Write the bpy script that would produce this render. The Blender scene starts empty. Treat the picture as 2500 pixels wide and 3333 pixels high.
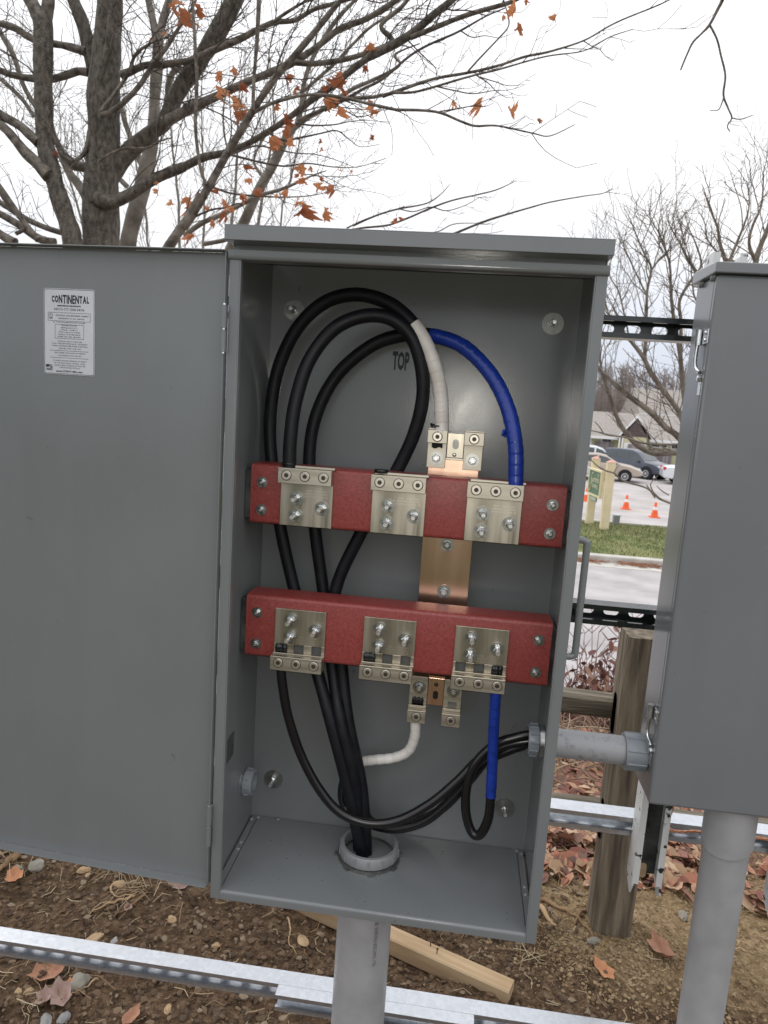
import bpy, math, random
from mathutils import Vector, Matrix, noise

# ------------------------------------------------------------------ camera, sky, light, exposure
# Metres. Origin: bottom front edge of the cabinet, x right, y away from the photographer, z up.
S = bpy.context.scene
COL = S.collection
cd = bpy.data.cameras.new('camera'); cam = bpy.data.objects.new('camera', cd); COL.objects.link(cam)
cam.location = (0.1034, -1.1665, 0.9427); cam.rotation_euler = (1.4205, -0.0651, 0.1167)
cd.sensor_fit = 'VERTICAL'; cd.sensor_height = 36; cd.lens = 24.6370
cd.clip_start = .02; cd.clip_end = 1500
cd.dof.use_dof = True; cd.dof.focus_distance = 1.32; cd.dof.aperture_fstop = 11
S.camera = cam

SUN_EL, SUN_AZ = math.radians(48), math.radians(-62)      # direction TO the sun: azimuth from +y towards +x
wd = bpy.data.worlds.new('World'); S.world = wd; wd.use_nodes = True
nt = wd.node_tree; nt.nodes.clear()
def wn(t, **k):
    n = nt.nodes.new(t)
    for a, b in k.items(): setattr(n, a, b)
    return n
wo = wn('ShaderNodeOutputWorld'); bg = wn('ShaderNodeBackground'); bg.inputs[1].default_value = .105
sky = wn('ShaderNodeTexSky', sky_type='NISHITA', sun_disc=False, sun_elevation=SUN_EL, sun_rotation=SUN_AZ)
hs = wn('ShaderNodeHueSaturation'); hs.inputs['Saturation'].default_value = .35
tc = wn('ShaderNodeTexCoord'); sx = wn('ShaderNodeSeparateXYZ')
cn = wn('ShaderNodeTexNoise'); cn.inputs['Scale'].default_value = 2.2; cn.inputs['Detail'].default_value = 5
gr = wn('ShaderNodeValToRGB'); e = gr.color_ramp.elements
e[0].position = .0; e[0].color = (.54, .60, .71, 1); e[1].position = .24; e[1].color = (1.0, 1.0, 1.0, 1); q_ = e.new(1.); q_.color = (1.6, 1.6, 1.62, 1)
ad = wn('ShaderNodeMath', operation='MULTIPLY_ADD'); ad.inputs[1].default_value = .3; 
mu = wn('ShaderNodeMixRGB', blend_type='MULTIPLY'); mu.inputs[0].default_value = 1; mu.inputs[2].default_value = (11.0, 11.0, 11.2, 1)
mx = wn('ShaderNodeMixRGB'); mx.inputs[0].default_value = .86
L = nt.links.new
L(tc.outputs['Generated'], sx.inputs[0]); L(tc.outputs['Generated'], cn.inputs['Vector'])
L(cn.outputs['Fac'], ad.inputs[0]); L(sx.outputs['Z'], ad.inputs[2])
sb = wn('ShaderNodeMath', operation='SUBTRACT'); sb.inputs[1].default_value = .15
L(ad.outputs[0], sb.inputs[0]); L(sb.outputs[0], gr.inputs[0]); L(gr.outputs[0], mu.inputs[1])
L(sky.outputs[0], hs.inputs['Color']); L(hs.outputs[0], mx.inputs[1]); L(mu.outputs[0], mx.inputs[2])
L(mx.outputs[0], bg.inputs[0]); L(bg.outputs[0], wo.inputs[0])

sl = bpy.data.lights.new('sun', 'SUN'); sl.energy = .9; sl.angle = math.radians(25); sl.color = (1, .97, .93)
so = bpy.data.objects.new('sun', sl); COL.objects.link(so)
so.rotation_euler = Vector((-math.sin(SUN_AZ)*math.cos(SUN_EL), -math.cos(SUN_AZ)*math.cos(SUN_EL), -math.sin(SUN_EL))).to_track_quat('-Z', 'Y').to_euler()
# the phone's own flash: the photograph shows its mirror image burning on the back panel
fl = bpy.data.lights.new('phone_flash', 'SPOT'); fl.energy = 9.5; fl.shadow_soft_size = .004; fl.color = (1, .95, .86)
fl.spot_size = math.radians(100); fl.spot_blend = .8
fo = bpy.data.objects.new('phone_flash', fl); COL.objects.link(fo); fo.location = (.097, -1.165, .955); fo.rotation_euler = cam.rotation_euler

S.view_settings.view_transform = 'Standard'; S.view_settings.look = 'None'
S.view_settings.exposure = .07; S.view_settings.gamma = 1; S.view_settings.use_curve_mapping = False
S.render.engine = 'CYCLES'; S.cycles.max_bounces = 8; S.cycles.use_denoising = True

# ------------------------------------------------------------------ mesh helpers
R = math.radians
V = Vector
class MB:
    def __init__(s): s.v = []; s.f = []; s.m = None
    def add(s, vs, fs):
        o = len(s.v); s.v += [tuple(p) for p in vs]; s.f += [tuple(i+o for i in q) for q in fs]; return s
    def box(s, x0, x1, y0, y1, z0, z1):
        return s.add([(x0,y0,z0),(x1,y0,z0),(x1,y1,z0),(x0,y1,z0),(x0,y0,z1),(x1,y0,z1),(x1,y1,z1),(x0,y1,z1)],
                     [(0,3,2,1),(4,5,6,7),(0,1,5,4),(1,2,6,5),(2,3,7,6),(3,0,4,7)])
    def prism(s, poly, d):
        n = len(poly); d = V(d)
        return s.add(list(poly)+[V(p)+d for p in poly], [tuple(range(n))[::-1], tuple(range(n, 2*n))]+[(i,(i+1)%n,(i+1)%n+n,i+n) for i in range(n)])
    def lathe(s, p0, ax, prof, n=24, closed=False, ph=0.):
        ax = V(ax).normalized(); u = ax.orthogonal().normalized(); w = ax.cross(u); p0 = V(p0); m = len(prof)
        vs = [p0+ax*t+(u*math.cos(ph+2*math.pi*k/n)+w*math.sin(ph+2*math.pi*k/n))*r for t, r in prof for k in range(n)]
        fs = [(i*n+k, i*n+(k+1)%n, ((i+1)%m)*n+(k+1)%n, ((i+1)%m)*n+k) for i in range(m if closed else m-1) for k in range(n)]
        if not closed: fs += [tuple(range(n))[::-1], tuple(range((m-1)*n, m*n))]
        return s.add(vs, fs)
    def cyl(s, p0, p1, r, n=16, r1=None):
        p0, p1 = V(p0), V(p1); h = (p1-p0).length
        return s.lathe(p0, p1-p0, [(0, r), (h, r if r1 is None else r1)], n)
    def ring(s, p0, p1, ro, ri, n=32):
        p0, p1 = V(p0), V(p1); h = (p1-p0).length
        return s.lathe(p0, p1-p0, [(0, ri), (0, ro), (h, ro), (h, ri)], n, True)
    def tube(s, pts, rad, n=8, caps=True):
        pts = [V(p) for p in pts]; m = len(pts)
        if not hasattr(rad, '__len__'): rad = [rad]*m
        t0 = (pts[1]-pts[0]).normalized(); u = t0.orthogonal().normalized(); vs = []
        for i in range(m):
            t = (pts[min(i+1, m-1)]-pts[max(i-1, 0)])
            t = t.normalized() if t.length > 1e-9 else t0
            u = u-t*u.dot(t); u = u.normalized() if u.length > 1e-6 else t.orthogonal().normalized(); w = t.cross(u)
            for k in range(n):
                a = 2*math.pi*k/n; vs.append(pts[i]+(u*math.cos(a)+w*math.sin(a))*rad[i])
        fs = [(i*n+k, i*n+(k+1)%n, (i+1)*n+(k+1)%n, (i+1)*n+k) for i in range(m-1) for k in range(n)]
        if caps: fs += [tuple(range(n))[::-1], tuple(range((m-1)*n, m*n))]
        return s.add(vs, fs)
    def join(s, o): return s.add(o.v, o.f)
    def xf(s, M):
        s.v = [tuple(M @ V(p)) for p in s.v]; return s
    def mesh(s, name, mat=None, smooth=None):
        me = bpy.data.meshes.new(name); me.from_pydata(s.v, [], s.f); me.update()
        if mat: me.materials.append(mat)
        if smooth is not None:
            me.polygons.foreach_set('use_smooth', [True]*len(me.polygons)); me.set_sharp_from_angle(angle=R(smooth))
        return me
def catmull(pts, k=6):
    # pts: tuples of any length; returns a smooth list
    P_ = [pts[0]]+list(pts)+[pts[-1]]; out = []
    for i in range(1, len(P_)-2):
        a, b, c, d = P_[i-1:i+3]
        for j in range(k):
            t = j/k
            out.append(tuple(.5*((2*q)+(r-p)*t+(2*p-5*q+4*r-s_)*t*t+(3*q-p-3*r+s_)*t**3) for p, q, r, s_ in zip(a, b, c, d)))
    out.append(tuple(pts[-1])); return out
WL = {}
def props(o, label=None, cat=None, group=None, kind=None):
    for k, x in (('label', label), ('category', cat), ('group', group), ('kind', kind)):
        if x: o[k] = x
    return o
def thing(name, loc, label, cat, group=None):
    o = bpy.data.objects.new(name, None); COL.objects.link(o); o.location = loc; o.empty_display_size = .05; WL[o.name] = V(loc)
    return props(o, label, cat, group)
def emit(name, mb, mat, parent=None, bevel=0, smooth=None, label=None, cat=None, group=None, kind=None, org=None):
    w = WL[parent.name] if parent else V(org or (0, 0, 0))
    if w.length: mb.v = [(a-w.x, b-w.y, c-w.z) for a, b, c in mb.v]
    o = bpy.data.objects.new(name, mb.mesh(name, mat, smooth)); COL.objects.link(o)
    if parent: o.parent = parent
    else: o.location = w
    WL[o.name] = w
    if bevel:
        m = o.modifiers.new('bevel', 'BEVEL'); m.width = bevel; m.segments = 2; m.limit_method = 'ANGLE'; m.angle_limit = R(40)
    return props(o, label, cat, group, kind)
def inst(name, me, parent, loc, rot=None, scale=None, bevel=0):
    o = bpy.data.objects.new(name, me); COL.objects.link(o); loc = V(loc)
    if parent: o.parent = parent; o.location = loc-WL[parent.name]
    else: o.location = loc
    if rot: o.rotation_euler = rot
    if scale: o.scale = scale if hasattr(scale, '__len__') else (scale,)*3
    WL[o.name] = loc
    if bevel:
        m = o.modifiers.new('bevel', 'BEVEL'); m.width = bevel; m.segments = 2; m.limit_method = 'ANGLE'
    return o
def text_mb(txt, size, sx=1., bold=0., align='CENTER'):
    # flat lettering in the x/z plane facing -y, built-in font; returns MB centred on x, baseline z=0
    cu = bpy.data.curves.new('t', 'FONT'); cu.body = txt; cu.size = size; cu.align_x = align; cu.offset = bold; cu.resolution_u = 2
    o = bpy.data.objects.new('t', cu); COL.objects.link(o)
    me = bpy.data.meshes.new_from_object(o.evaluated_get(bpy.context.evaluated_depsgraph_get()))
    mb = MB(); mb.add([(v.co.x*sx, 0, v.co.y) for v in me.vertices], [tuple(p.vertices) for p in me.polygons])
    bpy.data.objects.remove(o); bpy.data.curves.remove(cu); bpy.data.meshes.remove(me)
    return mb

# ------------------------------------------------------------------ materials
def nodes(name):
    m = bpy.data.materials.new(name); m.use_nodes = True
    return m, m.node_tree, m.node_tree.nodes['Principled BSDF']
def pm(name, c1, c2=None, scale=12, detail=4, rough=.5, rvar=0, metal=0, bump=0, bscale=150, stretch=(1, 1, 1), coat=0, lo=.35, hi=.65, spec=.5, bdist=.001, dist=0):
    m, t, b = nodes(name); lk = t.links.new
    b.inputs['Metallic'].default_value = metal; b.inputs['Roughness'].default_value = rough
    b.inputs['Base Color'].default_value = (*c1, 1); b.inputs['Coat Weight'].default_value = coat; b.inputs['Coat Roughness'].default_value = .15
    b.inputs['Specular IOR Level'].default_value = spec
    co = t.nodes.new('ShaderNodeTexCoord'); mp = t.nodes.new('ShaderNodeMapping'); mp.inputs['Scale'].default_value = stretch
    lk(co.outputs['Object'], mp.inputs[0])
    if c2 or rvar:
        n = t.nodes.new('ShaderNodeTexNoise'); n.inputs['Scale'].default_value = scale; n.inputs['Detail'].default_value = detail; n.inputs['Distortion'].default_value = dist
        lk(mp.outputs[0], n.inputs['Vector'])
        if c2:
            r = t.nodes.new('ShaderNodeValToRGB'); e = r.color_ramp.elements
            e[0].position = lo; e[0].color = (*c1, 1); e[1].position = hi; e[1].color = (*c2, 1)
            lk(n.outputs['Fac'], r.inputs[0]); lk(r.outputs[0], b.inputs['Base Color'])
        if rvar:
            mr = t.nodes.new('ShaderNodeMapRange'); mr.inputs['From Min'].default_value = .3; mr.inputs['From Max'].default_value = .7
            mr.inputs['To Min'].default_value = rough-rvar; mr.inputs['To Max'].default_value = rough+rvar
            lk(n.outputs['Fac'], mr.inputs[0]); lk(mr.outputs[0], b.inputs['Roughness'])
    if bump:
        n2 = t.nodes.new('ShaderNodeTexNoise'); n2.inputs['Scale'].default_value = bscale; n2.inputs['Detail'].default_value = 3
        lk(mp.outputs[0], n2.inputs['Vector'])
        bp = t.nodes.new('ShaderNodeBump'); bp.inputs['Strength'].default_value = bump; bp.inputs['Distance'].default_value = bdist
        lk(n2.outputs['Fac'], bp.inputs['Height']); lk(bp.outputs[0], b.inputs['Normal'])
    return m
M = {}
def paint_mat(name, c, rough, bump):
    # enamel: orange peel, faint cloudy tone, dust film and a few scuffs
    m, t, b = nodes(name); lk = t.links.new; co = t.nodes.new('ShaderNodeTexCoord')
    def nz(s_, d=4, di=0., st=None):
        n = t.nodes.new('ShaderNodeTexNoise'); n.inputs['Scale'].default_value = s_; n.inputs['Detail'].default_value = d; n.inputs['Distortion'].default_value = di
        if st:
            mp = t.nodes.new('ShaderNodeMapping'); mp.inputs['Scale'].default_value = st; lk(co.outputs['Object'], mp.inputs[0]); lk(mp.outputs[0], n.inputs['Vector'])
        else: lk(co.outputs['Object'], n.inputs['Vector'])
        return n
    def ramp(src, a, b_, p0, p1):
        r = t.nodes.new('ShaderNodeValToRGB'); e = r.color_ramp.elements; e[0].position = p0; e[0].color = a; e[1].position = p1; e[1].color = b_; lk(src, r.inputs[0]); return r.outputs[0]
    g4 = lambda k: (c[0]*k, c[1]*k, c[2]*k, 1)
    base = ramp(nz(3.5, 6).outputs['Fac'], g4(.95), g4(1.06), .3, .7)
    sc = ramp(nz(9, 9, 1.5, (1, 1, .35)).outputs['Fac'], (0, 0, 0, 1), (.10, .10, .10, 1), .665, .76)        # scuffs
    sp = ramp(nz(260, 2).outputs['Fac'], (0, 0, 0, 1), (1, 1, 1, 1), .74, .78)                         # dust specks
    m1 = t.nodes.new('ShaderNodeMixRGB'); lk(sc, m1.inputs[0]); lk(base, m1.inputs[1]); m1.inputs[2].default_value = g4(1.22)
    m2 = t.nodes.new('ShaderNodeMixRGB'); lk(sp, m2.inputs[0]); lk(m1.outputs[0], m2.inputs[1]); m2.inputs[2].default_value = g4(1.3)
    stv = ramp(nz(3.2, 9, .8, (3.5, 3.5, .6)).outputs['Fac'], (.975, .975, .972, 1), (1.022, 1.022, 1.024, 1), .34, .68)                 # dried water runs
    m3 = t.nodes.new('ShaderNodeMixRGB'); m3.blend_type = 'MULTIPLY'; m3.inputs[0].default_value = 1; lk(m2.outputs[0], m3.inputs[1]); lk(stv, m3.inputs[2])
    dk = ramp(nz(34, 3, .4).outputs['Fac'], (0, 0, 0, 1), (.55, .55, .55, 1), .735, .775)                                     # grime spots
    m4 = t.nodes.new('ShaderNodeMixRGB'); lk(dk, m4.inputs[0]); lk(m3.outputs[0], m4.inputs[1]); m4.inputs[2].default_value = g4(.62); lk(m4.outputs[0], b.inputs['Base Color'])
    mr = t.nodes.new('ShaderNodeMapRange'); mr.inputs['From Min'].default_value = .3; mr.inputs['From Max'].default_value = .7; mr.inputs['To Min'].default_value = rough-.045; mr.inputs['To Max'].default_value = rough+.07
    lk(nz(5, 8, .8).outputs['Fac'], mr.inputs[0]); lk(mr.outputs[0], b.inputs['Roughness'])
    n2 = nz(420, 2); n3 = nz(4, 2); ad_ = t.nodes.new('ShaderNodeMath'); ad_.operation = 'MULTIPLY_ADD'; ad_.inputs[1].default_value = 1.; lk(n3.outputs['Fac'], ad_.inputs[0]); lk(n2.outputs['Fac'], ad_.inputs[2])
    bp = t.nodes.new('ShaderNodeBump'); bp.inputs['Strength'].default_value = bump; bp.inputs['Distance'].default_value = .0005; lk(ad_.outputs[0], bp.inputs['Height']); lk(bp.outputs[0], b.inputs['Normal'])
    return m
M['paint'] = paint_mat('cabinet_paint', (.168, .180, .183), .165, .30)
M['meter'] = paint_mat('meter_paint', (.170, .179, .187), .22, .10)
M['hole'] = pm('dark_gap', (.012, .012, .012), rough=.9)
M['plate'] = pm('tinned_plate', (.36, .325, .27), (.54, .495, .42), 60, 4, .36, .07, 1, .05, 500, (1, 1, .08), bdist=.0003)
M['lug'] = pm('tinned_lug', (.42, .385, .32), (.56, .52, .44), 80, 4, .46, .06, 1, .05, 600, (.08, 1, 1), bdist=.0003)
M['zinc'] = pm('zinc_hardware', (.60, .62, .64), (.74, .75, .76), 120, 3, .30, .06, 1)
M['zincdull'] = pm('zinc_dull', (.19, .195, .185), (.27, .275, .26), 60, 3, .40, .08, .85)
M['washm'] = pm('washer_zinc', (.30, .30, .285), (.42, .42, .40), 90, 3, .34, .08, 1)
M['nutm'] = pm('nut_zinc', (.44, .46, .47), (.60, .62, .63), 140, 3, .22, .05, 1)
M['studm'] = pm('stud_zinc', (.74, .75, .76), (.84, .84, .84), 140, 3, .32, .05, .9)
M['socket'] = pm('recess_shade', (.045, .038, .03), rough=.5, metal=.3)  # near-black, puts the shade of small recesses into the colour
M['copper'] = pm('copper_bus', (.68, .44, .325), (.80, .55, .42), 25, 5, .25, .03, 1, .04, 300, (1, 1, .1), bdist=.0003)
M['black'] = pm('cable_black', (.005, .0055, .008), (.009, .0095, .013), 40, 4, .5, .08, bump=.15, bscale=300, spec=.3)
M['shiny'] = pm('cable_gloss_black', (.008, .008, .009), rough=.25, rvar=.06, scale=30, bump=.08, bscale=200)
M['white'] = pm('white_tape', (.66, .62, .57), (.78, .75, .71), 30, 5, .36, .05, bump=.1, bscale=90)
M['blue'] = pm('blue_tape', (.006, .027, .22), (.010, .038, .30), 30, 4, .30, .06, bump=.1, bscale=90)
M['comp'] = pm('joint_compound', (.006, .008, .009), rough=.22, bump=.6, bscale=260)
M['pvc'] = pm('pvc_pipe', (.30, .303, .308), (.375, .375, .38), 13, 9, .48, .06, bump=.06, bscale=200)
M['pvcdirty'] = pm('pvc_pipe_scuffed', (.20, .20, .205), (.315, .32, .332), 60, 12, .45, .08, bump=.06, bscale=200, lo=.28, hi=.44, dist=.2)
M['fit'] = pm('pvc_fitting', (.20, .225, .25), (.24, .265, .29), 12, 4, .38, .06)
M['bush'] = pm('bushing_plastic', (.20, .207, .213), (.235, .24, .245), 20, 3, .42)
M['label'] = pm('nameplate_foil', (.50, .52, .55), (.56, .575, .60), 14, 3, .42, metal=.15)
M['ink'] = pm('print_ink', (.012, .012, .02), rough=.6)
M['stamp'] = pm('stamped_mark', (.62, .575, .50), rough=.42, metal=1)
M['stick'] = pm('dark_sticker', (.05, .052, .05), (.08, .08, .078), 60, 3, .6)
M['caulk'] = pm('clear_sealant', (.23, .245, .25), rough=.2)
def red_mat():
    m, t, b = nodes('red_fibre_board'); lk = t.links.new; b.inputs['Roughness'].default_value = .42
    co = t.nodes.new('ShaderNodeTexCoord'); cols = []
    n = t.nodes.new('ShaderNodeTexNoise'); n.inputs['Scale'].default_value = 190; n.inputs['Detail'].default_value = 6; n.inputs['Distortion'].default_value = 1.2
    lk(co.outputs['Object'], n.inputs['Vector'])
    r = t.nodes.new('ShaderNodeValToRGB'); e = r.color_ramp.elements; e[0].position = .3; e[0].color = (.19, .028, .026, 1); e[1].position = .78; e[1].color = (.33, .070, .060, 1)
    lk(n.outputs['Fac'], r.inputs[0]); lk(r.outputs[0], b.inputs['Base Color'])
    n2 = t.nodes.new('ShaderNodeTexNoise'); n2.inputs['Scale'].default_value = 260; n2.inputs['Detail'].default_value = 5; n2.inputs['Distortion'].default_value = 2
    lk(co.outputs['Object'], n2.inputs['Vector'])
    bp = t.nodes.new('ShaderNodeBump'); bp.inputs['Strength'].default_value = .3; bp.inputs['Distance'].default_value = .0006
    lk(n2.outputs['Fac'], bp.inputs['Height']); lk(bp.outputs[0], b.inputs['Normal'])
    return m
M['red'] = red_mat()
def galv_mat():
    m, t, b = nodes('galvanised_steel'); lk = t.links.new; b.inputs['Metallic'].default_value = .92
    co = t.nodes.new('ShaderNodeTexCoord'); v = t.nodes.new('ShaderNodeTexVoronoi'); v.inputs['Scale'].default_value = 130; lk(co.outputs['Object'], v.inputs['Vector'])
    r = t.nodes.new('ShaderNodeValToRGB'); e = r.color_ramp.elements; e[0].color = (.58, .61, .65, 1); e[1].color = (.66, .69, .73, 1)
    sp = t.nodes.new('ShaderNodeSeparateColor'); lk(v.outputs['Color'], sp.inputs[0]); lk(sp.outputs[0], r.inputs[0]); lk(r.outputs[0], b.inputs['Base Color'])
    mr = t.nodes.new('ShaderNodeMapRange'); mr.inputs['To Min'].default_value = .32; mr.inputs['To Max'].default_value = .40
    lk(sp.outputs[1], mr.inputs[0]); lk(mr.outputs[0], b.inputs['Roughness'])
    return m
M['galv'] = galv_mat()
M['dkstrut'] = pm('dark_reflection_strut', (.010, .014, .015), (.018, .022, .023), 30, 4, .22, .06, 0, coat=.4)  # near-black base colour stands in for dark reflections inside the channel
def chip_mat():
    m, t, b = nodes('chipped_white_paint'); lk = t.links.new; b.inputs['Roughness'].default_value = .45
    co = t.nodes.new('ShaderNodeTexCoord'); n = t.nodes.new('ShaderNodeTexNoise'); n.inputs['Scale'].default_value = 55; n.inputs['Detail'].default_value = 8
    lk(co.outputs['Object'], n.inputs['Vector'])
    r = t.nodes.new('ShaderNodeValToRGB'); e = r.color_ramp.elements; e[0].position = .36; e[0].color = (.02, .025, .022, 1); e[1].position = .39; e[1].color = (.60, .61, .60, 1)
    lk(n.outputs['Fac'], r.inputs[0]); lk(r.outputs[0], b.inputs['Base Color'])
    return m
M['chip'] = chip_mat()
M['dkgreen'] = pm('dark_green_steel', (.022, .027, .026), (.09, .095, .09), 26, 6, .45, .1, lo=.4, hi=.75)
M['wood'] = pm('weathered_fence_wood', (.070, .054, .036), (.235, .190, .135), 7, 10, .85, bump=1, bscale=30, stretch=(7, 7, .6), bdist=.006)
M['woodh'] = pm('weathered_rail_wood', (.09, .075, .052), (.26, .225, .17), 5, 8, .85, bump=.8, bscale=30, stretch=(.6, 7, 7), bdist=.006)
M['lumber'] = pm('fresh_lumber', (.40, .275, .155), (.52, .385, .235), 6, 6, .75, bump=.3, bscale=40, stretch=(.8, 8, 8), bdist=.002)
M['nail'] = pm('rusty_nail', (.10, .05, .03), rough=.7, metal=.4)
M['bark'] = pm('maple_bark', (.062, .053, .043), (.205, .180, .148), 20, 14, .9, bump=1, bscale=60, stretch=(1.6, 1.6, .8), bdist=.02, lo=.34, hi=.70)
M['limb'] = pm('limb_bark', (.066, .055, .045), (.225, .198, .165), 16, 10, .9, bump=.7, bscale=50, bdist=.01)
M['twig'] = pm('twig_bark', (.075, .060, .050), (.13, .108, .09), 5, 4, .85)
M['palebark'] = pm('pale_bark', (.13, .115, .095), (.26, .235, .20), 8, 8, .9, bump=.5, bscale=40, bdist=.01)
M['graybark'] = pm('small_tree_bark', (.13, .11, .088), (.27, .235, .19), 9, 6, .9, bump=.5, bscale=40, bdist=.008)
def leaf_mat(name, a, b_, sc=14):
    m, t, b = nodes(name); lk = t.links.new; b.inputs['Roughness'].default_value = .7
    oi = t.nodes.new('ShaderNodeObjectInfo'); co = t.nodes.new('ShaderNodeTexCoord'); n = t.nodes.new('ShaderNodeTexNoise'); n.inputs['Scale'].default_value = sc; n.inputs['Detail'].default_value = 5
    lk(co.outputs['Object'], n.inputs['Vector'])
    mt = t.nodes.new('ShaderNodeMath'); mt.operation = 'MULTIPLY_ADD'; mt.inputs[1].default_value = .75
    lk(oi.outputs['Random'], mt.inputs[0]); 
    m2 = t.nodes.new('ShaderNodeMath'); m2.operation = 'MULTIPLY'; m2.inputs[1].default_value = .5; lk(n.outputs['Fac'], m2.inputs[0]); lk(m2.outputs[0], mt.inputs[2])
    r = t.nodes.new('ShaderNodeValToRGB'); e = r.color_ramp.elements; e[0].position = .2; e[0].color = (*a, 1); e[1].position = .8; e[1].color = (*b_, 1)
    lk(mt.outputs[0], r.inputs[0]); lk(r.outputs[0], b.inputs['Base Color'])
    tr = t.nodes.new('ShaderNodeBsdfTranslucent'); lk(r.outputs[0], tr.inputs[0]); ms = t.nodes.new('ShaderNodeMixShader'); ms.inputs[0].default_value = .45
    lk(b.outputs[0], ms.inputs[1]); lk(tr.outputs[0], ms.inputs[2]); lk(ms.outputs[0], t.nodes['Material Output'].inputs[0])
    return m
M['leaf'] = leaf_mat('dead_maple_leaf', (.30, .085, .04), (.70, .31, .14))
def rand_island(name, cols, rough=.9):
    m, t, b = nodes(name); lk = t.links.new; b.inputs['Roughness'].default_value = rough
    g = t.nodes.new('ShaderNodeNewGeometry'); r = t.nodes.new('ShaderNodeValToRGB'); r.color_ramp.interpolation = 'CONSTANT'; e = r.color_ramp.elements
    e[0].color = (*cols[0], 1); e[1].position = 1/len(cols); e[1].color = (*cols[1], 1)
    for i, c in enumerate(cols[2:], 2):
        q = e.new(i/len(cols)); q.color = (*c, 1)
    lk(g.outputs['Random Per Island'], r.inputs[0]); lk(r.outputs[0], b.inputs['Base Color'])
    return m
M['litter'] = rand_island('leaf_litter', [(.33, .14, .085), (.42, .22, .14), (.22, .085, .06), (.46, .29, .19), (.27, .13, .10), (.38, .25, .15), (.16, .085, .065), (.52, .38, .26)], .8)
M['pebble'] = rand_island('pebbles_and_clods', [(.085, .054, .033), (.115, .074, .044), (.15, .098, .060), (.18, .125, .078), (.10, .064, .038), (.23, .175, .12), (.07, .045, .028), (.13, .085, .052)], .95)
M['sandclod'] = rand_island('sandy_clods', [(.23, .16, .088), (.27, .19, .105), (.30, .215, .12), (.33, .25, .15), (.20, .138, .075), (.26, .182, .10)], .95)
M['brushw'] = rand_island('dry_brush', [(.20, .13, .085), (.30, .21, .14), (.13, .08, .055), (.38, .29, .20), (.24, .14, .10)], .85)
M['straw'] = rand_island('dry_straw', [(.42, .33, .20), (.52, .43, .28), (.34, .25, .14), (.28, .17, .09)], .8)
M['stone'] = pm('field_stone', (.20, .185, .15), (.33, .305, .25), 14, 8, .85, bump=.6, bscale=60, bdist=.004)
M['stoneg'] = pm('grey_stone', (.25, .25, .245), (.38, .375, .36), 16, 6, .85, bump=.5, bscale=60, bdist=.004)
M['peb_tan'] = pm('tan_pebble', (.36, .24, .13), (.46, .33, .2), 30, 4, .8)
M['root'] = pm('root_skin', (.17, .10, .055), (.30, .19, .10), 20, 5, .85)
M['rootpale'] = pm('root_pale', (.36, .23, .12), (.48, .33, .19), 20, 5, .8)
# ------------------------------------------------------------------ the setting
GZ = -.6
ROAD_Z, LAWN_Z, LOT_Z = -2.46, -2.31, -2.33
def sm(t): t = max(0, min(1, t)); return t*t*(3-2*t)
def base_z(y):
    if y < 1.15: return GZ
    if y < 3.4: return GZ-.25*(y-1.15)
    if y < 5.95: return GZ-.5625-.53*(y-3.4)
    return -2.52
def hz(x, y):
    z = base_z(y)
    if y < 8 and -6 < x < 6:
        k = 1-sm((y-5)/2)
        z += k*(.035*noise.noise(V((x*1.3, y*1.3, 0)))+.018*noise.noise(V((x*5, y*5, 3)))+.010*noise.noise(V((x*17, y*17, 7)))+.008*noise.noise(V((x*40, y*40, 1)))+.004*noise.noise(V((x*95, y*95, 4))))
    z += .022*math.exp(-((x-.66)**2/.030+(y-.69)**2/.012))          # spoil heaped against the fence post
    z += .03*math.exp(-((x-.95)**2/.08+(y-.85)**2/.08))
    z -= .10*math.exp(-((x-.05)**2/.05+(y-.16)**2/.010))           # trench the conduit comes out of
    return z
def axis_pts(a, b, st, far):
    p = [a]; s_ = st
    while p[0] > -far: s_ *= 1.28; p.insert(0, p[0]-s_)
    x = a
    while x < b: x += st; p.append(x)
    s_ = st
    while p[-1] < far: s_ *= 1.28; p.append(p[-1]+s_)
    return p
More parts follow.
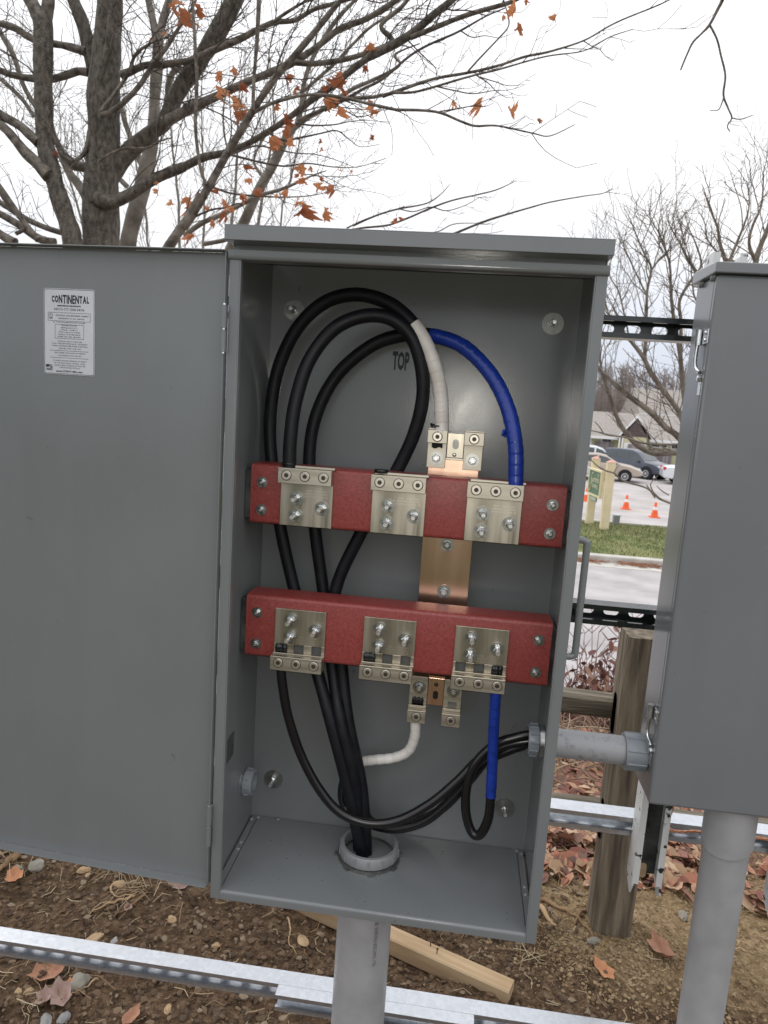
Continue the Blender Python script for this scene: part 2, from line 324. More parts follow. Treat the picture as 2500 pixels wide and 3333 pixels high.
def ground_mat():
    m, t, b = nodes('ground_earth'); lk = t.links.new; b.inputs['Roughness'].default_value = .95; b.inputs['Specular IOR Level'].default_value = .2
    co = t.nodes.new('ShaderNodeTexCoord'); sp = t.nodes.new('ShaderNodeSeparateXYZ'); lk(co.outputs['Object'], sp.inputs[0])
    def nz(s_, d=8, di=0):
        n = t.nodes.new('ShaderNodeTexNoise'); n.inputs['Scale'].default_value = s_; n.inputs['Detail'].default_value = d; n.inputs['Distortion'].default_value = di; lk(co.outputs['Object'], n.inputs['Vector']); return n
    def ramp(src, c, p):
        r = t.nodes.new('ShaderNodeValToRGB'); e = r.color_ramp.elements
        e[0].position = p[0]; e[0].color = (*c[0], 1); e[1].position = p[1]; e[1].color = (*c[1], 1)
        for q, cc in zip(p[2:], c[2:]):
            k = e.new(q); k.color = (*cc, 1)
        lk(src, r.inputs[0]); return r
    def math_(op, a, b_):
        n = t.nodes.new('ShaderNodeMath'); n.operation = op
        for i, x in ((0, a), (1, b_)):
            if isinstance(x, (int, float)): n.inputs[i].default_value = x
            else: lk(x, n.inputs[i])
        return n.outputs[0]
    def mix(f_, a, b_):
        n = t.nodes.new('ShaderNodeMixRGB'); lk(f_, n.inputs[0]); lk(a, n.inputs[1]); lk(b_, n.inputs[2]); return n.outputs[0]
    n1 = nz(38, 9, .6); n2 = nz(2.6, 5); n3 = nz(7, 6)
    soil = ramp(n1.outputs['Fac'], [(.040, .025, .015), (.115, .072, .043), (.23, .155, .095)], [.3, .5, .74])
    sand = ramp(n1.outputs['Fac'], [(.15, .102, .055), (.31, .218, .12), (.46, .345, .21)], [.28, .5, .74])
    lit = ramp(n1.outputs['Fac'], [(.07, .040, .027), (.17, .095, .062), (.27, .17, .11)], [.3, .5, .74])
    far = ramp(n3.outputs['Fac'], [(.05, .06, .02), (.10, .10, .045)], [.35, .65])
    w = math_('MULTIPLY', math_('SUBTRACT', n2.outputs['Fac'], .5), .7)
    ms = math_('MULTIPLY', math_('SUBTRACT', math_('ADD', sp.outputs[0], w), .40), 7)
    ms2 = math_('MULTIPLY', math_('SUBTRACT', math_('ADD', sp.outputs[1], w), .60), 7)
    mn = t.nodes.new('ShaderNodeMath'); mn.operation = 'MINIMUM'; mn.use_clamp = True; lk(ms, mn.inputs[0]); lk(ms2, mn.inputs[1])
    ml = t.nodes.new('ShaderNodeMath'); ml.operation = 'MULTIPLY'; ml.use_clamp = True; lk(math_('SUBTRACT', math_('ADD', sp.outputs[1], w), 1.2), ml.inputs[0]); ml.inputs[1].default_value = 6
    mf = t.nodes.new('ShaderNodeMath'); mf.operation = 'MULTIPLY'; mf.use_clamp = True; lk(math_('SUBTRACT', math_('ABSOLUTE', math_('SUBTRACT', sp.outputs[1], 2.6), 0), 4.4), mf.inputs[0]); mf.inputs[1].default_value = 1  # also greens unseen ground behind the camera, added to cut its brown reflection
    c = mix(mn.outputs[0], soil.outputs[0], sand.outputs[0]); c = mix(ml.outputs[0], c, lit.outputs[0]); c = mix(mf.outputs[0], c, far.outputs[0])
    lk(c, b.inputs['Base Color'])
    nb = nz(90, 8, .5); bp = t.nodes.new('ShaderNodeBump'); bp.inputs['Strength'].default_value = 1; bp.inputs['Distance'].default_value = .02
    lk(nb.outputs['Fac'], bp.inputs['Height']); lk(bp.outputs[0], b.inputs['Normal'])
    return m
M['ground'] = ground_mat()
gx = axis_pts(-1.7, 1.5, .013, 600); gy = axis_pts(-.25, 1.9, .011, 700)
g = MB(); nx, ny = len(gx), len(gy)
g.v = [(x, y, hz(x, y)) for y in gy for x in gx]
g.f = [(j*nx+i, j*nx+i+1, (j+1)*nx+i+1, (j+1)*nx+i) for j in range(ny-1) for i in range(nx-1)]
emit('ground', g, M['ground'], smooth=180, kind='structure', label='dug dark soil and tan sand under the cabinets', cat='ground')
M['asphalt'] = pm('pale_asphalt', (.34, .32, .32), (.46, .435, .435), 1.3, 12, .9, bump=.4, bscale=60, bdist=.01)
M['lotm'] = pm('lot_asphalt', (.35, .325, .32), (.47, .44, .435), .7, 12, .9, bump=.3, bscale=60, bdist=.01)
M['conc'] = pm('kerb_concrete', (.44, .42, .385), (.54, .52, .48), 4, 8, .9, bump=.3, bscale=50, bdist=.005)
M['lawn'] = pm('lawn_turf', (.10, .135, .04), (.235, .235, .095), 1.4, 9, .95, bump=.8, bscale=25, bdist=.05)
M['yline'] = pm('parking_line_paint', (.55, .46, .26), (.42, .38, .28), 3, 8, .8)
emit('road', MB().box(-60, 70, 6.2, 16.0, ROAD_Z-.08, ROAD_Z), M['asphalt'], kind='structure', label='pale asphalt street beyond the fence', cat='road')
kb = thing('kerb', (0, 16.1, ROAD_Z), 'pale concrete kerb along the far side of the street', 'kerb'); kb['kind'] = 'structure'
for i in range(-12, 18):
    emit('kerb_stone', MB().box(i*3.05, i*3.05+3.035, 16.0, 16.28, ROAD_Z-.05, LAWN_Z+.015), M['conc'], kb, bevel=.03)
    emit('gutter_slab', MB().box(i*3.05, i*3.05+3.035, 15.45, 15.997, ROAD_Z-.05, ROAD_Z+.008), M['conc'], kb)
lw = MB(); LX = [i*.8 for i in range(-60, 80)]; LY = [16.28+i*.4 for i in range(0, 15)]
lw.v = [(x, y, LAWN_Z+.05*noise.noise(V((x*.3, y*.3, 0)))+.12*math.sin((y-16.28)/5.6*math.pi)) for y in LY for x in LX]
lw.f = [(j*len(LX)+i, j*len(LX)+i+1, (j+1)*len(LX)+i+1, (j+1)*len(LX)+i) for j in range(len(LY)-1) for i in range(len(LX)-1)]
emit('lawn', lw, M['lawn'], smooth=180, kind='structure', label='strip of worn green lawn between kerb and parking lot', cat='lawn')
emit('parking_lot', MB().box(-60, 80, 21.9, 60, LOT_Z-.2, LOT_Z), M['lotm'], kind='structure', label='pale parking lot in front of the houses', cat='parking lot')
emit('lot_edging', MB().box(-60, 80, 21.86, 22.05, LOT_Z-.1, LOT_Z+.07), M['conc'], kind='structure', label='concrete edging between lawn and parking lot', cat='edging', bevel=.02)
for k, (y, x0, x1, w) in enumerate(((25.6, -2, 9.5, .13), (28.6, 3, 8.4, .12))):
    emit('painted_line', MB().box(x0, x1, y, y+w, LOT_Z-.01, LOT_Z+.005), M['yline'], kind='structure', label=('faded yellow line on the lot beside the nearest cones', 'shorter faded line farther back on the lot')[k], cat='road marking')
# grass blades on the lawn strip (only where it can be seen)
random.seed(4); gb = MB()
for _ in range(9000):
    y = random.uniform(16.3, 21.8); x = (y+1.17)*random.uniform(.10, .34)+.1; z = LAWN_Z+.05*noise.noise(V((x*.3, y*.3, 0)))+.12*math.sin((y-16.28)/5.6*math.pi)-.01
    h = random.uniform(.03, .09); a = random.uniform(0, 6.3); d = V((math.cos(a), math.sin(a), 0))*.012; l = V((random.uniform(-.04, .04), random.uniform(-.04, .04), h))
    gb.add([(x-d.x, y-d.y, z), (x+d.x, y+d.y, z), (x+l.x, y+l.y, z+l.z)], [(0, 1, 2)])
M['grass'] = rand_island('grass_blades', [(.10, .14, .038), (.14, .17, .055), (.22, .21, .09), (.11, .15, .045), (.30, .26, .14), (.16, .18, .065)], .9)
emit('grass', gb, M['grass'], kind='stuff', label='short grass blades covering the lawn strip', cat='grass')
ng = MB()
for x0, n in ((3.2, 150), (4.55, 200)):
    for _ in range(n):
        x = random.gauss(x0, .28); y = 15.98-abs(random.gauss(0, .12)); a = random.uniform(0, 3.14); l = random.uniform(.05, .12); z = ROAD_Z+.012+random.uniform(0, .05)
        ng.tube([(x-l*math.cos(a), y-l*.4*math.sin(a), z), (x+l*math.cos(a), y+l*.4*math.sin(a), z+random.uniform(-.01, .04))], .006, 3)
M['needle'] = rand_island('fallen_needles', [(.30, .15, .09), (.38, .20, .12), (.24, .11, .07)], .9)
emit('fallen_needles', ng, M['needle'], kind='stuff', label='reddish drifts of needles lying in the gutter', cat='leaf litter')

# ------------------------------------------------------------------ the open transformer cabinet
W2, D, H = .3048, .252, 1.169
cab = thing('transformer_cabinet', (0, 0, 0), 'open grey steel transformer cabinet with red bars and cables inside', 'cabinet')
pt = M['paint']
bp_ = emit('back_panel', MB().box(-W2, W2, D, D+.0025, .0, 1.211), pt, cab)
for s in (-1, 1):
    a, b = sorted((s*W2, s*(W2-.002)))
    emit('side_wall', MB().box(a, b, .0022, D-.0003, 0, 1.1685), pt, cab)
    emit('upper_side_wall', MB().box(a, b, .0165, D-.0003, 1.1687, 1.2105), pt, cab)
    a, b = sorted((s*W2, s*(W2-.0175)))
    emit('front_flange', MB().box(a, b, -.0005, .0019, 0, 1.1685), pt, cab, bevel=.0012)
    a, b = sorted((s*(W2-.0175), s*(W2-.0195)))
    emit('flange_return', MB().box(a, b, .0003, .011, 0, 1.1683), pt, cab)
fl_ = MB(); prof = [(.249, .0175)]+[(.006-.006*math.sin(t*math.pi/12), .0115+.006*math.cos(t*math.pi/12)) for t in range(0, 7)]+[(.0, .0), (.0018, .0), (.0018, .0105), (.007, .0155), (.249, .0155)]
fl_.prism([(-.2858, y, z) for y, z in prof], (.2858*2, 0, 0))
emit('floor_panel', fl_, pt, cab, smooth=30)
emit('floor_panel', MB().box(-.3, -.2875, .013, .2488, .0155, .0173), pt, cab)
emit('floor_panel', MB().box(.2875, .3, .013, .2488, .0155, .0173), pt, cab)
emit('bottom_pan', MB().box(-W2+.003, W2-.003, .012, D-.001, .0005, .0025), pt, cab)
hd = MB(); prof = [(-.006, 1.1795), (-.006, 1.171)]+[(-.001-.005*math.cos(t*math.pi/8), 1.1705-.006*math.sin(t*math.pi/8)) for t in range(1, 5)]+[(.0215, 1.1645), (.0215, 1.1665), (.001, 1.1672), (-.004, 1.1715), (-.004, 1.1775), (.022, 1.1777), (.022, 1.1795)]
hd.prism([(-W2-.001, y, z) for y, z in prof], (2*W2+.002, 0, 0))
emit('header_lip', hd, pt, cab, smooth=30)
emit('recessed_band', MB().box(-W2+.004, W2-.004, .014, .016, 1.1798, 1.2115), pt, cab)
cap = MB(); poly = [(-.306, -.026, 1.191), (-.306, -.026, 1.2135), (-.306, .12, 1.2185), (-.306, .262, 1.2135), (-.306, .262, 1.191)]
cap.prism([(-.306, -.026, 1.2125), (-.306, -.026, 1.2142), (-.306, .12, 1.2192), (-.306, .262, 1.2142), (-.306, .262, 1.2125), (-.306, .12, 1.2175)], (.612, 0, 0)); emit('roof_sheet', cap, pt, cab)
emit('drip_lip', MB().box(-.306, .306, -.0262, -.0240, 1.1905, 1.2124), pt, cab, bevel=.0008); emit('drip_soffit', MB().box(-.304, .304, -.0239, .0138, 1.1905, 1.1925), pt, cab)
for s in (-1, 1):
    a, b = sorted((s*.306, s*.3041)); emit('drip_lip', MB().box(a, b, -.0238, .262, 1.1905, 1.2124), pt, cab, bevel=.0008)
# mounting bolts through the back panel
nutm = MB(); nutm.lathe((0, 0, 0), (0, -1, 0), [(0, .0080), (.0066, .0080), (.0074, .0068)], 6); NUT = nutm.mesh('nut', M['nutm'])
w_ = MB(); w_.ring((0, 0, 0), (0, -.0016, 0), .0135, .004, 28); WASH = w_.mesh('washer', M['washm'], 30)
st = MB(); pr_ = []
for i in range(14): pr_ += [(i*.0020, .0043), (i*.0020+.0010, .0047)]
pr_ += [(.0285, .0043), (.0297, .0036)]
st.lathe((0, 0, 0), (0, -1, 0), pr_, 14); STUD = st.mesh('stud', M['studm'], 50)
st = MB(); st.lathe((0, 0, 0), (0, -1, 0), [(0, .004), (.0115, .004), (.0125, .0034)], 14); SHORT = st.mesh('short_stud', M['studm'], 40)
bw = MB(); bw.ring((0, 0, 0), (0, -.0022, 0), .0208, .006, 40); BIGW = bw.mesh('fender_washer', M['zincdull'], 30)
def stud(parent, loc, me=STUD, rot=0., wash=WASH, name='stud', lift=.0016, sc=None):
    o = inst(name, me, parent, loc, None, sc)
    n = inst('nut', NUT, o, V(loc)+V((0, -lift, 0)), (0, rot, 0)); w = inst('washer', wash, o, V(loc))
    return o
random.seed(2)
for x, z in ((-.256, 1.12), (.254, 1.12), (-.256, .109), (.253, .109)): stud(cab, (x, D-.0002, z), wash=BIGW, rot=random.random(), name='mounting_bolt', lift=.0022)
tp = text_mb('TOP', .047, .36, .0021, 'LEFT'); tp.xf(Matrix.Translation((-.0515, D-.0006, 1.017)))
t2 = text_mb('L', .047, .36, .0021, 'LEFT'); t2.xf(Matrix.Translation((-.0515+.0585, D-.0006, 1.017))); emit('stencilled_lettering', t2, M['ink'], cab, label='last stencilled letter half hidden between two cables')
emit('stencilled_lettering', tp, M['ink'], cab, label='black stencilled lettering reading TOP')
emit('sticker', MB().box(-W2+.0021, -W2+.0026, .058, .104, .238, .288), M['stick'], cab, label='dark rectangular sticker inside the left wall')
bl = MB(); bl.lathe((-W2+.002, .187, .1335), (1, 0, 0), [(0, .019), (0, .030), (.0035, .031), (.0035, .019)], 28, True); lk_ = emit('locknut', bl, M['zinc'], cab, smooth=30)
bl = MB(); bl.lathe((-W2+.0058, .187, .1335), (1, 0, 0), [(0, .020), (0, .027), (.004, .0275), (.016, .027), (.018, .025), (.018, .020)], 32, True)
for k in range(10):
    a = k*math.pi/5; c_ = V((-W2+.014, .187+.0272*math.cos(a), .1335+.0272*math.sin(a))); bl.cyl(c_-V((.007, 0, 0)), c_+V((.004, 0, 0)), .002, 6)
emit('knockout_bushing', bl, M['fit'], cab, smooth=30)
emit('knockout_seal', MB().cyl((-W2+.0021, .187, .1335), (-W2+.008, .187, .1335), .0205, 24), M['hole'], cab)
for z0, z1 in ((1.0137, 1.0902), (.1131, .1936)):
    mid = (z0+z1)/2; h = MB().cyl((-W2-.0035, -.0085, mid+.0015), (-W2-.0035, -.0085, z1), .0045, 14)
    h.box(-W2-.003, -W2+.0, -.006, .0, mid+.003, z1-.002); ho = emit('hinge', h, pt, cab, smooth=40)
    emit('lower_knuckle', MB().cyl((-W2-.0035, -.0085, z0), (-W2-.0035, -.0085, mid-.0015), .0045, 14), pt, ho, smooth=40)
    emit('hinge_pin', MB().cyl((-W2-.0035, -.0085, z0-.002), (-W2-.0035, -.0085, z1+.003), .0026, 10), M['zinc'], ho, smooth=40)
hp = catmull([(.3045, .03, .741), (.314, .03, .741), (.3205, .03, .738), (.323, .03, .730), (.323, .03, .64), (.323, .03, .546), (.3205, .03, .538), (.314, .03, .535), (.3045, .03, .535)], 5)
emit('handle', MB().tube(hp, .0062, 12), M['paint'], cab, smooth=60)
random.seed(8)
for (x, y) in ((-.297, .235), (-.285, .2445), (-.294, .150), (-.2935, .128), (.296, .236), (.287, .245), (.2945, .13), (.2945, .108), (-.24, .2465)):
    c = MB(); c.lathe((x, y, .0155), (0, 0, 1), [(0, .004), (.0022, .0048), (.004, .0036), (.0048, .0015)], 9); c.xf(Matrix.Translation((0, 0, 0)))
    emit('sealant_blob', c, M['caulk'], cab, smooth=180)
random.seed(19); db = MB()
for _ in range(70):                                               # swarf and grit left on the cabinet floor
    x, y = random.uniform(-.27, .27), random.uniform(.01, .245); r_ = random.uniform(.0006, .0016); db.lathe((x, y, .0172), (0, 0, 1), [(0, r_), (r_*.8, r_*.6)], 5)
emit('floor_grit', db, M['stick'], cab, kind='stuff')
# door, swung right round on its left hinges; we see its inner face
DA = R(3.6)
door = bpy.data.objects.new('door', None); COL.objects.link(door); door.parent = cab; door.location = (-W2-.0035, -.0085, 0); door.rotation_euler = (0, 0, -DA); WL[door.name] = V((0, 0, 0))
dl = .601
def dpart(name, mb, mat, **k): return emit(name, mb, mat, door, **k)
dpart('door_skin', MB().box(-dl, -.003, .0165, .0185, .0285, 1.1765), pt)
dpart('door_lip', MB().box(-dl, -.003, -.0035, .0163, .0265, .0285), pt, bevel=.0006)
dpart('door_lip', MB().box(-dl, -.003, -.0035, .0163, 1.1765, 1.1785), pt, bevel=.0006)
dpart('door_lip', MB().box(-dl-.002, -dl, -.0035, .0185, .0285, 1.1765), pt)
dpart('door_lip', MB().box(-.003, -.0012, .004, .0185, .0285, 1.1765), pt)
# nameplate on the door (flat print on foil)
np_x, np_z, np_w, np_h = -.2945, 1.0345, .0985, .1475
def rrect(x, z, w, h, r, y, n=5):
    out = []
    for cx, cz, a0 in ((x+w/2-r, z+h/2-r, 0), (x-w/2+r, z+h/2-r, 90), (x-w/2+r, z-h/2+r, 180), (x+w/2-r, z-h/2+r, 270)):
        out += [(cx+r*math.cos(R(a0+90*k/n)), y, cz+r*math.sin(R(a0+90*k/n))) for k in range(n+1)]
    return out
plate_y = .0162
dpart('nameplate', MB().prism(rrect(np_x, np_z, np_w, np_h, .004, plate_y), (0, -.0004, 0)), M['label'], label='pale foil nameplate with black print')
ink = MB(); iy = plate_y-.0007
def frame(x, z, w, h, t, r=.0):
    if r:
        a = rrect(x, z, w, h, r, iy); b = rrect(x, z, w-2*t, h-2*t, r-t*.5, iy); n = len(a)
        ink.add(a+b, [(i, (i+1) % n, (i+1) % n+n, i+n) for i in range(n)])
    else:
        for x0, x1, z0, z1 in ((x-w/2, x+w/2, z+h/2-t, z+h/2), (x-w/2, x+w/2, z-h/2, z-h/2+t), (x-w/2, x-w/2+t, z-h/2+t, z+h/2-t), (x+w/2-t, x+w/2, z-h/2+t, z+h/2-t)):
            ink.add([(x0, iy, z0), (x1, iy, z0), (x1, iy, z1), (x0, iy, z1)], [(0, 1, 2, 3)])
def line(t, zf, h, w, bold=0., xo=0.):
    mb = text_mb(t, h*1.40, 1, bold); xs = [p[0] for p in mb.v]; k = w/(max(xs)-min(xs)); c = (max(xs)+min(xs))/2
    mb.v = [(np_x+xo+(x-c)*k, iy, np_z+np_h/2-zf*np_h+z) for x, y, z in mb.v]; ink.join(mb)
frame(np_x, np_z, np_w-.002, np_h-.002, .0007, .0035)
wdt = np_w
# the maker's name: letters that grow taller towards the middle
hs_ = [.86, .92, 1.12, 1.2, 1.22, 1.22, 1.2, 1.15, 1.02, 1.0, .92]
cx = np_x-.0335
for ch, k in zip('CONTINENTAL', hs_):
    mb = text_mb(ch, .0165*k, .52, .0007, 'LEFT'); xs = [p[0] for p in mb.v]; w0 = max(xs)-min(xs)
    kk = 1 if ch != 'I' else 1
    mb.v = [(cx+(x-min(xs)), iy, np_z+np_h/2-.0215-.0165*.36*k+.004+z) for x, y, z in mb.v]; ink.join(mb); cx += w0+.0009
line('ELECTRICAL PRODUCTS', .203, .0018, .045, .0002)
line('DECO CT-1000-24/36', .250, .0040, .058, .0)
frame(np_x, np_z+np_h/2-.325*np_h, .082, .0145, .0005)
line('METERING TRANSFORMER CABINET', .318, .0026, .064, 0, .006); line('PERMANENT I.D. NO. 33462504', .352, .0026, .050, 0, .004)
uc = MB(); uc.ring((np_x-.0355, iy-.00002, np_z+np_h/2-.313*np_h), (np_x-.0355, iy, np_z+np_h/2-.313*np_h), .0040, .0034, 20); ink.join(uc)
line('U', .312, .0022, .0016, .0001, -.0362); line('L', .321, .0022, .0014, .0001, -.0347); line('LISTED', .350, .0012, .0075, .0001, -.0355)
line('UL TYPE 3R RAINPROOF ENCLOSURE', .395, .0022, .062)
frame(np_x+.0005, np_z+np_h/2-.495*np_h, .056, .0245, .0005)
for i, (t, w) in enumerate((('MAXIMUM RATING', .030), ('1000A @ 600 VOLTS', .032), ('3 PHASE - 4 WIRE AC', .034), ('WITH 3- 600 KCM COPPER', .042), ('CONDUCTORS PER PHASE', .044), ('50,000 AIC SYM. @ 600V', .045))):
    line(t, .432+i*.0262, .0022, w)
for t, zf, w in (('TORQUE LUGS TO 375 IN-LBS', .617, .047), ('LUGS: 3AB3-600 WIRE RANGE: 1/0-600KCM', .644, .068), ('3 WIRES MAXIMUM PER PHASE & NEUTRAL', .671, .070), ('SUITABLE FOR CU/AL USE', .700, .043), ('USE COPPER OR ALUMINUM WIRE IN', .752, .060), ('COMPLIANCE WITH THE NEC', .783, .046), ('TO MAINTAIN ENVIRONMENTAL INTEGRITY', .845, .066), ('OF THE ENCLOSURE, INSTALL LISTED', .873, .061), ('LIQUID TIGHT CONDUIT FITTINGS OR', .900, .060), ('TYPE 3R RATED FITTINGS', .926, .041)):
    line(t, zf, .0022, w, 0, .001)
for zf in (.722, .805): ink.add([(np_x-.037, iy, np_z+np_h/2-zf*np_h), (np_x+.037, iy, np_z+np_h/2-zf*np_h), (np_x+.037, iy, np_z+np_h/2-zf*np_h+.0006), (np_x-.037, iy, np_z+np_h/2-zf*np_h+.0006)], [(0, 1, 2, 3)])
line('www.CONT-USA.com', .972, .0033, .052, .00015, .0)
fz = np_z-np_h/2+.0075                                             # small waving flag at the lower left corner
ink.add([(np_x-.0455, iy, fz+.0042), (np_x-.039, iy, fz+.0048), (np_x-.039, iy, fz+.0095), (np_x-.0455, iy, fz+.0088)], [(0, 1, 2, 3)])
for k in range(5):
    z = fz+.0088-k*.0021; x0 = np_x-.0385 if k < 3 else np_x-.045
    ink.add([(x0, iy, z), (np_x-.0325, iy, z-.0008), (np_x-.0325, iy, z-.0021+.0001), (x0, iy, z-.0012)], [(0, 1, 2, 3)])
dpart('nameplate_print', ink, M['ink'])
# ------------------------------------------------------------------ red insulating bars
def red_bar(z0, z1, label):
    zc = (z0+z1)/2; t = thing('insulating_bar', (0, .11, z0), label, 'insulator', 'red insulating bars'); r = .007; th = .005
    def arc(cy, cz, rr, a0, a1, n=4): return [(cy+rr*math.cos(R(a0+(a1-a0)*k/n)), cz+rr*math.sin(R(a0+(a1-a0)*k/n))) for k in range(n+1)]
    out = [(.172, z0)]+[(.172, z0+th)]
    o = [(.172, z0)]+arc(.11+r, z0+r, r, 270, 180)+arc(.11+r, z1-r, r, 180, 90)+[(.172, z1), (.172, z1-th)]+arc(.11+r, z1-r, r-th, 90, 180)+arc(.11+r, z0+r, r-th, 180, 270)+[(.172, z0+th)]
    b = MB(); b.prism([(-.2885, y, z) for y, z in o], (.5815, 0, 0)); emit('channel', b, M['red'], t, smooth=35)
    for s, x in ((-1, -.289), (1, .2935)):
        a, c = sorted((x, s*(W2-.0025))); emit('end_bracket', MB().box(a, c, .120, .170, z0+.008, z1-.012), M['dkgreen'], t, bevel=.001)
    for x in (-.2665, .270):
        for z in (z0+.0265, z1-.034):
            stud(t, (x, .1098, z), SHORT, random.random(), name='end_bolt', sc=.78)
    return t
red_bar(.7075, .8205, 'upper red fibre insulating bar, cables entering its lugs from above')
red_bar(.444, .567, 'lower red fibre insulating bar, cables leaving its lugs downward')
# socket-head clamping screw, seen end on
def ss():
    a = MB(); a.lathe((0, 0, 0), (0, -1, 0), [(0, .0056), (0, .0088), (.0012, .0086), (.0018, .0078), (.0018, .0056)], 28, True)
    n = 24; hexr = [.0056 if True else 0 for _ in range(n)]
    out = [(.0056*math.cos(2*math.pi*k/n), -.0018, .0056*math.sin(2*math.pi*k/n)) for k in range(n)]
    inn = []
    for k in range(n):
        a_ = 2*math.pi*k/n; m_ = (a_ % (math.pi/3))-math.pi/6; rr = .0040/math.cos(m_); inn.append((rr*math.cos(a_), -.0018, rr*math.sin(a_)))
    a.add(out+inn, [(k, (k+1) % n, (k+1) % n+n, k+n) for k in range(n)])
    deep = [(x, .004, z) for x, y, z in inn]
    a.add(inn+deep, [(k, (k+1) % n, (k+1) % n+n, k+n) for k in range(n)])
    return a.mesh('set_screw', M['stamp'], 30)
SCREW = ss()
sk = MB(); sk.cyl((0, -.0010, 0), (0, .0025, 0), .0043, 6); SOCK = sk.mesh('recess_shade', M['socket'])  # dark hex plug, painted shade for the inside of the socket
rb = MB(); rb.lathe((0, 0, 0), (0, -1, 0), [(0, .0090), (0, .0099), (.0004, .0098), (.0004, .0091)], 30, True); RIM = rb.mesh('counterbore', M['socket'], 30)
def screw(parent, loc):
    o = inst('set_screw', SCREW, parent, loc); inst('socket_shade', SOCK, o, loc); inst('counterbore_ring', RIM, o, V(loc)+V((0, .0001, 0))); return o
def stamp_mesh():
    a = MB()
    for t, z, w in (('CMC  3AB3-600', 0, .040), ('600KCMIL-1/0 CU9AL', -.0052, .043), ('(R) PAT.NO.LISTED/90  (E)', -.0104, .044)):
        b = text_mb(t, .0042, 1, .0001); xs = [p[0] for p in b.v]; k = w/(max(xs)-min(xs)); c = (max(xs)+min(xs))/2
        b.v = [((x-c)*k, 0, z+zz) for x, y, zz in b.v]; a.join(b)
    return a.mesh('stamped_text', M['stamp'])
STAMP = stamp_mesh()
random.seed(12)
def lug_plate(xc, upper, label, wires):
    x0, x1 = xc-.0497, xc+.0497
    t = thing('lug_plate', (xc, .109, .71 if upper else .43), label, 'lug plate', 'tinned lug plates on the red bars')
    j = lambda: random.uniform(0, 1)
    if upper:
        emit('mounting_plate', MB().box(x0+.0005, x1, .1045, .1094, .7095, .7905), M['plate'], t, bevel=.0006)
        b = MB().box(x0-.001, x1-.0005, .0835, .1092, .7909, .8192); emit('clamp_block', b, M['lug'], t, bevel=.0008)
        emit('clamp_back', MB().box(x0+.004, x1+.003, .0965, .1093, .8195, .8235), M['lug'], t, bevel=.0005)
        for k in range(3): screw(t, (xc-.0345+.0345*k, .0834, .8058))
        for dx, z in ((-.0190+.0005, .762), (-.0190, .7295), (.0305, .7465)): stud(t, (xc+dx, .1044, z), rot=j())
        inst('stamped_text', STAMP, t, (xc+.018, .1041, .776))
        for k in wires:
            c = MB(); c.lathe((xc-.0345+.0345*k, .100, .8215), (0, 0, 1), [(0, .0125), (.004, .0138), (.007, .0128)], 14); emit('compound_bead', c, M['comp'], t, smooth=180)
    else:
        p = MB().box(x0+.0005, x1, .1045, .1094, .4775, .547)
        xs = [x0+.0005, xc-.0445, xc-.0255, xc-.010, xc+.009, xc+.0245, xc+.0435, x1]
        for i in range(0, 8, 2): p.box(xs[i], xs[i+1], .1045, .1094, .4612, .47755)
        emit('mounting_plate', p, M['plate'], t, bevel=.0005)
        emit('opening_shade', MB().box(x0+.002, x1-.002, .1095, .1098, .455, .480), M['stick'], t)  # added dark backing, gives the wire openings their shade by colour
        emit('clamp_shelf', MB().box(x0, x1+.001, .098, .1093, .4590, .4611), M['lug'], t, bevel=.0005)
        emit('clamp_block', MB().box(x0-.001, x1-.0005, .0835, .1092, .4308, .4588), M['lug'], t, bevel=.0010)
        for k in range(3): screw(t, (xc-.0345+.0345*k, .0834, .4462))
        for dx, z in ((-.0185, .526), (-.0185, .4925), (.0305, .5095)): stud(t, (xc+dx, .1044, z), rot=j())
        inst('stamped_text', STAMP, t, (xc+.016, .1041, .492))
        for k in wires:
            c = MB()
            for q in range(9):
                px = xc-.035+.0345*k+random.uniform(-.008, .008); c.lathe((px, .1035, .4612), (0, -.1, 1), [(0, .004), (.008, .0045), (.013+random.uniform(0, .004), .0030), (.0165, .001)], 7)
            emit('conductor_end', c, M['comp'], t, smooth=180, label='conductor end smeared with black joint compound')
XC = (-.1800, -.0075, .1660)
for x, l, w in zip(XC, ('left', 'middle', 'right'), ((0,), (0,), (2,))):
    lug_plate(x, True, {'left': 'tinned lug plate on the upper bar nearest the cabinet door', 'middle': 'middle tinned lug plate of the upper red bar', 'right': 'tinned lug plate on the upper bar holding the thick blue cable'}[l], w)
for x, l, w in zip((-.1800, -.0075, .1655), ('left', 'middle', 'right'), ((0,), (0,), (2,))):
    lug_plate(x, False, {'left': 'tinned lug plate on the lower bar nearest the cabinet door', 'middle': 'middle tinned lug plate of the lower red bar', 'right': 'tinned lug plate on the lower bar holding the thin blue cable'}[l], w)
# ------------------------------------------------------------------ copper neutral bus behind the bars
nb = thing('neutral_bus', (.087, .21, .40), 'vertical copper neutral bus strip running behind both red bars', 'bus bar')
emit('bus_strip', MB().box(.0370, .1355, .207, .213, .395, .852), M['copper'], nb, bevel=.0006)
b = MB().box(.0715, .1030, .184, .188, .352, .409); emit('bonding_tab', b, M['copper'], nb, bevel=.0006)
emit('tab_bend', MB().prism([(.0715, .184, .4093), (.0715, .188, .4093), (.0715, .2065, .4195), (.0715, .2065, .4235), (.0715, .184, .4135)], (.0315, 0, 0)), M['copper'], nb)
def oval(x, y, z, w, h, n=10):
    return [(x+w*math.cos(math.pi*k/n), y, z+h+w*math.sin(math.pi*k/n)) for k in range(n+1)]+[(x-w*math.cos(math.pi*k/n), y, z-h-w*math.sin(math.pi*k/n)) for k in range(n+1)]
emit('tab_slot', MB().prism(oval(.0872, .1837, .3735, .0052, .0035), (0, -.0003, 0)), M['hole'], nb)
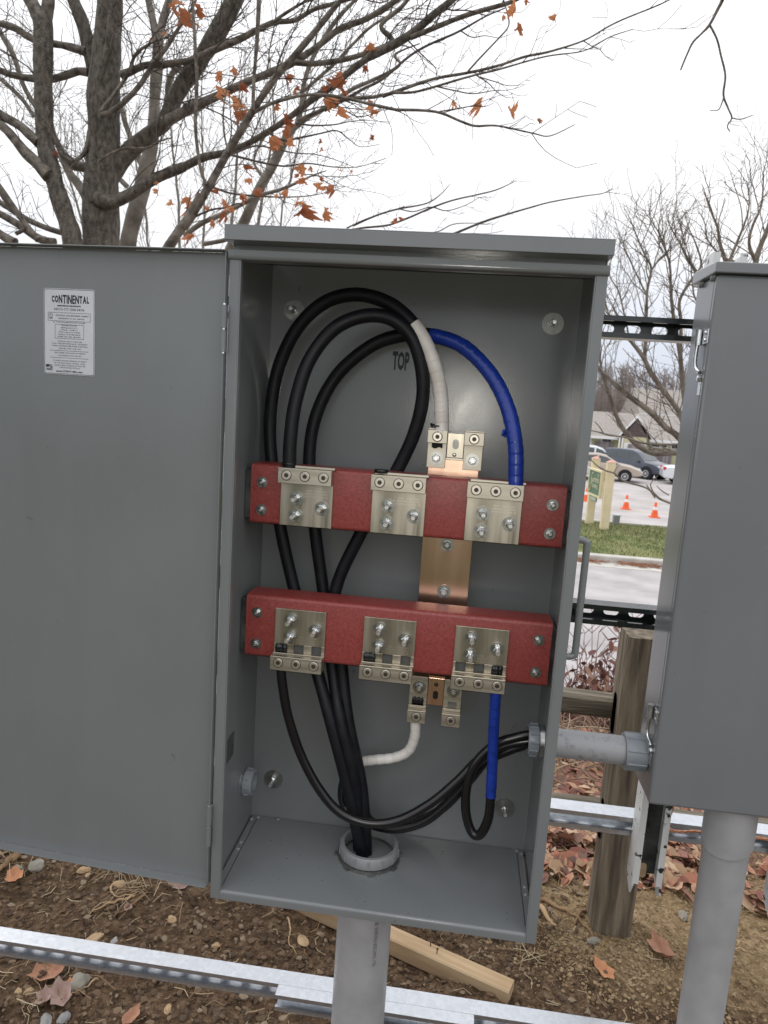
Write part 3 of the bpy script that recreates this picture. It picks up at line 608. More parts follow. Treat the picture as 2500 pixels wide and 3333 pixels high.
emit('tab_screw', MB().lathe((.0872, .184, .3955), (0, -1, 0), [(0, .0042), (.0015, .0038), (.0024, .002)], 14), M['socket'], nb, smooth=60)
emit('tinned_tab', MB().box(.0715, .1030, .188, .192, .853, .8995), M['plate'], nb, bevel=.0006)
emit('tab_ledge', MB().box(.0705, .1040, .184, .2065, .8485, .8527), M['plate'], nb, bevel=.0005)
emit('tab_slot', MB().prism(oval(.0875, .1877, .879, .0060, .0035), (0, -.0003, 0)), M['zincdull'], nb)
emit('tab_screw', MB().lathe((.0865, .188, .8585), (0, -1, 0), [(0, .0040), (.0015, .0036), (.0026, .002)], 14), M['zinc'], nb, smooth=60)
stud(nb, (.0862, .2069, .679), SHORT, .3, name='bus_bolt'); stud(nb, (.0870, .2069, .5835), SHORT, .1, name='bus_bolt')
def neutral_lug(xc, top, label, wire):
    t = thing('neutral_lug', (xc, .186, .83 if top else .32), label, 'lug', 'tinned neutral lugs'); w = .0178
    if top:
        emit('lug_plate_base', MB().box(xc-w, xc+w, .181, .1845, .832, .8795), M['lug'], t, bevel=.0006)
        emit('clamp_block', MB().box(xc-w-.0008, xc+w+.0008, .161, .1843, .8798, .9045), M['lug'], t, bevel=.0008)
        emit('clamp_back', MB().box(xc-w, xc+w+.001, .172, .1843, .9048, .9072), M['lug'], t, bevel=.0004)
        screw(t, (xc, .1609, .892)); stud(t, (xc, .1809, .8505), SHORT, .2 if wire else .5, name='lug_bolt')
        if wire:
            c = MB()
            for k in range(9): c.cyl((xc-.009+.0022*k, .1775, .881), (xc-.0085+.0022*k, .1775, .8705-.0015*math.sin(k*.8)), .0016, 6)
            emit('conductor_end', c, M['comp'], t, label='dark stranded conductor end')
            c = MB()
            for k in range(14):
                a = k*2.4; q = V((xc+.0125*math.cos(a), .173+.010*math.sin(a), .909)); c.tube([q, q+V((.003*math.cos(a*3), -.002, .004)), q+V((.006*math.sin(a*2), -.003, .005+.003*math.sin(a)))], .0012, 5)
            emit('frayed_tape', c, M['comp'], t)
    else:
        emit('lug_plate_base', MB().box(xc-w, xc+w, .181, .1845, .352, .410), M['lug'], t, bevel=.0006)
        emit('clamp_block', MB().box(xc-w-.0008, xc+w+.0008, .161, .1843, .3195, .3465), M['lug'], t, bevel=.0010)
        emit('clamp_shelf', MB().box(xc-w, xc+w, .174, .1846, .3468, .3518), M['lug'], t, bevel=.0004)
        screw(t, (xc, .1609, .333)); stud(t, (xc+.001, .1809, .388), SHORT, .2 if wire else .5, name='lug_bolt')
        c = MB()
        if wire:
            for k in range(7): c.lathe((xc-.009+.003*k, .180, .352), (0, -.05, 1), [(0, .0028), (.008, .003), (.0125+.002*math.sin(k*2.2), .0022), (.0145+.002*math.sin(k*2.2), .0008)], 7)
            emit('conductor_end', c, M['comp'], t, smooth=180, label='conductor end smeared with black joint compound')
        else: emit('wire_opening', c.box(xc-.0085, xc+.0095, .1803, .1808, .353, .3645), M['zincdull'], t)
neutral_lug(.0525, True, 'upper neutral lug clamping the white taped cable', True)
neutral_lug(.1215, True, 'empty upper neutral lug beside the white taped cable', False)
neutral_lug(.0525, False, 'lower neutral lug holding the bent white cable', True)
neutral_lug(.1215, False, 'empty lower neutral lug partly hidden behind a lug plate', False)
# ------------------------------------------------------------------ cables
def wrapped(pts, r, pitch=.019, amp=.0006):
    # tape overlaps: the radius steps up at every turn of tape
    out = []; rad = []; s_ = 0
    P_ = catmull(pts, 5)
    for i, p in enumerate(P_):
        if i: s_ += (V(p)-V(P_[i-1])).length
        out.append(p); rad.append(r+amp*((s_/pitch) % 1)+.0004*noise.noise(V((s_*90, r*1000, 0))))
    return out, rad
def cable(name, raw, r, segs, label, cat='cable'):
    # raw: centre line; segs: list of (part name, from, to, material, taped)
    P_ = catmull(raw, 8); t = thing(name, P_[0], label, cat)
    for nm, a, b, mt, tape in segs:
        i0 = 0 if a == 0 else min(range(len(P_)), key=lambda i: (V(P_[i])-V(a)).length); i1 = len(P_)-1 if b == 1 else min(range(len(P_)), key=lambda i: (V(P_[i])-V(b)).length)
        q = P_[i0:i1+1]
        if len(q) < 2: continue
        if tape: pts, rad = wrapped(q, r+.0006)
        else: pts, rad = q, [r*(1+.03*noise.noise(V((i*.21, r*900, 0)))+.012*noise.noise(V((i*.9, 3, 0)))) for i in range(len(q))]
        emit(nm, MB().tube(pts, rad, 18), M[mt], t, smooth=50)
    return t
def xyz(l): return [p[:3] for p in l]
CA = xyz([(-0.0327, 0.16, 0.0031, 0.0043), (-0.075, 0.15, 0.1714, 0.0042), (-0.117, 0.15, 0.3067, 0.0042), (-0.1591, 0.175, 0.4101, 0.0042), (-0.2132, 0.205, 0.5427, 0.0043), (-0.2527, 0.205, 0.6846, 0.0042), (-0.2765, 0.205, 0.815, 0.0042), (-0.2832, 0.205, 0.9069, 0.0041), (-0.2707, 0.2, 0.9979, 0.0041), (-0.2348, 0.19, 1.0766, 0.004), (-0.1811, 0.18, 1.1279, 0.0039), (-0.1184, 0.17, 1.1445, 0.0039), (-0.0556, 0.162, 1.1305, 0.0038), (-0.007, 0.155, 1.0946, 0.0038), (0.0285, 0.155, 1.0424, 0.0038), (0.05, 0.165, 0.9809, 0.0039), (0.0579, 0.173, 0.9194, 0.0039), (0.0586, 0.173, 0.8993, 0.0039)])
cable('power_cable', CA, .0127, [('black_jacket', 0, CA[13], 'black', 0), ('white_tape', CA[13], 1, 'white', 1)], 'outermost black cable loop ending in white tape at the neutral lug')
CB = xyz([(-0.0279, 0.17, -0.0031, 0.0044), (-0.0487, 0.168, 0.1647, 0.0043), (-0.0843, 0.165, 0.3036, 0.0042), (-0.1074, 0.185, 0.412, 0.0043), (-0.1325, 0.195, 0.5532, 0.0042), (-0.0857, 0.195, 0.6911, 0.0042), (-0.0213, 0.185, 0.8218, 0.004), (0.0112, 0.172, 0.9092, 0.004), (0.0186, 0.16, 0.9873, 0.0039), (-0.0015, 0.15, 1.0595, 0.0038), (-0.041, 0.142, 1.0979, 0.0038), (-0.0931, 0.134, 1.1025, 0.0038), (-0.1482, 0.125, 1.0756, 0.0038), (-0.1902, 0.115, 1.0145, 0.0038), (-0.2092, 0.105, 0.9378, 0.0038), (-0.2144, 0.1, 0.8699, 0.0038), (-0.2137, 0.1, 0.8169, 0.0039)])
cable('power_cable', CB, .0127, [('black_jacket', 0, 1, 'black', 0)], 'black cable looping over into the upper left lug plate')
CC = xyz([(-0.0452, 0.185, -0.0161, 0.0044), (-0.0595, 0.155, 0.1706, 0.0043), (-0.0972, 0.15, 0.309, 0.0042), (-0.1274, 0.19, 0.4079, 0.0043), (-0.1572, 0.215, 0.5454, 0.0043), (-0.184, 0.215, 0.6888, 0.0042), (-0.2021, 0.215, 0.8198, 0.0042), (-0.1936, 0.215, 0.9128, 0.0041), (-0.1561, 0.215, 0.9948, 0.0041), (-0.0917, 0.208, 1.0547, 0.004), (-0.0296, 0.2, 1.0782, 0.004), (0.0239, 0.19, 1.0800, 0.0039), (0.0865, 0.17, 1.0612, 0.0039), (0.141, 0.145, 1.0125, 0.0038), (0.175, 0.122, 0.9545, 0.0037), (0.1936, 0.104, 0.8902, 0.0037), (0.1999, 0.1, 0.8281, 0.0037), (0.2007, 0.1, 0.8198, 0.0037)])
tcc = cable('power_cable', CC, .0127, [('black_jacket', 0, CC[11], 'black', 0), ('blue_tape', CC[11], 1, 'blue', 1)], 'thick cable arching from black jacket into bright blue tape')
fl_p = V((0.1726, 0.112, 0.9107))
emit('tape_end', MB().add([fl_p+V(q) for q in ((.006, 0, .006), (-.004, -.004, .004), (-.005, -.006, -.006), (.003, -.003, -.009), (.008, 0, -.006), (0, .003, 0))], [(0, 1, 2, 5), (5, 2, 3, 4), (0, 5, 4)]), M['blue'], tcc)
CD = xyz([(-0.2125, 0.1, 0.4324, 0.004), (-0.2094, 0.1, 0.4045, 0.004), (-0.1955, 0.105, 0.3325, 0.0041), (-0.1668, 0.11, 0.2511, 0.0041), (-0.1262, 0.112, 0.1813, 0.0041), (-0.0816, 0.112, 0.1375, 0.0042), (-0.0247, 0.112, 0.1223, 0.0041), (0.0343, 0.118, 0.1328, 0.0041), (0.0953, 0.128, 0.1718, 0.0041), (0.146, 0.138, 0.2223, 0.0041), (0.1833, 0.145, 0.2674, 0.0041), (0.2261, 0.15, 0.2976, 0.0041), (0.2739, 0.15, 0.3141, 0.0041), (0.3133, 0.15, 0.3219, 0.0041)])
cable('load_cable', CD, .0092, [('black_jacket', 0, 1, 'shiny', 0)], 'thin black cable sagging from the lower left lug plate to the side conduit')
CE = xyz([(0.0505, 0.185, 0.3145, 0.0042), (0.0518, 0.19, 0.2781, 0.0043), (0.0403, 0.2, 0.2391, 0.0043), (0.0103, 0.205, 0.2173, 0.0044), (-0.0336, 0.21, 0.2039, 0.0044), (-0.0631, 0.215, 0.1891, 0.0044), (-0.0944, 0.222, 0.1387, 0.0045), (-0.0886, 0.225, 0.0817, 0.0045), (-0.0386, 0.2, 0.0683, 0.0044), (0.0235, 0.165, 0.0833, 0.0043), (0.0886, 0.155, 0.1172, 0.0042), (0.1445, 0.158, 0.1808, 0.0042), (0.1899, 0.165, 0.2479, 0.0042), (0.2374, 0.165, 0.2816, 0.0041), (0.2808, 0.165, 0.3027, 0.0041), (0.3159, 0.165, 0.3129, 0.0041)])
cable('load_cable', CE, .0095, [('white_tape', 0, CE[5], 'white', 1), ('black_jacket', CE[5], 1, 'shiny', 0)], 'bent white taped cable turning from the lower neutral lug behind the bundle')
CF = xyz([(0.2, 0.1, 0.4368, 0.0039), (0.2003, 0.1, 0.414, 0.0039), (0.2029, 0.105, 0.3472, 0.0039), (0.2072, 0.11, 0.2698, 0.004), (0.2097, 0.112, 0.2114, 0.004), (0.2088, 0.114, 0.1614, 0.0041), (0.1958, 0.118, 0.1246, 0.0041), (0.1794, 0.124, 0.1263, 0.0041), (0.1653, 0.13, 0.1653, 0.0041), (0.1643, 0.135, 0.2214, 0.0041), (0.1788, 0.138, 0.2657, 0.0041), (0.2115, 0.14, 0.3046, 0.0041), (0.2459, 0.142, 0.3213, 0.0041), (0.2764, 0.145, 0.3304, 0.0041), (0.3119, 0.148, 0.3332, 0.004)])
cable('load_cable', CF, .0092, [('blue_tape', 0, CF[4], 'blue', 1), ('black_jacket', CF[4], 1, 'shiny', 0)], 'thin blue taped cable dropping from the lower right lug into a loop')
CG = xyz([(0.0089, 0.205, 0.4073, 0.0043), (-0.0103, 0.225, 0.3466, 0.0044), (-0.0435, 0.232, 0.2355, 0.0044), (-0.0674, 0.235, 0.1242, 0.0045), (-0.0294, 0.205, 0.0697, 0.0044), (0.0411, 0.185, 0.0804, 0.0044), (0.115, 0.178, 0.1293, 0.0043), (0.1663, 0.178, 0.1976, 0.0042), (0.2069, 0.17, 0.2653, 0.0042), (0.2501, 0.168, 0.2935, 0.0041), (0.2838, 0.165, 0.3187, 0.0041), (0.3147, 0.165, 0.3244, 0.0041)])
cable('load_cable', CG[3:], .0092, [('black_jacket', 0, 1, 'shiny', 0)], 'thin black cable rising from behind the bundle to the side conduit')
# ------------------------------------------------------------------ conduits
c1 = thing('conduit_riser', (-.024, .165, GZ), 'thick grey plastic conduit rising into the cabinet floor', 'conduit')
emit('pipe', MB().lathe((-.024, .165, GZ-.2), (0, 0, 1), [(0, .0572), (.7985, .0572), (.7985, .051), (0, .051)], 48, True), M['pvc'], c1, smooth=40)
pa = MB(); random.seed(6)
lt = text_mb('90C UNDERGROUND USE  SUNLIGHT RESISTANT  1.(07', .0115, .62, 0, 'LEFT')
def wrap(x, y, z):                                                # print running down the pipe, wrapped round it
    a = R(-36)+z/.0578; return (-.024+.0576*math.sin(-a), .165-.0576*math.cos(a), -.02-x)
pa.add([wrap(*p) for p in lt.v], lt.f); emit('pipe_print', pa, M['stick'], c1)
def bushing(mb, p, ax, ro, ri, h, nrib=14):
    mb.lathe(p, ax, [(0, ri), (0, ro), (h*.25, ro*1.015), (h*.85, ro*.99), (h, ro*.955), (h, ri), (h*.8, ri*.97)], 48, True)
    ax = V(ax).normalized(); u = ax.orthogonal().normalized(); w = ax.cross(u)
    for k in range(nrib):
        a = 2*math.pi*k/nrib; q = V(p)+(u*math.cos(a)+w*math.sin(a))*ro; mb.cyl(q+ax*h*.08, q+ax*h*.82, .0022, 6)
    return mb
emit('bushing', bushing(MB(), (-.024, .165, .0245), (0, 0, 1), .0615, .0525, .022), M['bush'], c1, smooth=35)
lo_ = MB(); lo_.ring((-.024, .165, .0182), (-.024, .165, .0232), .0655, .053, 48)
for k in range(8):
    a = k*math.pi/4+.2; lo_.box(-.006, .006, .064, .0705, .0188, .0226); n = 8
    for i in range(len(lo_.v)-n, len(lo_.v)):
        x, y, z = lo_.v[i]; lo_.v[i] = (-.024+x*math.cos(a)-y*math.sin(a), .165+x*math.sin(a)+y*math.cos(a), z)
emit('locknut', lo_, M['zincdull'], c1, smooth=35)
emit('conduit_mouth', MB().cyl((-.024, .165, -.02), (-.024, .165, -.0185), .0508, 32), M['hole'], c1)
c2 = thing('conduit_nipple', (.4, .15, .318), 'short scuffed grey conduit joining the two cabinets', 'conduit')
NY, NZ = .15, .318
emit('pipe', MB().lathe((.2995, NY, NZ), (1, 0, 0), [(0, .0272), (.197, .0272), (.197, .0235), (0, .0235)], 40, True), M['pvcdirty'], c2, smooth=40)
for x, ln, nm, rr_ in ((.3055, .0155, 'terminal_adapter', .0318), (.4545, .041, 'coupling', .0338)):
    a = MB(); a.lathe((x, NY, NZ), (1, 0, 0), [(0, .0276), (0, rr_), (ln*.9, rr_), (ln, rr_-.0012), (ln, .0276)], 44, True)
    for k in range(8):
        an = k*math.pi/4+.35; q = V((x+.003, NY+rr_*math.cos(an), NZ+rr_*math.sin(an))); a.cyl(q, q+V((ln-.006, 0, 0)), .0022, 6)
    emit(nm, a, M['fit'], c2, smooth=35)
a = MB(); a.ring((.2935, NY, NZ), (.3022, NY, NZ), .0335, .0275, 40); emit('locknut', a, M['zinc'], c2, smooth=35)
emit('bushing', bushing(MB(), (.2925, NY, NZ), (-1, 0, 0), .0305, .0245, .020, 12), M['fit'], c2, smooth=35)
emit('conduit_mouth', MB().cyl((.2995, NY, NZ), (.301, NY, NZ), .0234, 32), M['hole'], c2)

# ------------------------------------------------------------------ meter cabinet on the right
mt_ = thing('meter_cabinet', (.5, .09, .246), 'closed grey steel meter cabinet with latches on its left side', 'cabinet')
MX, MY0, MY1, MZ0, MZ1 = .4972, .090, .1985, .246, 1.194
mp = M['meter']
emit('body', MB().box(MX, MX+.40, MY0+.018, MY1, MZ0+.002, MZ1-.0003), mp, mt_, bevel=.002)
emit('front_cover', MB().box(MX-.0012, MX+.4012, MY0, MY0+.0172, MZ0, MZ1-.0006), mp, mt_, bevel=.005)
ld = MB(); poly = [(MX-.009, MY0-.010, MZ1), (MX-.009, MY0-.010, MZ1+.0175), (MX-.009, MY1-.012, MZ1+.0215), (MX-.009, MY1+.004, MZ1+.0195), (MX-.009, MY1+.004, MZ1)]
ld.prism(poly, (.42, 0, 0)); emit('lid', ld, mp, mt_, bevel=.002)
for y in (.108, .168): emit('lid_clip', MB().lathe((MX-.0008, y, MZ1-.0005), (-.4, 0, -1), [(0, .006), (.006, .005), (.010, .002)], 10), mp, mt_, smooth=60)
def latch(zc, up, lab):
    # clip plate with barrel, bent lever and catch, on the left wall
    s = 1 if up else -1; x = MX-.0013
    p = MB().box(x-.002, x, MY0+.006, MY0+.030, zc-.012, zc+.012); o = emit('latch', p, M['zinc'], mt_, bevel=.0005, label=lab)
    emit('barrel', MB().cyl((x-.006, MY0+.038, zc-.013), (x-.006, MY0+.038, zc+.013), .0065, 14), M['zinc'], o, smooth=40)
    pts = catmull([(x-.0065, MY0+.040, zc-.012), (x-.007, MY0+.040, zc-.035), (x-.0065, MY0+.036, zc-.049), (x-.004, MY0+.026, zc-.057), (x-.003, MY0+.018, zc-.060)], 5)
    emit('lever', MB().tube(pts, .0036, 10), M['zinc'], o, smooth=60)
    emit('catch', MB().box(x-.0018, x, MY0+.014, MY0+.024, zc-.098, zc-.076), M['zinc'], o, bevel=.0004)
    for dy, dz in ((.011, .006), (.011, -.006)): emit('rivet', MB().lathe((x-.0018, MY0+dy+.006, zc+dz), (-1, 0, 0), [(0, .0032), (.0015, .0026), (.0022, .001)], 10), M['zinc'], o, smooth=60)
    emit('bolt_head', MB().lathe((x-.0002, MY0+.020, zc-.070), (-1, 0, 0), [(0, .0058), (.005, .0055), (.006, .004)], 6), M['zinc'], o)
latch(1.094, True, 'upper zinc latch'); latch(.412, False, 'lower zinc latch')
c3 = thing('conduit_riser', (.668, .15, GZ), 'grey plastic conduit rising into the bottom of the meter cabinet', 'conduit')
emit('pipe', MB().lathe((.668, .15, GZ-.2), (0, 0, 1), [(0, .041), (1.0455, .041), (1.0455, .036), (0, .036)], 44, True), M['pvc'], c3, smooth=40)
bl = MB(); n = 44
for k in range(n):                                                # collar with a slanting lower edge
    a = 2*math.pi*k/n; ca, sa = math.cos(a), math.sin(a); zl = .158+.016*math.cos(a-.9)
    bl.v += [(.668+.0413*ca, .15+.0413*sa, zl), (.668+.0463*ca, .15+.0463*sa, zl+.002), (.668+.0463*ca, .15+.0463*sa, .2455), (.668+.0413*ca, .15+.0413*sa, .2455)]
bl.f = [(k*4+i, ((k+1) % n)*4+i, ((k+1) % n)*4+(i+1) % 4, k*4+(i+1) % 4) for k in range(n) for i in range(4)]
emit('collar', bl, M['pvc'], c3, smooth=40)
# ------------------------------------------------------------------ strut channels
def strut(name, x0, x1, y0, y1, z0, z1, mat, label, off=0., lip=.0075, org=None):
    # C section open towards -y, slotted web at the back
    t = .0024; b = MB()
    b.box(x0, x1, y0, y1, z1-t, z1); b.box(x0, x1, y0, y1, z0, z0+t)
    b.box(x0, x1, y0+.0001, y0+t, z1-lip-t, z1-t); b.box(x0, x1, y0+.0001, y0+t, z0+t, z0+t+lip)
    b.box(x0, x1, y0+t, y0+.008, z1-lip-t, z1-lip-t+.0016); b.box(x0, x1, y0+t, y0+.008, z0+t+lip-.0016, z0+t+lip)
    zc = (z0+z1)/2; hh = .0080; hl = .0155; pitch = .0508
    b.box(x0, x1, y1-t, y1-.0001, zc+hh, z1-t); b.box(x0, x1, y1-t, y1-.0001, z0+t, zc-hh)
    x = x0; c = x0+off+pitch/2
    while True:
        l = min(c-hl, x1)
        if l > x: b.box(x, l, y1-t, y1-.0001, zc-hh, zc+hh)
        if c-hl >= x1: break
        for s, e_ in ((-1, c-hl), (1, c+hl)):                     # round ends of the slot
            for zz in (-1, 1):
                poly = [(e_, y1-t, zc+zz*hh)]+[(e_-s*hh+s*hh*math.sin(R(90*k/4)), y1-t, zc+zz*hh*math.cos(R(90*k/4))) for k in range(5)]
                if x0 < e_ < x1: b.prism(poly, (0, t-.0001, 0))
        x = min(c+hl, x1); c += pitch
        if x >= x1: break
    return emit(name, b, M[mat], label=label, cat='strut', group='steel strut rails', org=(x0, y0, z0))
strut('strut_rail', -1.25, 1.3, .2548, .2960, 1.1010, 1.1423, 'dkstrut', 'dark slotted strut rail behind the tops of both cabinets', .012)
strut('strut_rail', -1.25, 1.3, .2548, .2960, .5310, .5723, 'dkstrut', 'dark slotted strut rail behind the pull handle at mid height', .034)
strut('strut_rail', -1.25, 1.3, .2548, .2960, .0790, .1200, 'galv', 'shiny galvanised strut rail behind the lower edge of both cabinets', .03)
strut('strut_rail', -1.45, 1.3, .2548, .2960, -.4430, -.4020, 'galv', 'long galvanised strut rail low over the soil across the picture', .02)
strut('strut_rail', -.2225, .2300, .2243, .2546, -.4430, -.4025, 'galv', 'short galvanised strut piece fixed in front of the lowest rail', .3)
strut('strut_rail', -1.06, -.955, .2148, .2546, -.455, -.415, 'galv', 'galvanised strut end poking in at the left picture edge', .3)
# posts of the rack, standing out of the picture, carry the rails
for x, l in ((-1.2, 'galvanised rack post out beyond the open door'), (1.2, 'galvanised rack post beyond the meter cabinet')):
    emit('rack_post', MB().box(x-.02, x+.02, .2965, .3365, GZ-.3, 1.3), M['galv'], label=l, cat='post', org=(x, .31, GZ))
# chipped white upright channel the meter cabinet is bolted to
def upright(xa, xb, ztop, zbot, label, y0=.2000, y1=.2475):
    t = thing('upright_channel', (xa, y1, zbot), label, 'channel'); w = .0035
    l = MB(); l.prism([(xa, y0+.014, zbot), (xa, y0, zbot+.026), (xa, y0, ztop), (xa, y1, ztop), (xa, y1, zbot+.022)], (w, 0, 0)); emit('left_flange', l, M['chip'], t, bevel=.0006)
    l = MB(); l.prism([(xb-w, y0+.014, zbot), (xb-w, y0, zbot+.010), (xb-w, y0, ztop), (xb-w, y1, ztop), (xb-w, y1, zbot+.022)], (w, 0, 0)); emit('right_flange', l, M['chip'], t, bevel=.0006)
    emit('web', MB().box(xa+w, xb-w, y1-w, y1-.0002, zbot+.028, ztop-.014), M['dkgreen'], t)
    for s, a in ((1, xa+w), (-1, xb-w)): 
        x0, x1 = sorted((a, a+s*.009)); emit('front_lip', MB().box(x0, x1, y0+.0002, y0+.003, zbot+.03, ztop-.0005), M['chip'], t)
    xm = (xa+xb)/2; emit('bolt', MB().lathe((xm-.004, y1-w, .108), (0, -1, 0), [(0, .016), (.002, .016), (.002, .009), (.009, .009)], 18), M['dkgreen'], t, smooth=40)
    emit('slot', MB().prism(oval(xm+.002, y1-w-.0003, .012, .007, .010), (0, -.0003, 0)), M['lumber'], t) if zbot > -.1 else None
    return t
upright(.5185, .5775, 1.2535, -.022, 'chipped white steel channel standing behind the meter cabinet')
upright(.7960, .8550, 1.2535, -.036, 'second chipped steel channel cut off by the right picture edge')
cw = catmull(xyz([(0.5912, 0.235, 0.1852, 0.0028), (0.5885, 0.235, 0.1575, 0.0028), (0.5844, 0.235, 0.1363, 0.0029), (0.5842, 0.235, 0.1225, 0.0029), (0.5924, 0.235, 0.1154, 0.0029), (0.6116, 0.235, 0.1146, 0.0029), (0.6385, 0.235, 0.1191, 0.0028), (0.6749, 0.235, 0.1201, 0.0028), (0.7351, 0.235, 0.1217, 0.0028), (0.7951, 0.235, 0.1214, 0.0028)]), 5)
a = MB()
for ph in (0, 2.1, 4.2):
    pts = []
    for i, p in enumerate(cw): pts.append(V(p)+V((.0016*math.cos(i*.9+ph), .0016*math.sin(i*.9+ph), .0016*math.cos(i*.9+ph))))
    a.tube(pts, .0018, 7)
M['cu2'] = pm('bare_copper_wire', (.52, .23, .13), (.66, .33, .2), 60, 3, .35, metal=1)
emit('ground_wire', a, M['cu2'], label='bare stranded copper wire under the meter cabinet', cat='wire', smooth=60, org=cw[0])
# ------------------------------------------------------------------ split-rail fence
fe = thing('split_rail_fence', (.665, .85, GZ), 'weathered two-rail wooden fence with a square post', 'fence')
def rough_prism(x0, x1, y0, y1, z0, z1, axis, seed, j=.004, n=9):
    # squared timber with a slightly crooked outline
    random.seed(seed); b = MB(); rings = []
    for i in range(n):
        t = i/(n-1); o = V((random.uniform(-j, j), random.uniform(-j, j), random.uniform(-j, j)))
        if axis == 'z':
            z = z0+(z1-z0)*t; c = .012; q = [(x0+c, y0), (x1-c, y0), (x1, y0+c), (x1, y1-c), (x1-c, y1), (x0+c, y1), (x0, y1-c), (x0, y0+c)]; rings.append([V((a+o.x, bb+o.y, z+(random.uniform(-j, j)*.8 if i == n-1 else 0))) for a, bb in q])
        else:
            x = x0+(x1-x0)*t; c = .010; q = [(y0+c, z0), (y1-c, z0), (y1, z0+c), (y1, z1-c), (y1-c, z1), (y0+c, z1), (y0, z1-c), (y0, z0+c)]; rings.append([V((x, a+o.y, bb+o.z)) for a, bb in q])
    m = 8; vs = [p for r in rings for p in r]
    b.add(vs, [(i*m+k, i*m+(k+1) % m, (i+1)*m+(k+1) % m, (i+1)*m+k) for i in range(n-1) for k in range(m)]+[tuple(range(m))[::-1], tuple(range((n-1)*m, n*m))])
    return b
for k, xp in enumerate((.6655, -1.78, 3.1)):
    p = emit('post', rough_prism(xp-.062, xp+.050, .780, .900, GZ-.4, .352-.01*k, 'z', 3+k, .0025), M['wood'], fe, smooth=30)
    for z in (.10, -.235):
        emit('rail_slot', MB().prism(oval(0, 0, 0, .018, .045), (0, 0, 0.0005)).xf(Matrix.Translation((xp-.0652, .845, z)) @ Matrix.Rotation(R(90), 4, 'Z')), M['hole'], p)
for z0, z1 in ((.066, .130), (-.268, -.205)):
    emit('rail', rough_prism(-1.83, .618, .862, .925, z0, z1, 'x', int(z1*100), .006, 14), M['woodh'], fe, smooth=30)
    emit('rail', rough_prism(.712, 3.1, .862, .925, z0-.01, z1-.01, 'x', 40+int(z1*100), .006, 14), M['woodh'], fe, smooth=30)
# ------------------------------------------------------------------ cut timber lying on the soil, two nails in it
lu = thing('timber_offcut', (.16, .58, GZ), 'pale sawn timber offcut lying on the dark soil', 'timber')
A_, B_ = V((.345, .519, -.575)), V((-.32, .775, -.575)); d_ = (B_-A_).normalized(); s_ = V((-d_.y, d_.x, 0))
lb = MB(); n = 8; prf = [(-.024, -.026), (.024, -.026), (.026, -.022), (.026, .022), (.022, .026), (-.022, .026), (-.026, .022), (-.026, -.022)]
ln = (B_-A_).length; lb.v = [(t*ln, a, c) for t in (0, 1) for a, c in prf]; lb.f = [(k, (k+1) % 8, (k+1) % 8+8, k+8) for k in range(8)]+[tuple(range(8))[::-1], tuple(range(8, 16))]
o = bpy.data.objects.new('beam', lb.mesh('beam', M['lumber'], 30)); COL.objects.link(o); o.parent = lu; o.location = A_-WL[lu.name]; o.rotation_euler = (0, 0, math.atan2(d_.y, d_.x)); WL[o.name] = A_
for u, v_, tl in ((.215, .004, .1), (.240, -.012, -.15)):
    q = A_+d_*u+s_*v_+V((0, 0, .024)); nl = MB(); nl.cyl(q, q+V((tl*.012, 0, .015)), .0016, 8); nl.cyl(q+V((tl*.012, 0, .015)), q+V((tl*.012, 0, .0170)), .0036, 10)
    emit('nail', nl, M['nail'], lu, smooth=40)
# ------------------------------------------------------------------ pebbles, clods, roots, leaves on the ground
random.seed(21)
ICO = [(0, 0, 1), (.894, 0, .447), (.276, .851, .447), (-.724, .526, .447), (-.724, -.526, .447), (.276, -.851, .447), (.724, .526, -.447), (-.276, .851, -.447), (-.894, 0, -.447), (-.276, -.851, -.447), (.724, -.526, -.447), (0, 0, -1)]
ICF = [(0, 1, 2), (0, 2, 3), (0, 3, 4), (0, 4, 5), (0, 5, 1), (1, 6, 2), (2, 7, 3), (3, 8, 4), (4, 9, 5), (5, 10, 1), (2, 6, 7), (3, 7, 8), (4, 8, 9), (5, 9, 10), (1, 10, 6), (6, 11, 7), (7, 11, 8), (8, 11, 9), (9, 11, 10), (10, 11, 6)]
def clod(mb, x, y, s, flat=.7):
    z = hz(x, y)+s*.15; a = random.uniform(0, 6.28); ca, sa = math.cos(a), math.sin(a); sx_, sy_ = s*random.uniform(.7, 1.3), s*random.uniform(.6, 1)
    vs = []
    for p in ICO:
        k = random.uniform(.6, 1.3); px, py, pz = p[0]*sx_*k, p[1]*sy_*k, p[2]*s*flat*k
        vs.append((x+px*ca-py*sa, y+px*sa+py*ca, z+pz))
    mb.add(vs, ICF)
pb, sc_ = MB(), MB()
for _ in range(36000):
    y = random.uniform(.02, 1.5); x = random.uniform(-1.35-.2*y, 1.25+.2*y); s = .0017+.0065*random.random()**6
    sandy = x+.35*(noise.noise(V((x*2.6, y*2.6, 0))))*.7 > .40 and y > .55
    clod(sc_ if sandy else pb, x, y, s)
for _ in range(4000): clod(sc_, random.gauss(.66, .16), random.gauss(.70, .09), .0016+.006*random.random()**4)
for _ in range(2600):                                             # half-buried clods
    y = random.uniform(.02, 1.3); x = random.uniform(-1.3, .55+.1*y); clod(pb, x, y, random.uniform(.005, .013), .55)
emit('soil_crumbs', pb, M['pebble'], kind='stuff', label='crumbs and small pebbles scattered over the dark soil', cat='gravel')
emit('sand_crumbs', sc_, M['sandclod'], kind='stuff', label='sandy crumbs and pebbles round the fence post', cat='gravel')
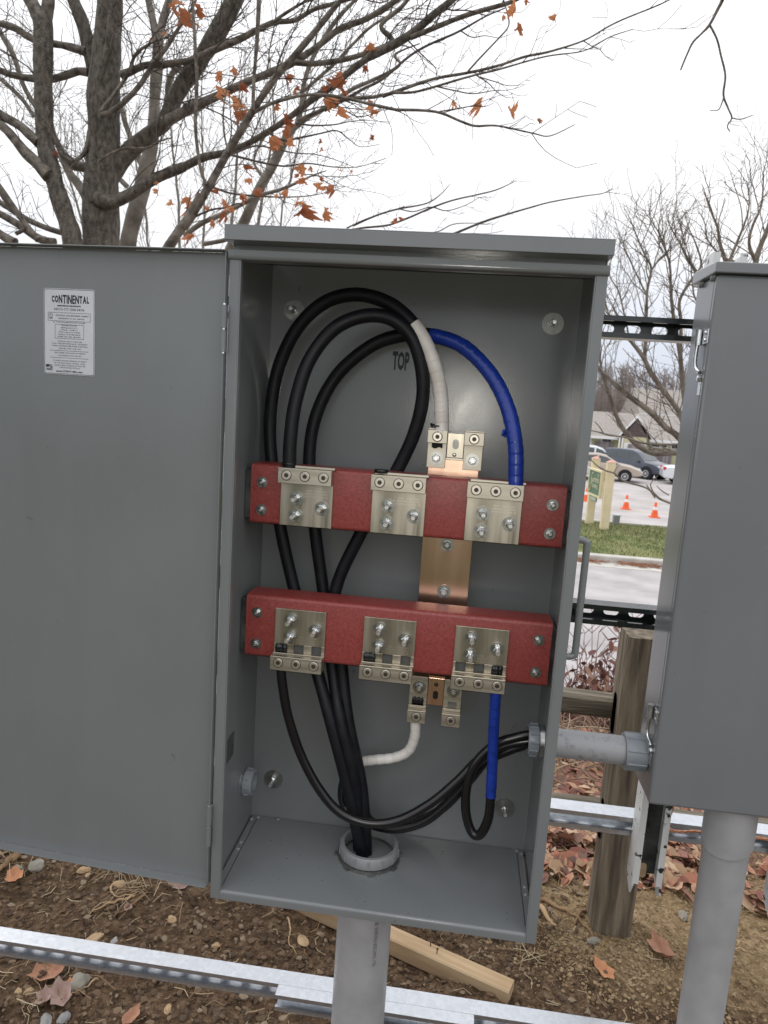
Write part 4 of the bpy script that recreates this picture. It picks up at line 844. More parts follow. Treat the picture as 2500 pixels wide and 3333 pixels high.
def stone(px, size, label, mat='stone', squash=.6, seed=0, name='stone', tilt=0., el=1.3):
    random.seed(seed); x, y = px; b = MB(); n1, n2 = 12, 18
    vs = []
    for i in range(n1+1):
        for k in range(n2):
            t, a = math.pi*i/n1, 2*math.pi*k/n2; d = V((math.sin(t)*math.cos(a), math.sin(t)*math.sin(a), math.cos(t)))
            r = 1+.30*noise.noise(d*1.2+V((seed*3.1, 0, 0)))+.12*noise.noise(d*2.6+V((0, seed*2.2, 0)))-.22*max(0, noise.noise(d*1.6+V((3, seed*1.7, 1))))+.05*noise.noise(d*7)
            vs.append((d.x*r*size*el, d.y*r*size*.85, d.z*r*size*squash))
    b.add(vs, [(i*n2+k, i*n2+(k+1) % n2, (i+1)*n2+(k+1) % n2, (i+1)*n2+k) for i in range(n1) for k in range(n2)])
    o = bpy.data.objects.new(name, b.mesh(name, M[mat], 24)); COL.objects.link(o); o.location = (x, y, hz(x, y)+size*squash*.35); o.rotation_euler = (0, tilt, seed*.9); props(o, label, 'stone', 'stones lying on the soil'); return o
for P_, sz, lab, mt2, sq, sd, el in (
    ((-0.7702, 0.3451, -0.58), .027, 'large egg shaped stone just below the lowest rail', 'stone', .72, 5, 1.25),
    ((-1.1651, 0.7818, -0.59), .027, 'flat grey stone nearest the door corner at left', 'stone', .5, 2, 1.15),
    ((-1.2100, 0.7518, -0.59), .016, 'small pale stone left of the flat grey one', 'stone', .55, 3, 1.4),
    ((-1.0088, 0.7928, -0.59), .016, 'pale cream stone just under the door edge', 'peb_tan', .6, 4, 1.3),
    ((-0.9813, 0.7738, -0.59), .012, 'small reddish brown stone beside the cream one', 'peb_tan', .6, 6, 1.0),
    ((-0.8598, 0.7393, -0.59), .020, 'rounded yellowish stone among the grass roots', 'peb_tan', .7, 7, 1.1),
    ((-0.8229, 0.5192, -0.59), .018, 'brown crumbly lump behind the lowest rail', 'peb_tan', .5, 8, 1.5),
    ((-0.7612, 0.5184, -0.59), .012, 'small grey stone close behind the lowest rail', 'stoneg', .6, 9, 1.2),
    ((-0.6367, 0.6237, -0.59), .014, 'orange tan stone in the middle of the dark soil', 'peb_tan', .75, 10, 1.1),
    ((-0.4818, 0.5592, -0.59), .011, 'tan flat pebble left of the conduit', 'peb_tan', .5, 11, 1.4),
    ((-0.7514, 0.2508, -0.58), .016, 'angular grey stone at the bottom picture edge', 'stoneg', .7, 12, 1.1),
    ((-0.7855, 0.2313, -0.58), .015, 'grey stone cut by the lower left picture edge', 'stoneg', .6, 13, 1.6),
    ((-0.9063, 0.3048, -0.58), .010, 'round brown pebble in the lower left corner', 'peb_tan', .8, 14, 1.0),
    ((-0.8843, 0.3118, -0.58), .010, 'oval tan pebble in the lower left corner', 'peb_tan', .7, 15, 1.4),
    ((-0.5226, 0.3323, -0.58), .011, 'small tan chip below the lowest rail', 'peb_tan', .6, 16, 1.2),
    ((0.6629, 1.1416, -0.6), .018, 'pale stone on the sand left of the fence post', 'stone', .55, 17, 1.3),
    ((0.6009, 0.7531, -0.6), .016, 'cream stone at the foot of the fence post', 'stone', .5, 18, 1.5),
    ((0.9072, 0.9345, -0.6), .015, 'oval pale stone right of the fence post', 'stone', .55, 19, 1.6),
    ((-0.2428, 0.6215, -0.59), .018, 'yellow clay lump beside the conduit', 'peb_tan', .35, 20, 1.3)):
    stone(P_[:2], sz, lab, mt2, sq, sd, el=el)
def litter_leaf(mb, x, y, z, s, tilt):
    a = random.uniform(0, 6.28); d1 = V((math.cos(a), math.sin(a), random.uniform(-tilt, tilt))); d2 = V((-math.sin(a), math.cos(a), random.uniform(-tilt, tilt)))
    c = V((x, y, z)); k = random.uniform(.3, .7); up = V((0, 0, s*random.uniform(.1, .45)))
    pts = [c-d1*s, c-d1*s*.4+d2*s*k+up, c+d1*s*.35+d2*s*k*.8+up*.6, c+d1*s, c+d1*s*.3-d2*s*k+up*.8, c-d1*s*.45-d2*s*k*.8+up*.5, c+V((0, 0, -s*.1))]
    mb.add(pts, [(6, 0, 1), (6, 1, 2), (6, 2, 3), (6, 3, 4), (6, 4, 5), (6, 5, 0)])
random.seed(31); lf = MB()
for _ in range(5200):
    y = 1.28+4.2*random.random()**1.7; x = .1+(y+1.17)*random.uniform(.10, .42); litter_leaf(lf, x, y, hz(x, y)+random.uniform(.005, .05), random.uniform(.022, .05), .6)
for _ in range(500):
    y = random.uniform(1.02, 1.35); x = random.uniform(.2, 1.5); litter_leaf(lf, x, y, hz(x, y)+.012, random.uniform(.02, .045), .5)
emit('leaf_litter', lf, M['litter'], kind='stuff', label='reddish brown fallen leaves covering the slope behind the fence', cat='leaf litter')
br = MB()
for _ in range(420):
    y = 1.9+3.6*random.random(); x = .1+(y+1.17)*random.uniform(.12, .36); z = hz(x, y)+.04; l = random.uniform(.12, .45); a = random.uniform(0, 6.28); h = random.uniform(.02, .22)
    p0 = V((x, y, z)); p1 = p0+V((math.cos(a)*l, math.sin(a)*l, h)); m_ = (p0+p1)/2+V((random.uniform(-.05, .05), random.uniform(-.05, .05), random.uniform(.0, .08))); br.tube(catmull([p0, m_, p1], 3), [.004, .004, .0035, .0035, .003, .0025, .002][:7], 4)
emit('dry_brush', br, M['brushw'], kind='stuff', label='tangle of dry stems on the leafy bank', cat='brush')
stw = MB()
for cx_, cy_, n, sp in (((-0.8699, 0.8144, -0.6)[0], (-0.8699, 0.8144, -0.6)[1], 45, .04), ((-0.7695, 0.724, -0.6)[0], (-0.7695, 0.724, -0.6)[1], 30, .05), ((0.1554, 0.5583, -0.6)[0]+.0, (0.3534, 0.6619, -0.6)[1], 0, .05), (.42, .66, 12, .04), ((-1.2769, 0.7917, -0.6)[0], (-1.2769, 0.7917, -0.6)[1], 40, .06), ((-0.9147, 0.3426, -0.58)[0], (-0.9147, 0.3426, -0.58)[1], 22, .10), (.70, 1.2, 50, .20), (.95, 1.15, 40, .2), (.62, 1.4, 60, .25)):
    for _ in range(n):
        x = random.gauss(cx_, sp); y = random.gauss(cy_, sp*.6); l = random.uniform(.03, .11); a = random.uniform(0, 6.28); z = hz(x, y)+.004
        stw.tube([(x, y, z), (x+l*.5*math.cos(a), y+l*.5*math.sin(a), z+random.uniform(.005, .03)), (x+l*math.cos(a), y+l*math.sin(a), z+random.uniform(0, .02))], [.0011, .0010, .0006], 4)
for _ in range(900):                                              # rootlets and bits of twig all over the dug soil
    y = random.uniform(.05, 1.25); x = random.uniform(-1.25, 1.1); l = random.uniform(.012, .05); a = random.uniform(0, 6.28); z = hz(x, y)+.003
    stw.tube([(x, y, z), (x+l*.5*math.cos(a), y+l*.5*math.sin(a), z+random.uniform(0, .008)), (x+l*math.cos(a+.4), y+l*math.sin(a+.4), z+.002)], random.uniform(.0006, .0013), 3)
emit('dry_grass', stw, M['straw'], kind='stuff', label='tufts of dry straw and fine roots lying on the soil', cat='dry grass')
def root(pts, r, mat, label, name='root'):
    P_ = []
    for i, (x, y, z) in enumerate(catmull([(a, b, 0) for a, b in pts], 6)): P_.append((x, y, hz(x, y)+r*.6+.006*abs(math.sin(i*.7))))
    n = len(P_); emit(name, MB().tube(P_, [r*(1-.7*i/n) for i in range(n)], 8), M[mat], label=label, cat='root', group='roots on the soil', smooth=60, org=P_[0])
root([(-1.2448, 0.8083, -0.59)[:2], (-1.2491, 0.7671, -0.59)[:2], (-1.2485, 0.7207, -0.59)[:2], (-1.2748, 0.6706, -0.59)[:2]], .012, 'root', 'thick dark root entering at the left picture edge')
root([(-0.7859, 0.6858, -0.6)[:2], (-0.8109, 0.6671, -0.6)[:2], (-0.8501, 0.639, -0.6)[:2], (-0.8806, 0.5977, -0.6)[:2]], .005, 'rootpale', 'orange root pointing left below the door')
root([(-0.8754, 0.7381, -0.6)[:2], (-0.8728, 0.7098, -0.6)[:2], (-0.8428, 0.681, -0.6)[:2], (-0.7844, 0.6929, -0.6)[:2]], .004, 'rootpale', 'curled orange root under the grass tuft')
root([(-0.7574, 0.6985, -0.6)[:2], (-0.7811, 0.6464, -0.6)[:2], (-0.8037, 0.5966, -0.6)[:2]], .004, 'root', 'dark root crossing behind the orange one')
root([(-0.3101, 0.7083, -0.6)[:2], (-0.2872, 0.6555, -0.6)[:2], (-0.2798, 0.6084, -0.6)[:2], (-0.2501, 0.5793, -0.6)[:2]], .003, 'rootpale', 'thin tan root left of the conduit')
root([(-0.7309, 0.3725, -0.58)[:2], (-0.7498, 0.3343, -0.58)[:2], (-0.7683, 0.3022, -0.58)[:2]], .0028, 'rootpale', 'thin tan root below the egg shaped stone')
root([(0.6379, 0.912, -0.6)[:2], (0.5903, 0.882, -0.6)[:2], (0.5513, 0.8087, -0.6)[:2]], .008, 'root', 'forked brown root touching the fence post')
root([(0.4654, 0.9121, -0.6)[:2], (0.5272, 0.8694, -0.6)[:2], (0.5694, 0.838, -0.6)[:2], (0.6015, 0.7568, -0.6)[:2]], .007, 'root', 'long brown root left of the fence post')
root([(0.4555, 0.8618, -0.6)[:2], (0.4744, 0.8192, -0.6)[:2], (0.4934, 0.7847, -0.6)[:2]], .009, 'rootpale', 'thick pale root end near the cabinet corner')
root([(0.877, 1.0695, -0.6)[:2], (0.9347, 1.0289, -0.6)[:2], (0.9629, 0.9635, -0.6)[:2]], .0035, 'root', 'thin dark root on the sand right of the post')
random.seed(77)
def ground_leaf(P_, s, label, mat):
    # a curled dry leaf: ragged oval blade folded along its midrib
    n = 18; L_ = s*1.15; out = []; sd = random.uniform(0, 99)
    for k in range(n):
        a = 2*math.pi*k/n; r = 1+.22*noise.noise(V((math.cos(a)*2, math.sin(a)*2, sd)))+(.12 if k % 3 == 0 else -.06); out.append((L_*math.cos(a)*r, L_*.58*math.sin(a)*r))
    def zz(x, y): return .45*abs(y)+.35*x*x/L_+.25*s*noise.noise(V((x/s*1.3, y/s*1.3, sd)))
    vs = [(0, 0, zz(0, 0))]+[(x*.5, y*.5, zz(x*.5, y*.5)) for x, y in out]+[(x, y, zz(x, y)) for x, y in out]
    fs = [(0, 1+k, 1+(k+1) % n) for k in range(n)]+[(1+k, 1+n+k, 1+n+(k+1) % n, 1+(k+1) % n) for k in range(n)]
    mb = MB().add(vs, fs); mb.tube([(-L_*.9, 0, zz(-L_*.9, 0)), (-L_*1.5, s*.1, s*.15)], s*.02, 4)
    o = emit('fallen_leaf', mb, mat, label=label, cat='leaf', group='single fallen leaves', smooth=180)
    o.location = (P_[0], P_[1], hz(P_[0], P_[1])+.004); o.rotation_euler = (random.uniform(-.25, .25), random.uniform(-.25, .25), random.uniform(0, 6.28))
M['leafb'] = pm('brown_leaf', (.28, .13, .075), (.40, .21, .13), 40, 5, .75); M['leafo'] = pm('orange_leaf', (.40, .17, .08), (.50, .24, .12), 40, 5, .7); M['leafg'] = pm('green_leaf', (.28, .36, .06), (.36, .42, .1), 40, 4, .6); M['leafp'] = pm('mauve_brown_leaf', (.22, .14, .12), (.34, .24, .20), 40, 5, .8)
for P_, s, l, k in (((-1.1878, 0.7004, -0.59), .038, 'orange brown leaf lying below the door corner', 'leafo'), ((-0.8625, 0.3677, -0.58), .040, 'long brown leaf left of the egg shaped stone', 'leafb'), ((-0.7842, 0.2946, -0.58), .036, 'crumpled mauve leaf near the bottom left', 'leafp'), ((-0.823, 0.2845, -0.58), .028, 'second mauve leaf near the bottom left', 'leafp'), ((-0.7846, 0.3297, -0.58), .016, 'small orange leaf scrap under the egg shaped stone', 'leafo'), ((-0.599, 0.2879, -0.58), .024, 'pinkish leaf at the bottom near the picture edge', 'leafb'), ((-0.6781, 0.7672, -0.6), .030, 'mauve leaf just under the cabinet corner', 'leafp'), ((-0.7757, 0.6317, -0.6), .018, 'grey papery leaf below the grass tuft', 'leafp'), ((0.6079, 0.639, -0.6), .030, 'tan leaf on the soil in front of the fence post', 'leafo'), ((0.7888, 0.7344, -0.6), .050, 'long pale leaf right of the fence post foot', 'leafb'), ((0.9321, 1.2187, -0.6), .022, 'bright green seedling leaf beside the white channel', 'leafg'), ((0.9777, 1.1944, -0.6), .020, 'pale leaf near the green seedling', 'leafo')):
    ground_leaf(P_, s, l, M[k])
# dead weeds standing behind the upper rail
random.seed(15)
M['weed'] = rand_island('dead_weed', [(.17, .07, .055), (.12, .05, .045), (.22, .11, .08), (.28, .17, .12)], .85)
for P_, h, leafy, lab in (((1.5452, 4.9000, -1.3617), .62, 26, 'tall dead weed with curled dark leaves beside the post'), ((1.4232, 5.0000, -1.4162), .70, 4, 'bare pale weed stem behind the upper rail'), ((1.2514, 4.8000, -1.3543), .38, 14, 'short reddish weed behind the upper rail'), ((1.2276, 5.1000, -1.4791), .50, 5, 'leaning weed stem close to the cabinet'), ((1.4221, 4.7000, -1.2943), .40, 18, 'low brushy weed left of the post')):
    x, y, zt = P_; zb = hz(x, y); b = MB(); tot = zt-zb+h
    for s in range(3):
        a = random.uniform(-.5, .5); pts = [(x, y, zb)]
        for k in range(1, 7):
            t = k/6; pts.append((x+a*.25*t*t*tot+random.uniform(-.012, .012), y+random.uniform(-.03, .03)*k*.4, zb+tot*t*(1-.15*s)))
        b.tube(pts, [.007*(1-.1*k) for k in range(7)], 4)
        for k in range(3, 7):
            p = V(pts[k])
            for q in range(2):
                e_ = p+V((random.uniform(-.16, .16), random.uniform(-.1, .1), random.uniform(.05, .16))); b.tube([p, (p+e_)/2+V((0, 0, -.005)), e_], [.004, .0035, .002], 3)
                if leafy and random.random() < leafy/20: litter_leaf(b, e_.x, e_.y, e_.z, random.uniform(.03, .06), 1.2)
    emit('dead_weed', b, M['weed'], label=lab, cat='weed', group='dead weeds behind the rail', org=(x, y, zb))
tk = MB()
for _ in range(300):
    y = random.uniform(4.3, 5.6); x = .1+(y+1.17)*random.uniform(.15, .28); z = hz(x, y); tot = random.uniform(.25, .75)*(.5+.5*(noise.noise(V((x*3, y, 0)))+.7)); a = random.uniform(-.25, .25)
    tk.tube([(x, y, z), (x+a*.4, y, z+tot*.5), (x+a, y+random.uniform(-.1, .1), z+tot)], [.006, .005, .003], 3)
    for q in range(3): litter_leaf(tk, x+a*random.random(), y, z+tot*random.uniform(.4, 1), random.uniform(.02, .05), 1.2)
emit('weed_thicket', tk, M['weed'], kind='stuff', label='low thicket of dead reddish weeds behind the rail', cat='brush')
# ------------------------------------------------------------------ trees
def maple_leaf(seed, curl):
    random.seed(seed); half = [(0, 1.0), (.07, .80), (.20, .80), (.15, .56), (.40, .66), (.66, .70), (.60, .50), (.76, .40), (.48, .20), (.60, .0), (.38, -.04), (.24, -.16), (0, -.10)]
    out = half+[(-x, z) for x, z in half[-2:0:-1]]; c = (0, .22)
    def lift(x, z): return curl*(x*x*.9-.25*(z-.3)**2)+.34*noise.noise(V((x*1.7+seed, z*1.7, seed)))
    vs = [(c[0], lift(*c), c[1])]+[(x*.5+c[0]*.5, lift(x*.5, (z+c[1])/2), (z+c[1])/2) for x, z in out]+[(x*random.uniform(.82, 1.05), lift(x, z)+random.uniform(-.14, .14), z*random.uniform(.85, 1.04)) for x, z in out]
    n = len(out); fs = [(0, 1+k, 1+(k+1) % n) for k in range(n)]+[(1+k, 1+n+k, 1+n+(k+1) % n, 1+(k+1) % n) for k in range(n)]
    vs += [(0, .01, -.10), (.012, .0, -.10), (.02, .05, -.5)]; fs += [(1+2*n, 2+2*n, 3+2*n)]
    return MB().add(vs, fs).mesh('maple_leaf', M['leaf'], 180)
LEAFS = [maple_leaf(1, .7), maple_leaf(2, 1.6), maple_leaf(3, -1.3), maple_leaf(4, 2.4), maple_leaf(5, -2.2), maple_leaf(6, 1.1), maple_leaf(7, 3.0)]
def smooth_limb(raw, k=5, wob=.012):
    P_ = catmull(raw, k); out = []
    for i, p in enumerate(P_):
        d = V((noise.noise(V((p[0]*2.1, p[2]*2.1, 5.))), noise.noise(V((p[2]*2.3, p[0], 9.))), noise.noise(V((p[0]*1.7, p[2]*2.9, 2.)))))
        out.append((V(p[:3])+d*wob, max(p[3], .0014)*(.93+.09*noise.noise(V((p[2]*3.5, p[0]*3.5, i*.3))))))
    return out
def limb_part(parent, raw, mat, name='limb', n=10, wob=.012):
    P_ = smooth_limb(raw, 6, wob); emit(name, MB().tube([p for p, r in P_], [r for p, r in P_], n), M[mat], parent, smooth=70); return P_
def twig(mb, p, d, l, r, lev, rng, up=.25, seg=.085):
    # a zigzag shoot with side shoots
    n = max(2, int(l/seg)); d = d.normalized(); pts = [p.copy()]; rad = [r]
    for i in range(n):
        d = (d+V((rng.gauss(0, .16), rng.gauss(0, .16), rng.gauss(0, .16)+up*.10))).normalized(); p = p+d*(l/n); pts.append(p.copy()); rad.append(r*(1-.55*(i+1)/n))
        if lev > 0 and rng.random() < .62:
            ax = d.cross(V((rng.gauss(0, 1), rng.gauss(0, 1), rng.gauss(0, 1))))
            if ax.length > 1e-4:
                s = d.copy(); s.rotate(Matrix.Rotation(rng.uniform(.5, .95), 3, ax.normalized())); twig(mb, p, s, l*rng.uniform(.25, .55)*(1-.4*i/n), max(r*.7*(1-.4*i/n), .0022), lev-1, rng, up, seg)
    mb.tube(pts, [max(x, .0021) for x in rad], 3 if r < .006 else 5, False)
def twigs_on(mb, limb, rng, dens, lmin, lmax, r, lev=2, up=.25, skip=.15, seg=.085):
    P_ = [p for p, _ in limb]; n = len(P_)
    for i in range(int(n*skip), n-1):
        seglen = (P_[i+1]-P_[i]).length; k = dens*seglen; k = int(k)+(rng.random() < k-int(k))
        t = (P_[i+1]-P_[i]).normalized()
        for _ in range(k):
            ax = t.cross(V((rng.gauss(0, 1), rng.gauss(0, 1), rng.gauss(0, 1)))).normalized(); d = t.copy(); d.rotate(Matrix.Rotation(rng.uniform(.45, 1.15), 3, ax)); d.z += up*.6
            rr = min(r*rng.uniform(.6, 1.2), limb[i][1]*.7); twig(mb, P_[i]+(P_[i+1]-P_[i])*rng.random(), d, rng.uniform(lmin, lmax), max(rr, .0016), lev, rng, up, seg)
MY = 5.0
maple = thing('maple_tree', (-2.5, MY, base_z(MY)), 'bare maple with thick trunk and a few dead leaves left', 'tree')
T = maple; LB = {}
trunk = [(-3.2450, 5.0000, -1.8162, 0.2652), (-3.2498, 5.0000, 0.6911, 0.2029), (-3.2485, 5.0000, 1.7320, 0.1806), (-3.2445, 5.0000, 2.1789, 0.1683), (-3.2346, 5.0000, 2.6165, 0.1625), (-3.2190, 5.0000, 3.0450, 0.1478), (-3.2213, 5.0000, 3.4642, 0.1463), (-3.1887, 5.0000, 3.8752, 0.1243), (-3.1675, 5.0000, 4.1777, 0.1068), (-3.1539, 5.0000, 4.6715, 0.0811), (-3.1422, 5.0000, 5.3422, 0.0478)]
P0 = limb_part(T, trunk, 'bark', 'trunk', 18, .02)
rng = random.Random(5); tw = MB()
limbs = dict(
 front = [(-3.2284, 4.8800, 2.5182, 0.0533), (-3.2408, 4.8800, 2.6875, 0.0491), (-3.2417, 4.8800, 2.9499, 0.0466), (-3.2461, 4.8800, 3.2088, 0.0397), (-3.1975, 4.8800, 3.5160, 0.0361), (-3.1243, 4.8800, 3.7683, 0.0282), (-3.0941, 4.8800, 4.0165, 0.0312), (-3.0655, 4.8800, 4.2614, 0.0267), (-3.0515, 4.8800, 4.5987, 0.0159)],
 lstem = [(-3.3198, 5.0500, 3.5670, 0.0675), (-3.3619, 5.0500, 3.7327, 0.0645), (-3.4392, 5.0500, 3.9994, 0.0625), (-3.5334, 5.0500, 4.2026, 0.0556), (-3.6385, 5.0500, 4.4547, 0.047), (-3.7763, 5.0500, 4.9023, 0.0329)],
 r1 = [(-3.2198, 5.0500, 2.7184, 0.086), (-3.1246, 5.0500, 2.8616, 0.0855), (-3.0064, 5.0500, 2.9933, 0.084), (-2.8306, 5.0500, 3.1355, 0.0688), (-2.6799, 5.0500, 3.2546, 0.074), (-2.5906, 5.0500, 3.4438, 0.0724), (-2.4901, 5.0500, 3.6002, 0.0775), (-2.3879, 5.0500, 3.7344, 0.0716), (-2.2798, 5.0500, 3.9379, 0.0613), (-2.1941, 5.0500, 4.0887, 0.0544), (-2.1201, 5.0500, 4.2279, 0.0487), (-2.0074, 5.0500, 4.5025, 0.0322)],
 r1b = [(-2.3965, 5.1000, 3.7570, 0.05), (-2.2629, 5.1000, 3.9014, 0.0486), (-2.2087, 5.1000, 3.9931, 0.0473), (-2.1332, 5.1000, 4.1144, 0.0427), (-2.0697, 5.1000, 4.2347, 0.0382), (-1.9761, 5.1000, 4.4329, 0.0271)],
 r2 = [(-2.6463, 4.9500, 3.1965, 0.0497), (-2.4986, 4.9500, 3.2716, 0.0461), (-2.3297, 4.9500, 3.3515, 0.0437), (-2.4742, 4.9500, 3.3028, 0.0412), (-2.3052, 4.9500, 3.3672, 0.0382), (-2.0278, 4.9500, 3.4954, 0.0336), (-1.6996, 4.9500, 3.6182, 0.0333), (-1.5382, 4.9500, 3.6897, 0.0321), (-1.3799, 4.9500, 3.7899, 0.0266), (-1.1729, 4.9500, 3.9475, 0.0264), (-0.9639, 4.9500, 4.0165, 0.0252), (-0.7604, 4.9500, 4.1323, 0.0234), (-0.5617, 4.9500, 4.2747, 0.0196)],
 r2b = [(-1.5435, 4.9300, 3.6757, 0.0277), (-1.3693, 4.9300, 3.6681, 0.0244), (-1.1553, 4.9300, 3.7001, 0.0238), (-0.9449, 4.9300, 3.7561, 0.0231), (-0.7388, 4.9300, 3.8432, 0.023), (-0.8287, 4.9300, 3.9595, 0.0198), (-0.6804, 4.9300, 4.0938, 0.0176), (-0.6038, 4.9300, 4.1886, 0.0145)],
 ru = [(-3.0184, 4.9000, 3.5475, 0.036), (-2.9271, 4.9000, 3.5741, 0.0327), (-2.8023, 4.9000, 3.6210, 0.0304), (-2.6438, 4.9000, 3.6331, 0.0292), (-2.4865, 4.9000, 3.6551, 0.0291), (-2.4172, 4.9000, 3.6659, 0.028), (-2.1858, 4.9000, 3.7578, 0.03), (-1.9684, 4.9000, 3.8483, 0.0298), (-1.8504, 4.9000, 3.9078, 0.0254), (-1.7008, 4.9000, 3.9671, 0.0232), (-1.5394, 4.9000, 3.9779, 0.02), (-1.3825, 4.9000, 4.0556, 0.0188), (-1.2254, 4.9000, 4.0994, 0.0177), (-1.0181, 4.9000, 4.1618, 0.0145)],
 ru2 = [(-1.7056, 4.8800, 3.9571, 0.0158), (-1.6323, 4.8800, 4.0056, 0.0147), (-1.5069, 4.8800, 4.0733, 0.0125), (-1.3820, 4.8800, 4.1310, 0.0094), (-1.2275, 4.8800, 4.2071, 0.0062)],
 r3 = [(-3.2002, 4.8500, 2.5426, 0.0697), (-3.0769, 4.8500, 2.5201, 0.0623), (-2.9836, 4.8500, 2.5496, 0.0555), (-2.8679, 4.8500, 2.6058, 0.0509), (-2.6732, 4.8500, 2.7162, 0.0467), (-2.4466, 4.8500, 2.8158, 0.0437), (-2.4218, 4.8500, 2.8268, 0.0382), (-2.2541, 4.8500, 2.9031, 0.0348), (-2.0532, 4.8500, 2.9389, 0.0303), (-1.8885, 4.8500, 3.0038, 0.0269), (-1.7050, 4.8500, 3.1088, 0.0267), (-1.4930, 4.8500, 3.2528, 0.0265), (-1.3368, 4.8500, 3.3741, 0.0285), (-1.1814, 4.8500, 3.4745, 0.0289), (-1.0294, 4.8500, 3.6027, 0.0287), (-0.828, 4.8500, 3.7442, 0.029), (-0.9063, 4.8500, 3.6908, 0.0311), (-0.7038, 4.8500, 3.7883, 0.0371), (-0.5745, 4.8500, 3.8652, 0.037), (-0.4098, 4.8500, 3.9978, 0.0316), (-0.266, 4.8500, 4.1100, 0.0274), (-0.0799, 4.8500, 4.2942, 0.0181)],
 r3b = [(-0.5817, 4.8400, 3.8320, 0.0236), (-0.3028, 4.8400, 3.9375, 0.0214), (-0.1059, 4.8400, 4.0057, 0.0202), (0.0896, 4.8400, 4.0648, 0.0191), (0.2052, 4.8400, 4.1066, 0.0171), (0.3744, 4.8400, 4.1983, 0.012)],
 r3c = [(-1.4503, 4.8200, 3.1926, 0.018), (-1.3236, 4.8200, 3.2445, 0.0158), (-1.2186, 4.8200, 3.2858, 0.0157), (-1.1154, 4.8200, 3.3463, 0.0152), (-0.8531, 4.8200, 3.3782, 0.0146), (-0.6985, 4.8200, 3.4165, 0.0145), (-0.778, 4.8200, 3.3862, 0.0166), (-0.6251, 4.8200, 3.4418, 0.0155), (-0.3724, 4.8200, 3.5223, 0.0133), (-0.1207, 4.8200, 3.5733, 0.0128), (0.127, 4.8200, 3.6331, 0.0117), (0.3218, 4.8200, 3.6916, 0.0106), (0.5164, 4.8200, 3.7309, 0.0095), (0.762, 4.8200, 3.8163, 0.0075), (0.9786, 4.8200, 3.9387, 0.007), (1.3034, 4.8200, 4.0686, 0.0058), (1.4706, 4.8200, 4.1642, 0.0046)],
 r3d = [(-0.6937, 4.8000, 3.4083, 0.0134), (-0.5179, 4.8000, 3.4161, 0.0113), (-0.316, 4.8000, 3.4670, 0.0102), (-0.0679, 4.8000, 3.5464, 0.0091), (0.1294, 4.8000, 3.5961, 0.0081), (0.4793, 4.8000, 3.6843, 0.0065), (0.7675, 4.8000, 3.7336, 0.005), (0.9517, 4.8000, 3.8362, 0.0047), (1.1168, 4.8000, 3.8869, 0.0035)],
 r4 = [(-2.7243, 4.3000, 1.3476, 0.0571), (-2.4600, 4.3000, 1.8101, 0.0485), (-2.2746, 4.3000, 2.1006, 0.0424), (-2.1530, 4.3000, 2.2779, 0.039), (-2.0538, 4.3000, 2.4520, 0.0368), (-2.1806, 4.3000, 2.2099, 0.0361), (-2.0016, 4.3000, 2.5007, 0.0327), (-1.8561, 4.3000, 2.7564, 0.0295), (-1.7406, 4.3000, 2.9245, 0.0293), (-1.6556, 4.3000, 3.0626, 0.0281), (-1.5057, 4.3000, 3.2806, 0.0279), (-1.3658, 4.3000, 3.4418, 0.0258), (-1.2281, 4.3000, 3.6006, 0.0237), (-1.0928, 4.3000, 3.7657, 0.0211), (-1.0299, 4.3000, 3.8345, 0.0187), (-0.8715, 4.3000, 4.0297, 0.013)],
 arc = [(-1.6435, 4.2800, 3.0369, 0.0164), (-1.5707, 4.2800, 3.0788, 0.0145), (-1.4929, 4.2800, 3.1117, 0.0135), (-1.2986, 4.2800, 3.1580, 0.0124), (-1.1042, 4.2800, 3.1632, 0.0124), (-0.9096, 4.2800, 3.1401, 0.0123), (-0.5621, 4.2800, 3.0760, 0.0118), (-0.5785, 4.2800, 3.0801, 0.0109), (-0.2935, 4.2800, 3.0637, 0.0103), (-0.1014, 4.2800, 3.0062, 0.0094), (0.0032, 4.2800, 2.9822, 0.0084), (0.1603, 4.2800, 2.9900, 0.007), (0.4037, 4.2800, 2.9474, 0.0056), (0.5336, 4.2800, 2.9287, 0.0046), (0.7074, 4.2800, 3.0061, 0.0028)],
 v1 = [(-1.9982, 4.2500, 2.5092, 0.0128), (-2.0495, 4.2500, 2.6329, 0.0147), (-2.0849, 4.2500, 2.8983, 0.0146), (-2.0892, 4.2500, 3.2592, 0.0145), (-2.1213, 4.2500, 3.6125, 0.0143), (-2.1356, 4.2500, 3.7867, 0.0124), (-2.1468, 4.2500, 3.9593, 0.0095)],
 v2 = [(-1.6415, 4.2500, 3.0432, 0.0154), (-1.6431, 4.2500, 3.2658, 0.0143), (-1.6338, 4.2500, 3.5293, 0.0171), (-1.6314, 4.2500, 3.7887, 0.0188), (-1.6266, 4.2500, 3.9595, 0.0159)],
 v3 = [(-1.8226, 4.2200, 2.7345, 0.0077), (-1.8570, 4.2200, 2.8742, 0.0077), (-1.8619, 4.2200, 3.0271, 0.0067), (-1.8459, 4.2200, 3.1434, 0.0057), (-1.8247, 4.2200, 3.2501, 0.0038)],
 w1 = [(-3.1468, 4.8000, 3.2104, 0.0217), (-3.0788, 4.8000, 3.2925, 0.0173), (-2.9999, 4.8000, 3.3843, 0.0162), (-2.8995, 4.8000, 3.5155, 0.015), (-2.8339, 4.8000, 3.6646, 0.0139), (-2.6794, 4.8000, 3.7643, 0.0106), (-2.5584, 4.8000, 3.8044, 0.0074), (-2.4273, 4.8000, 3.8492, 0.0042)],
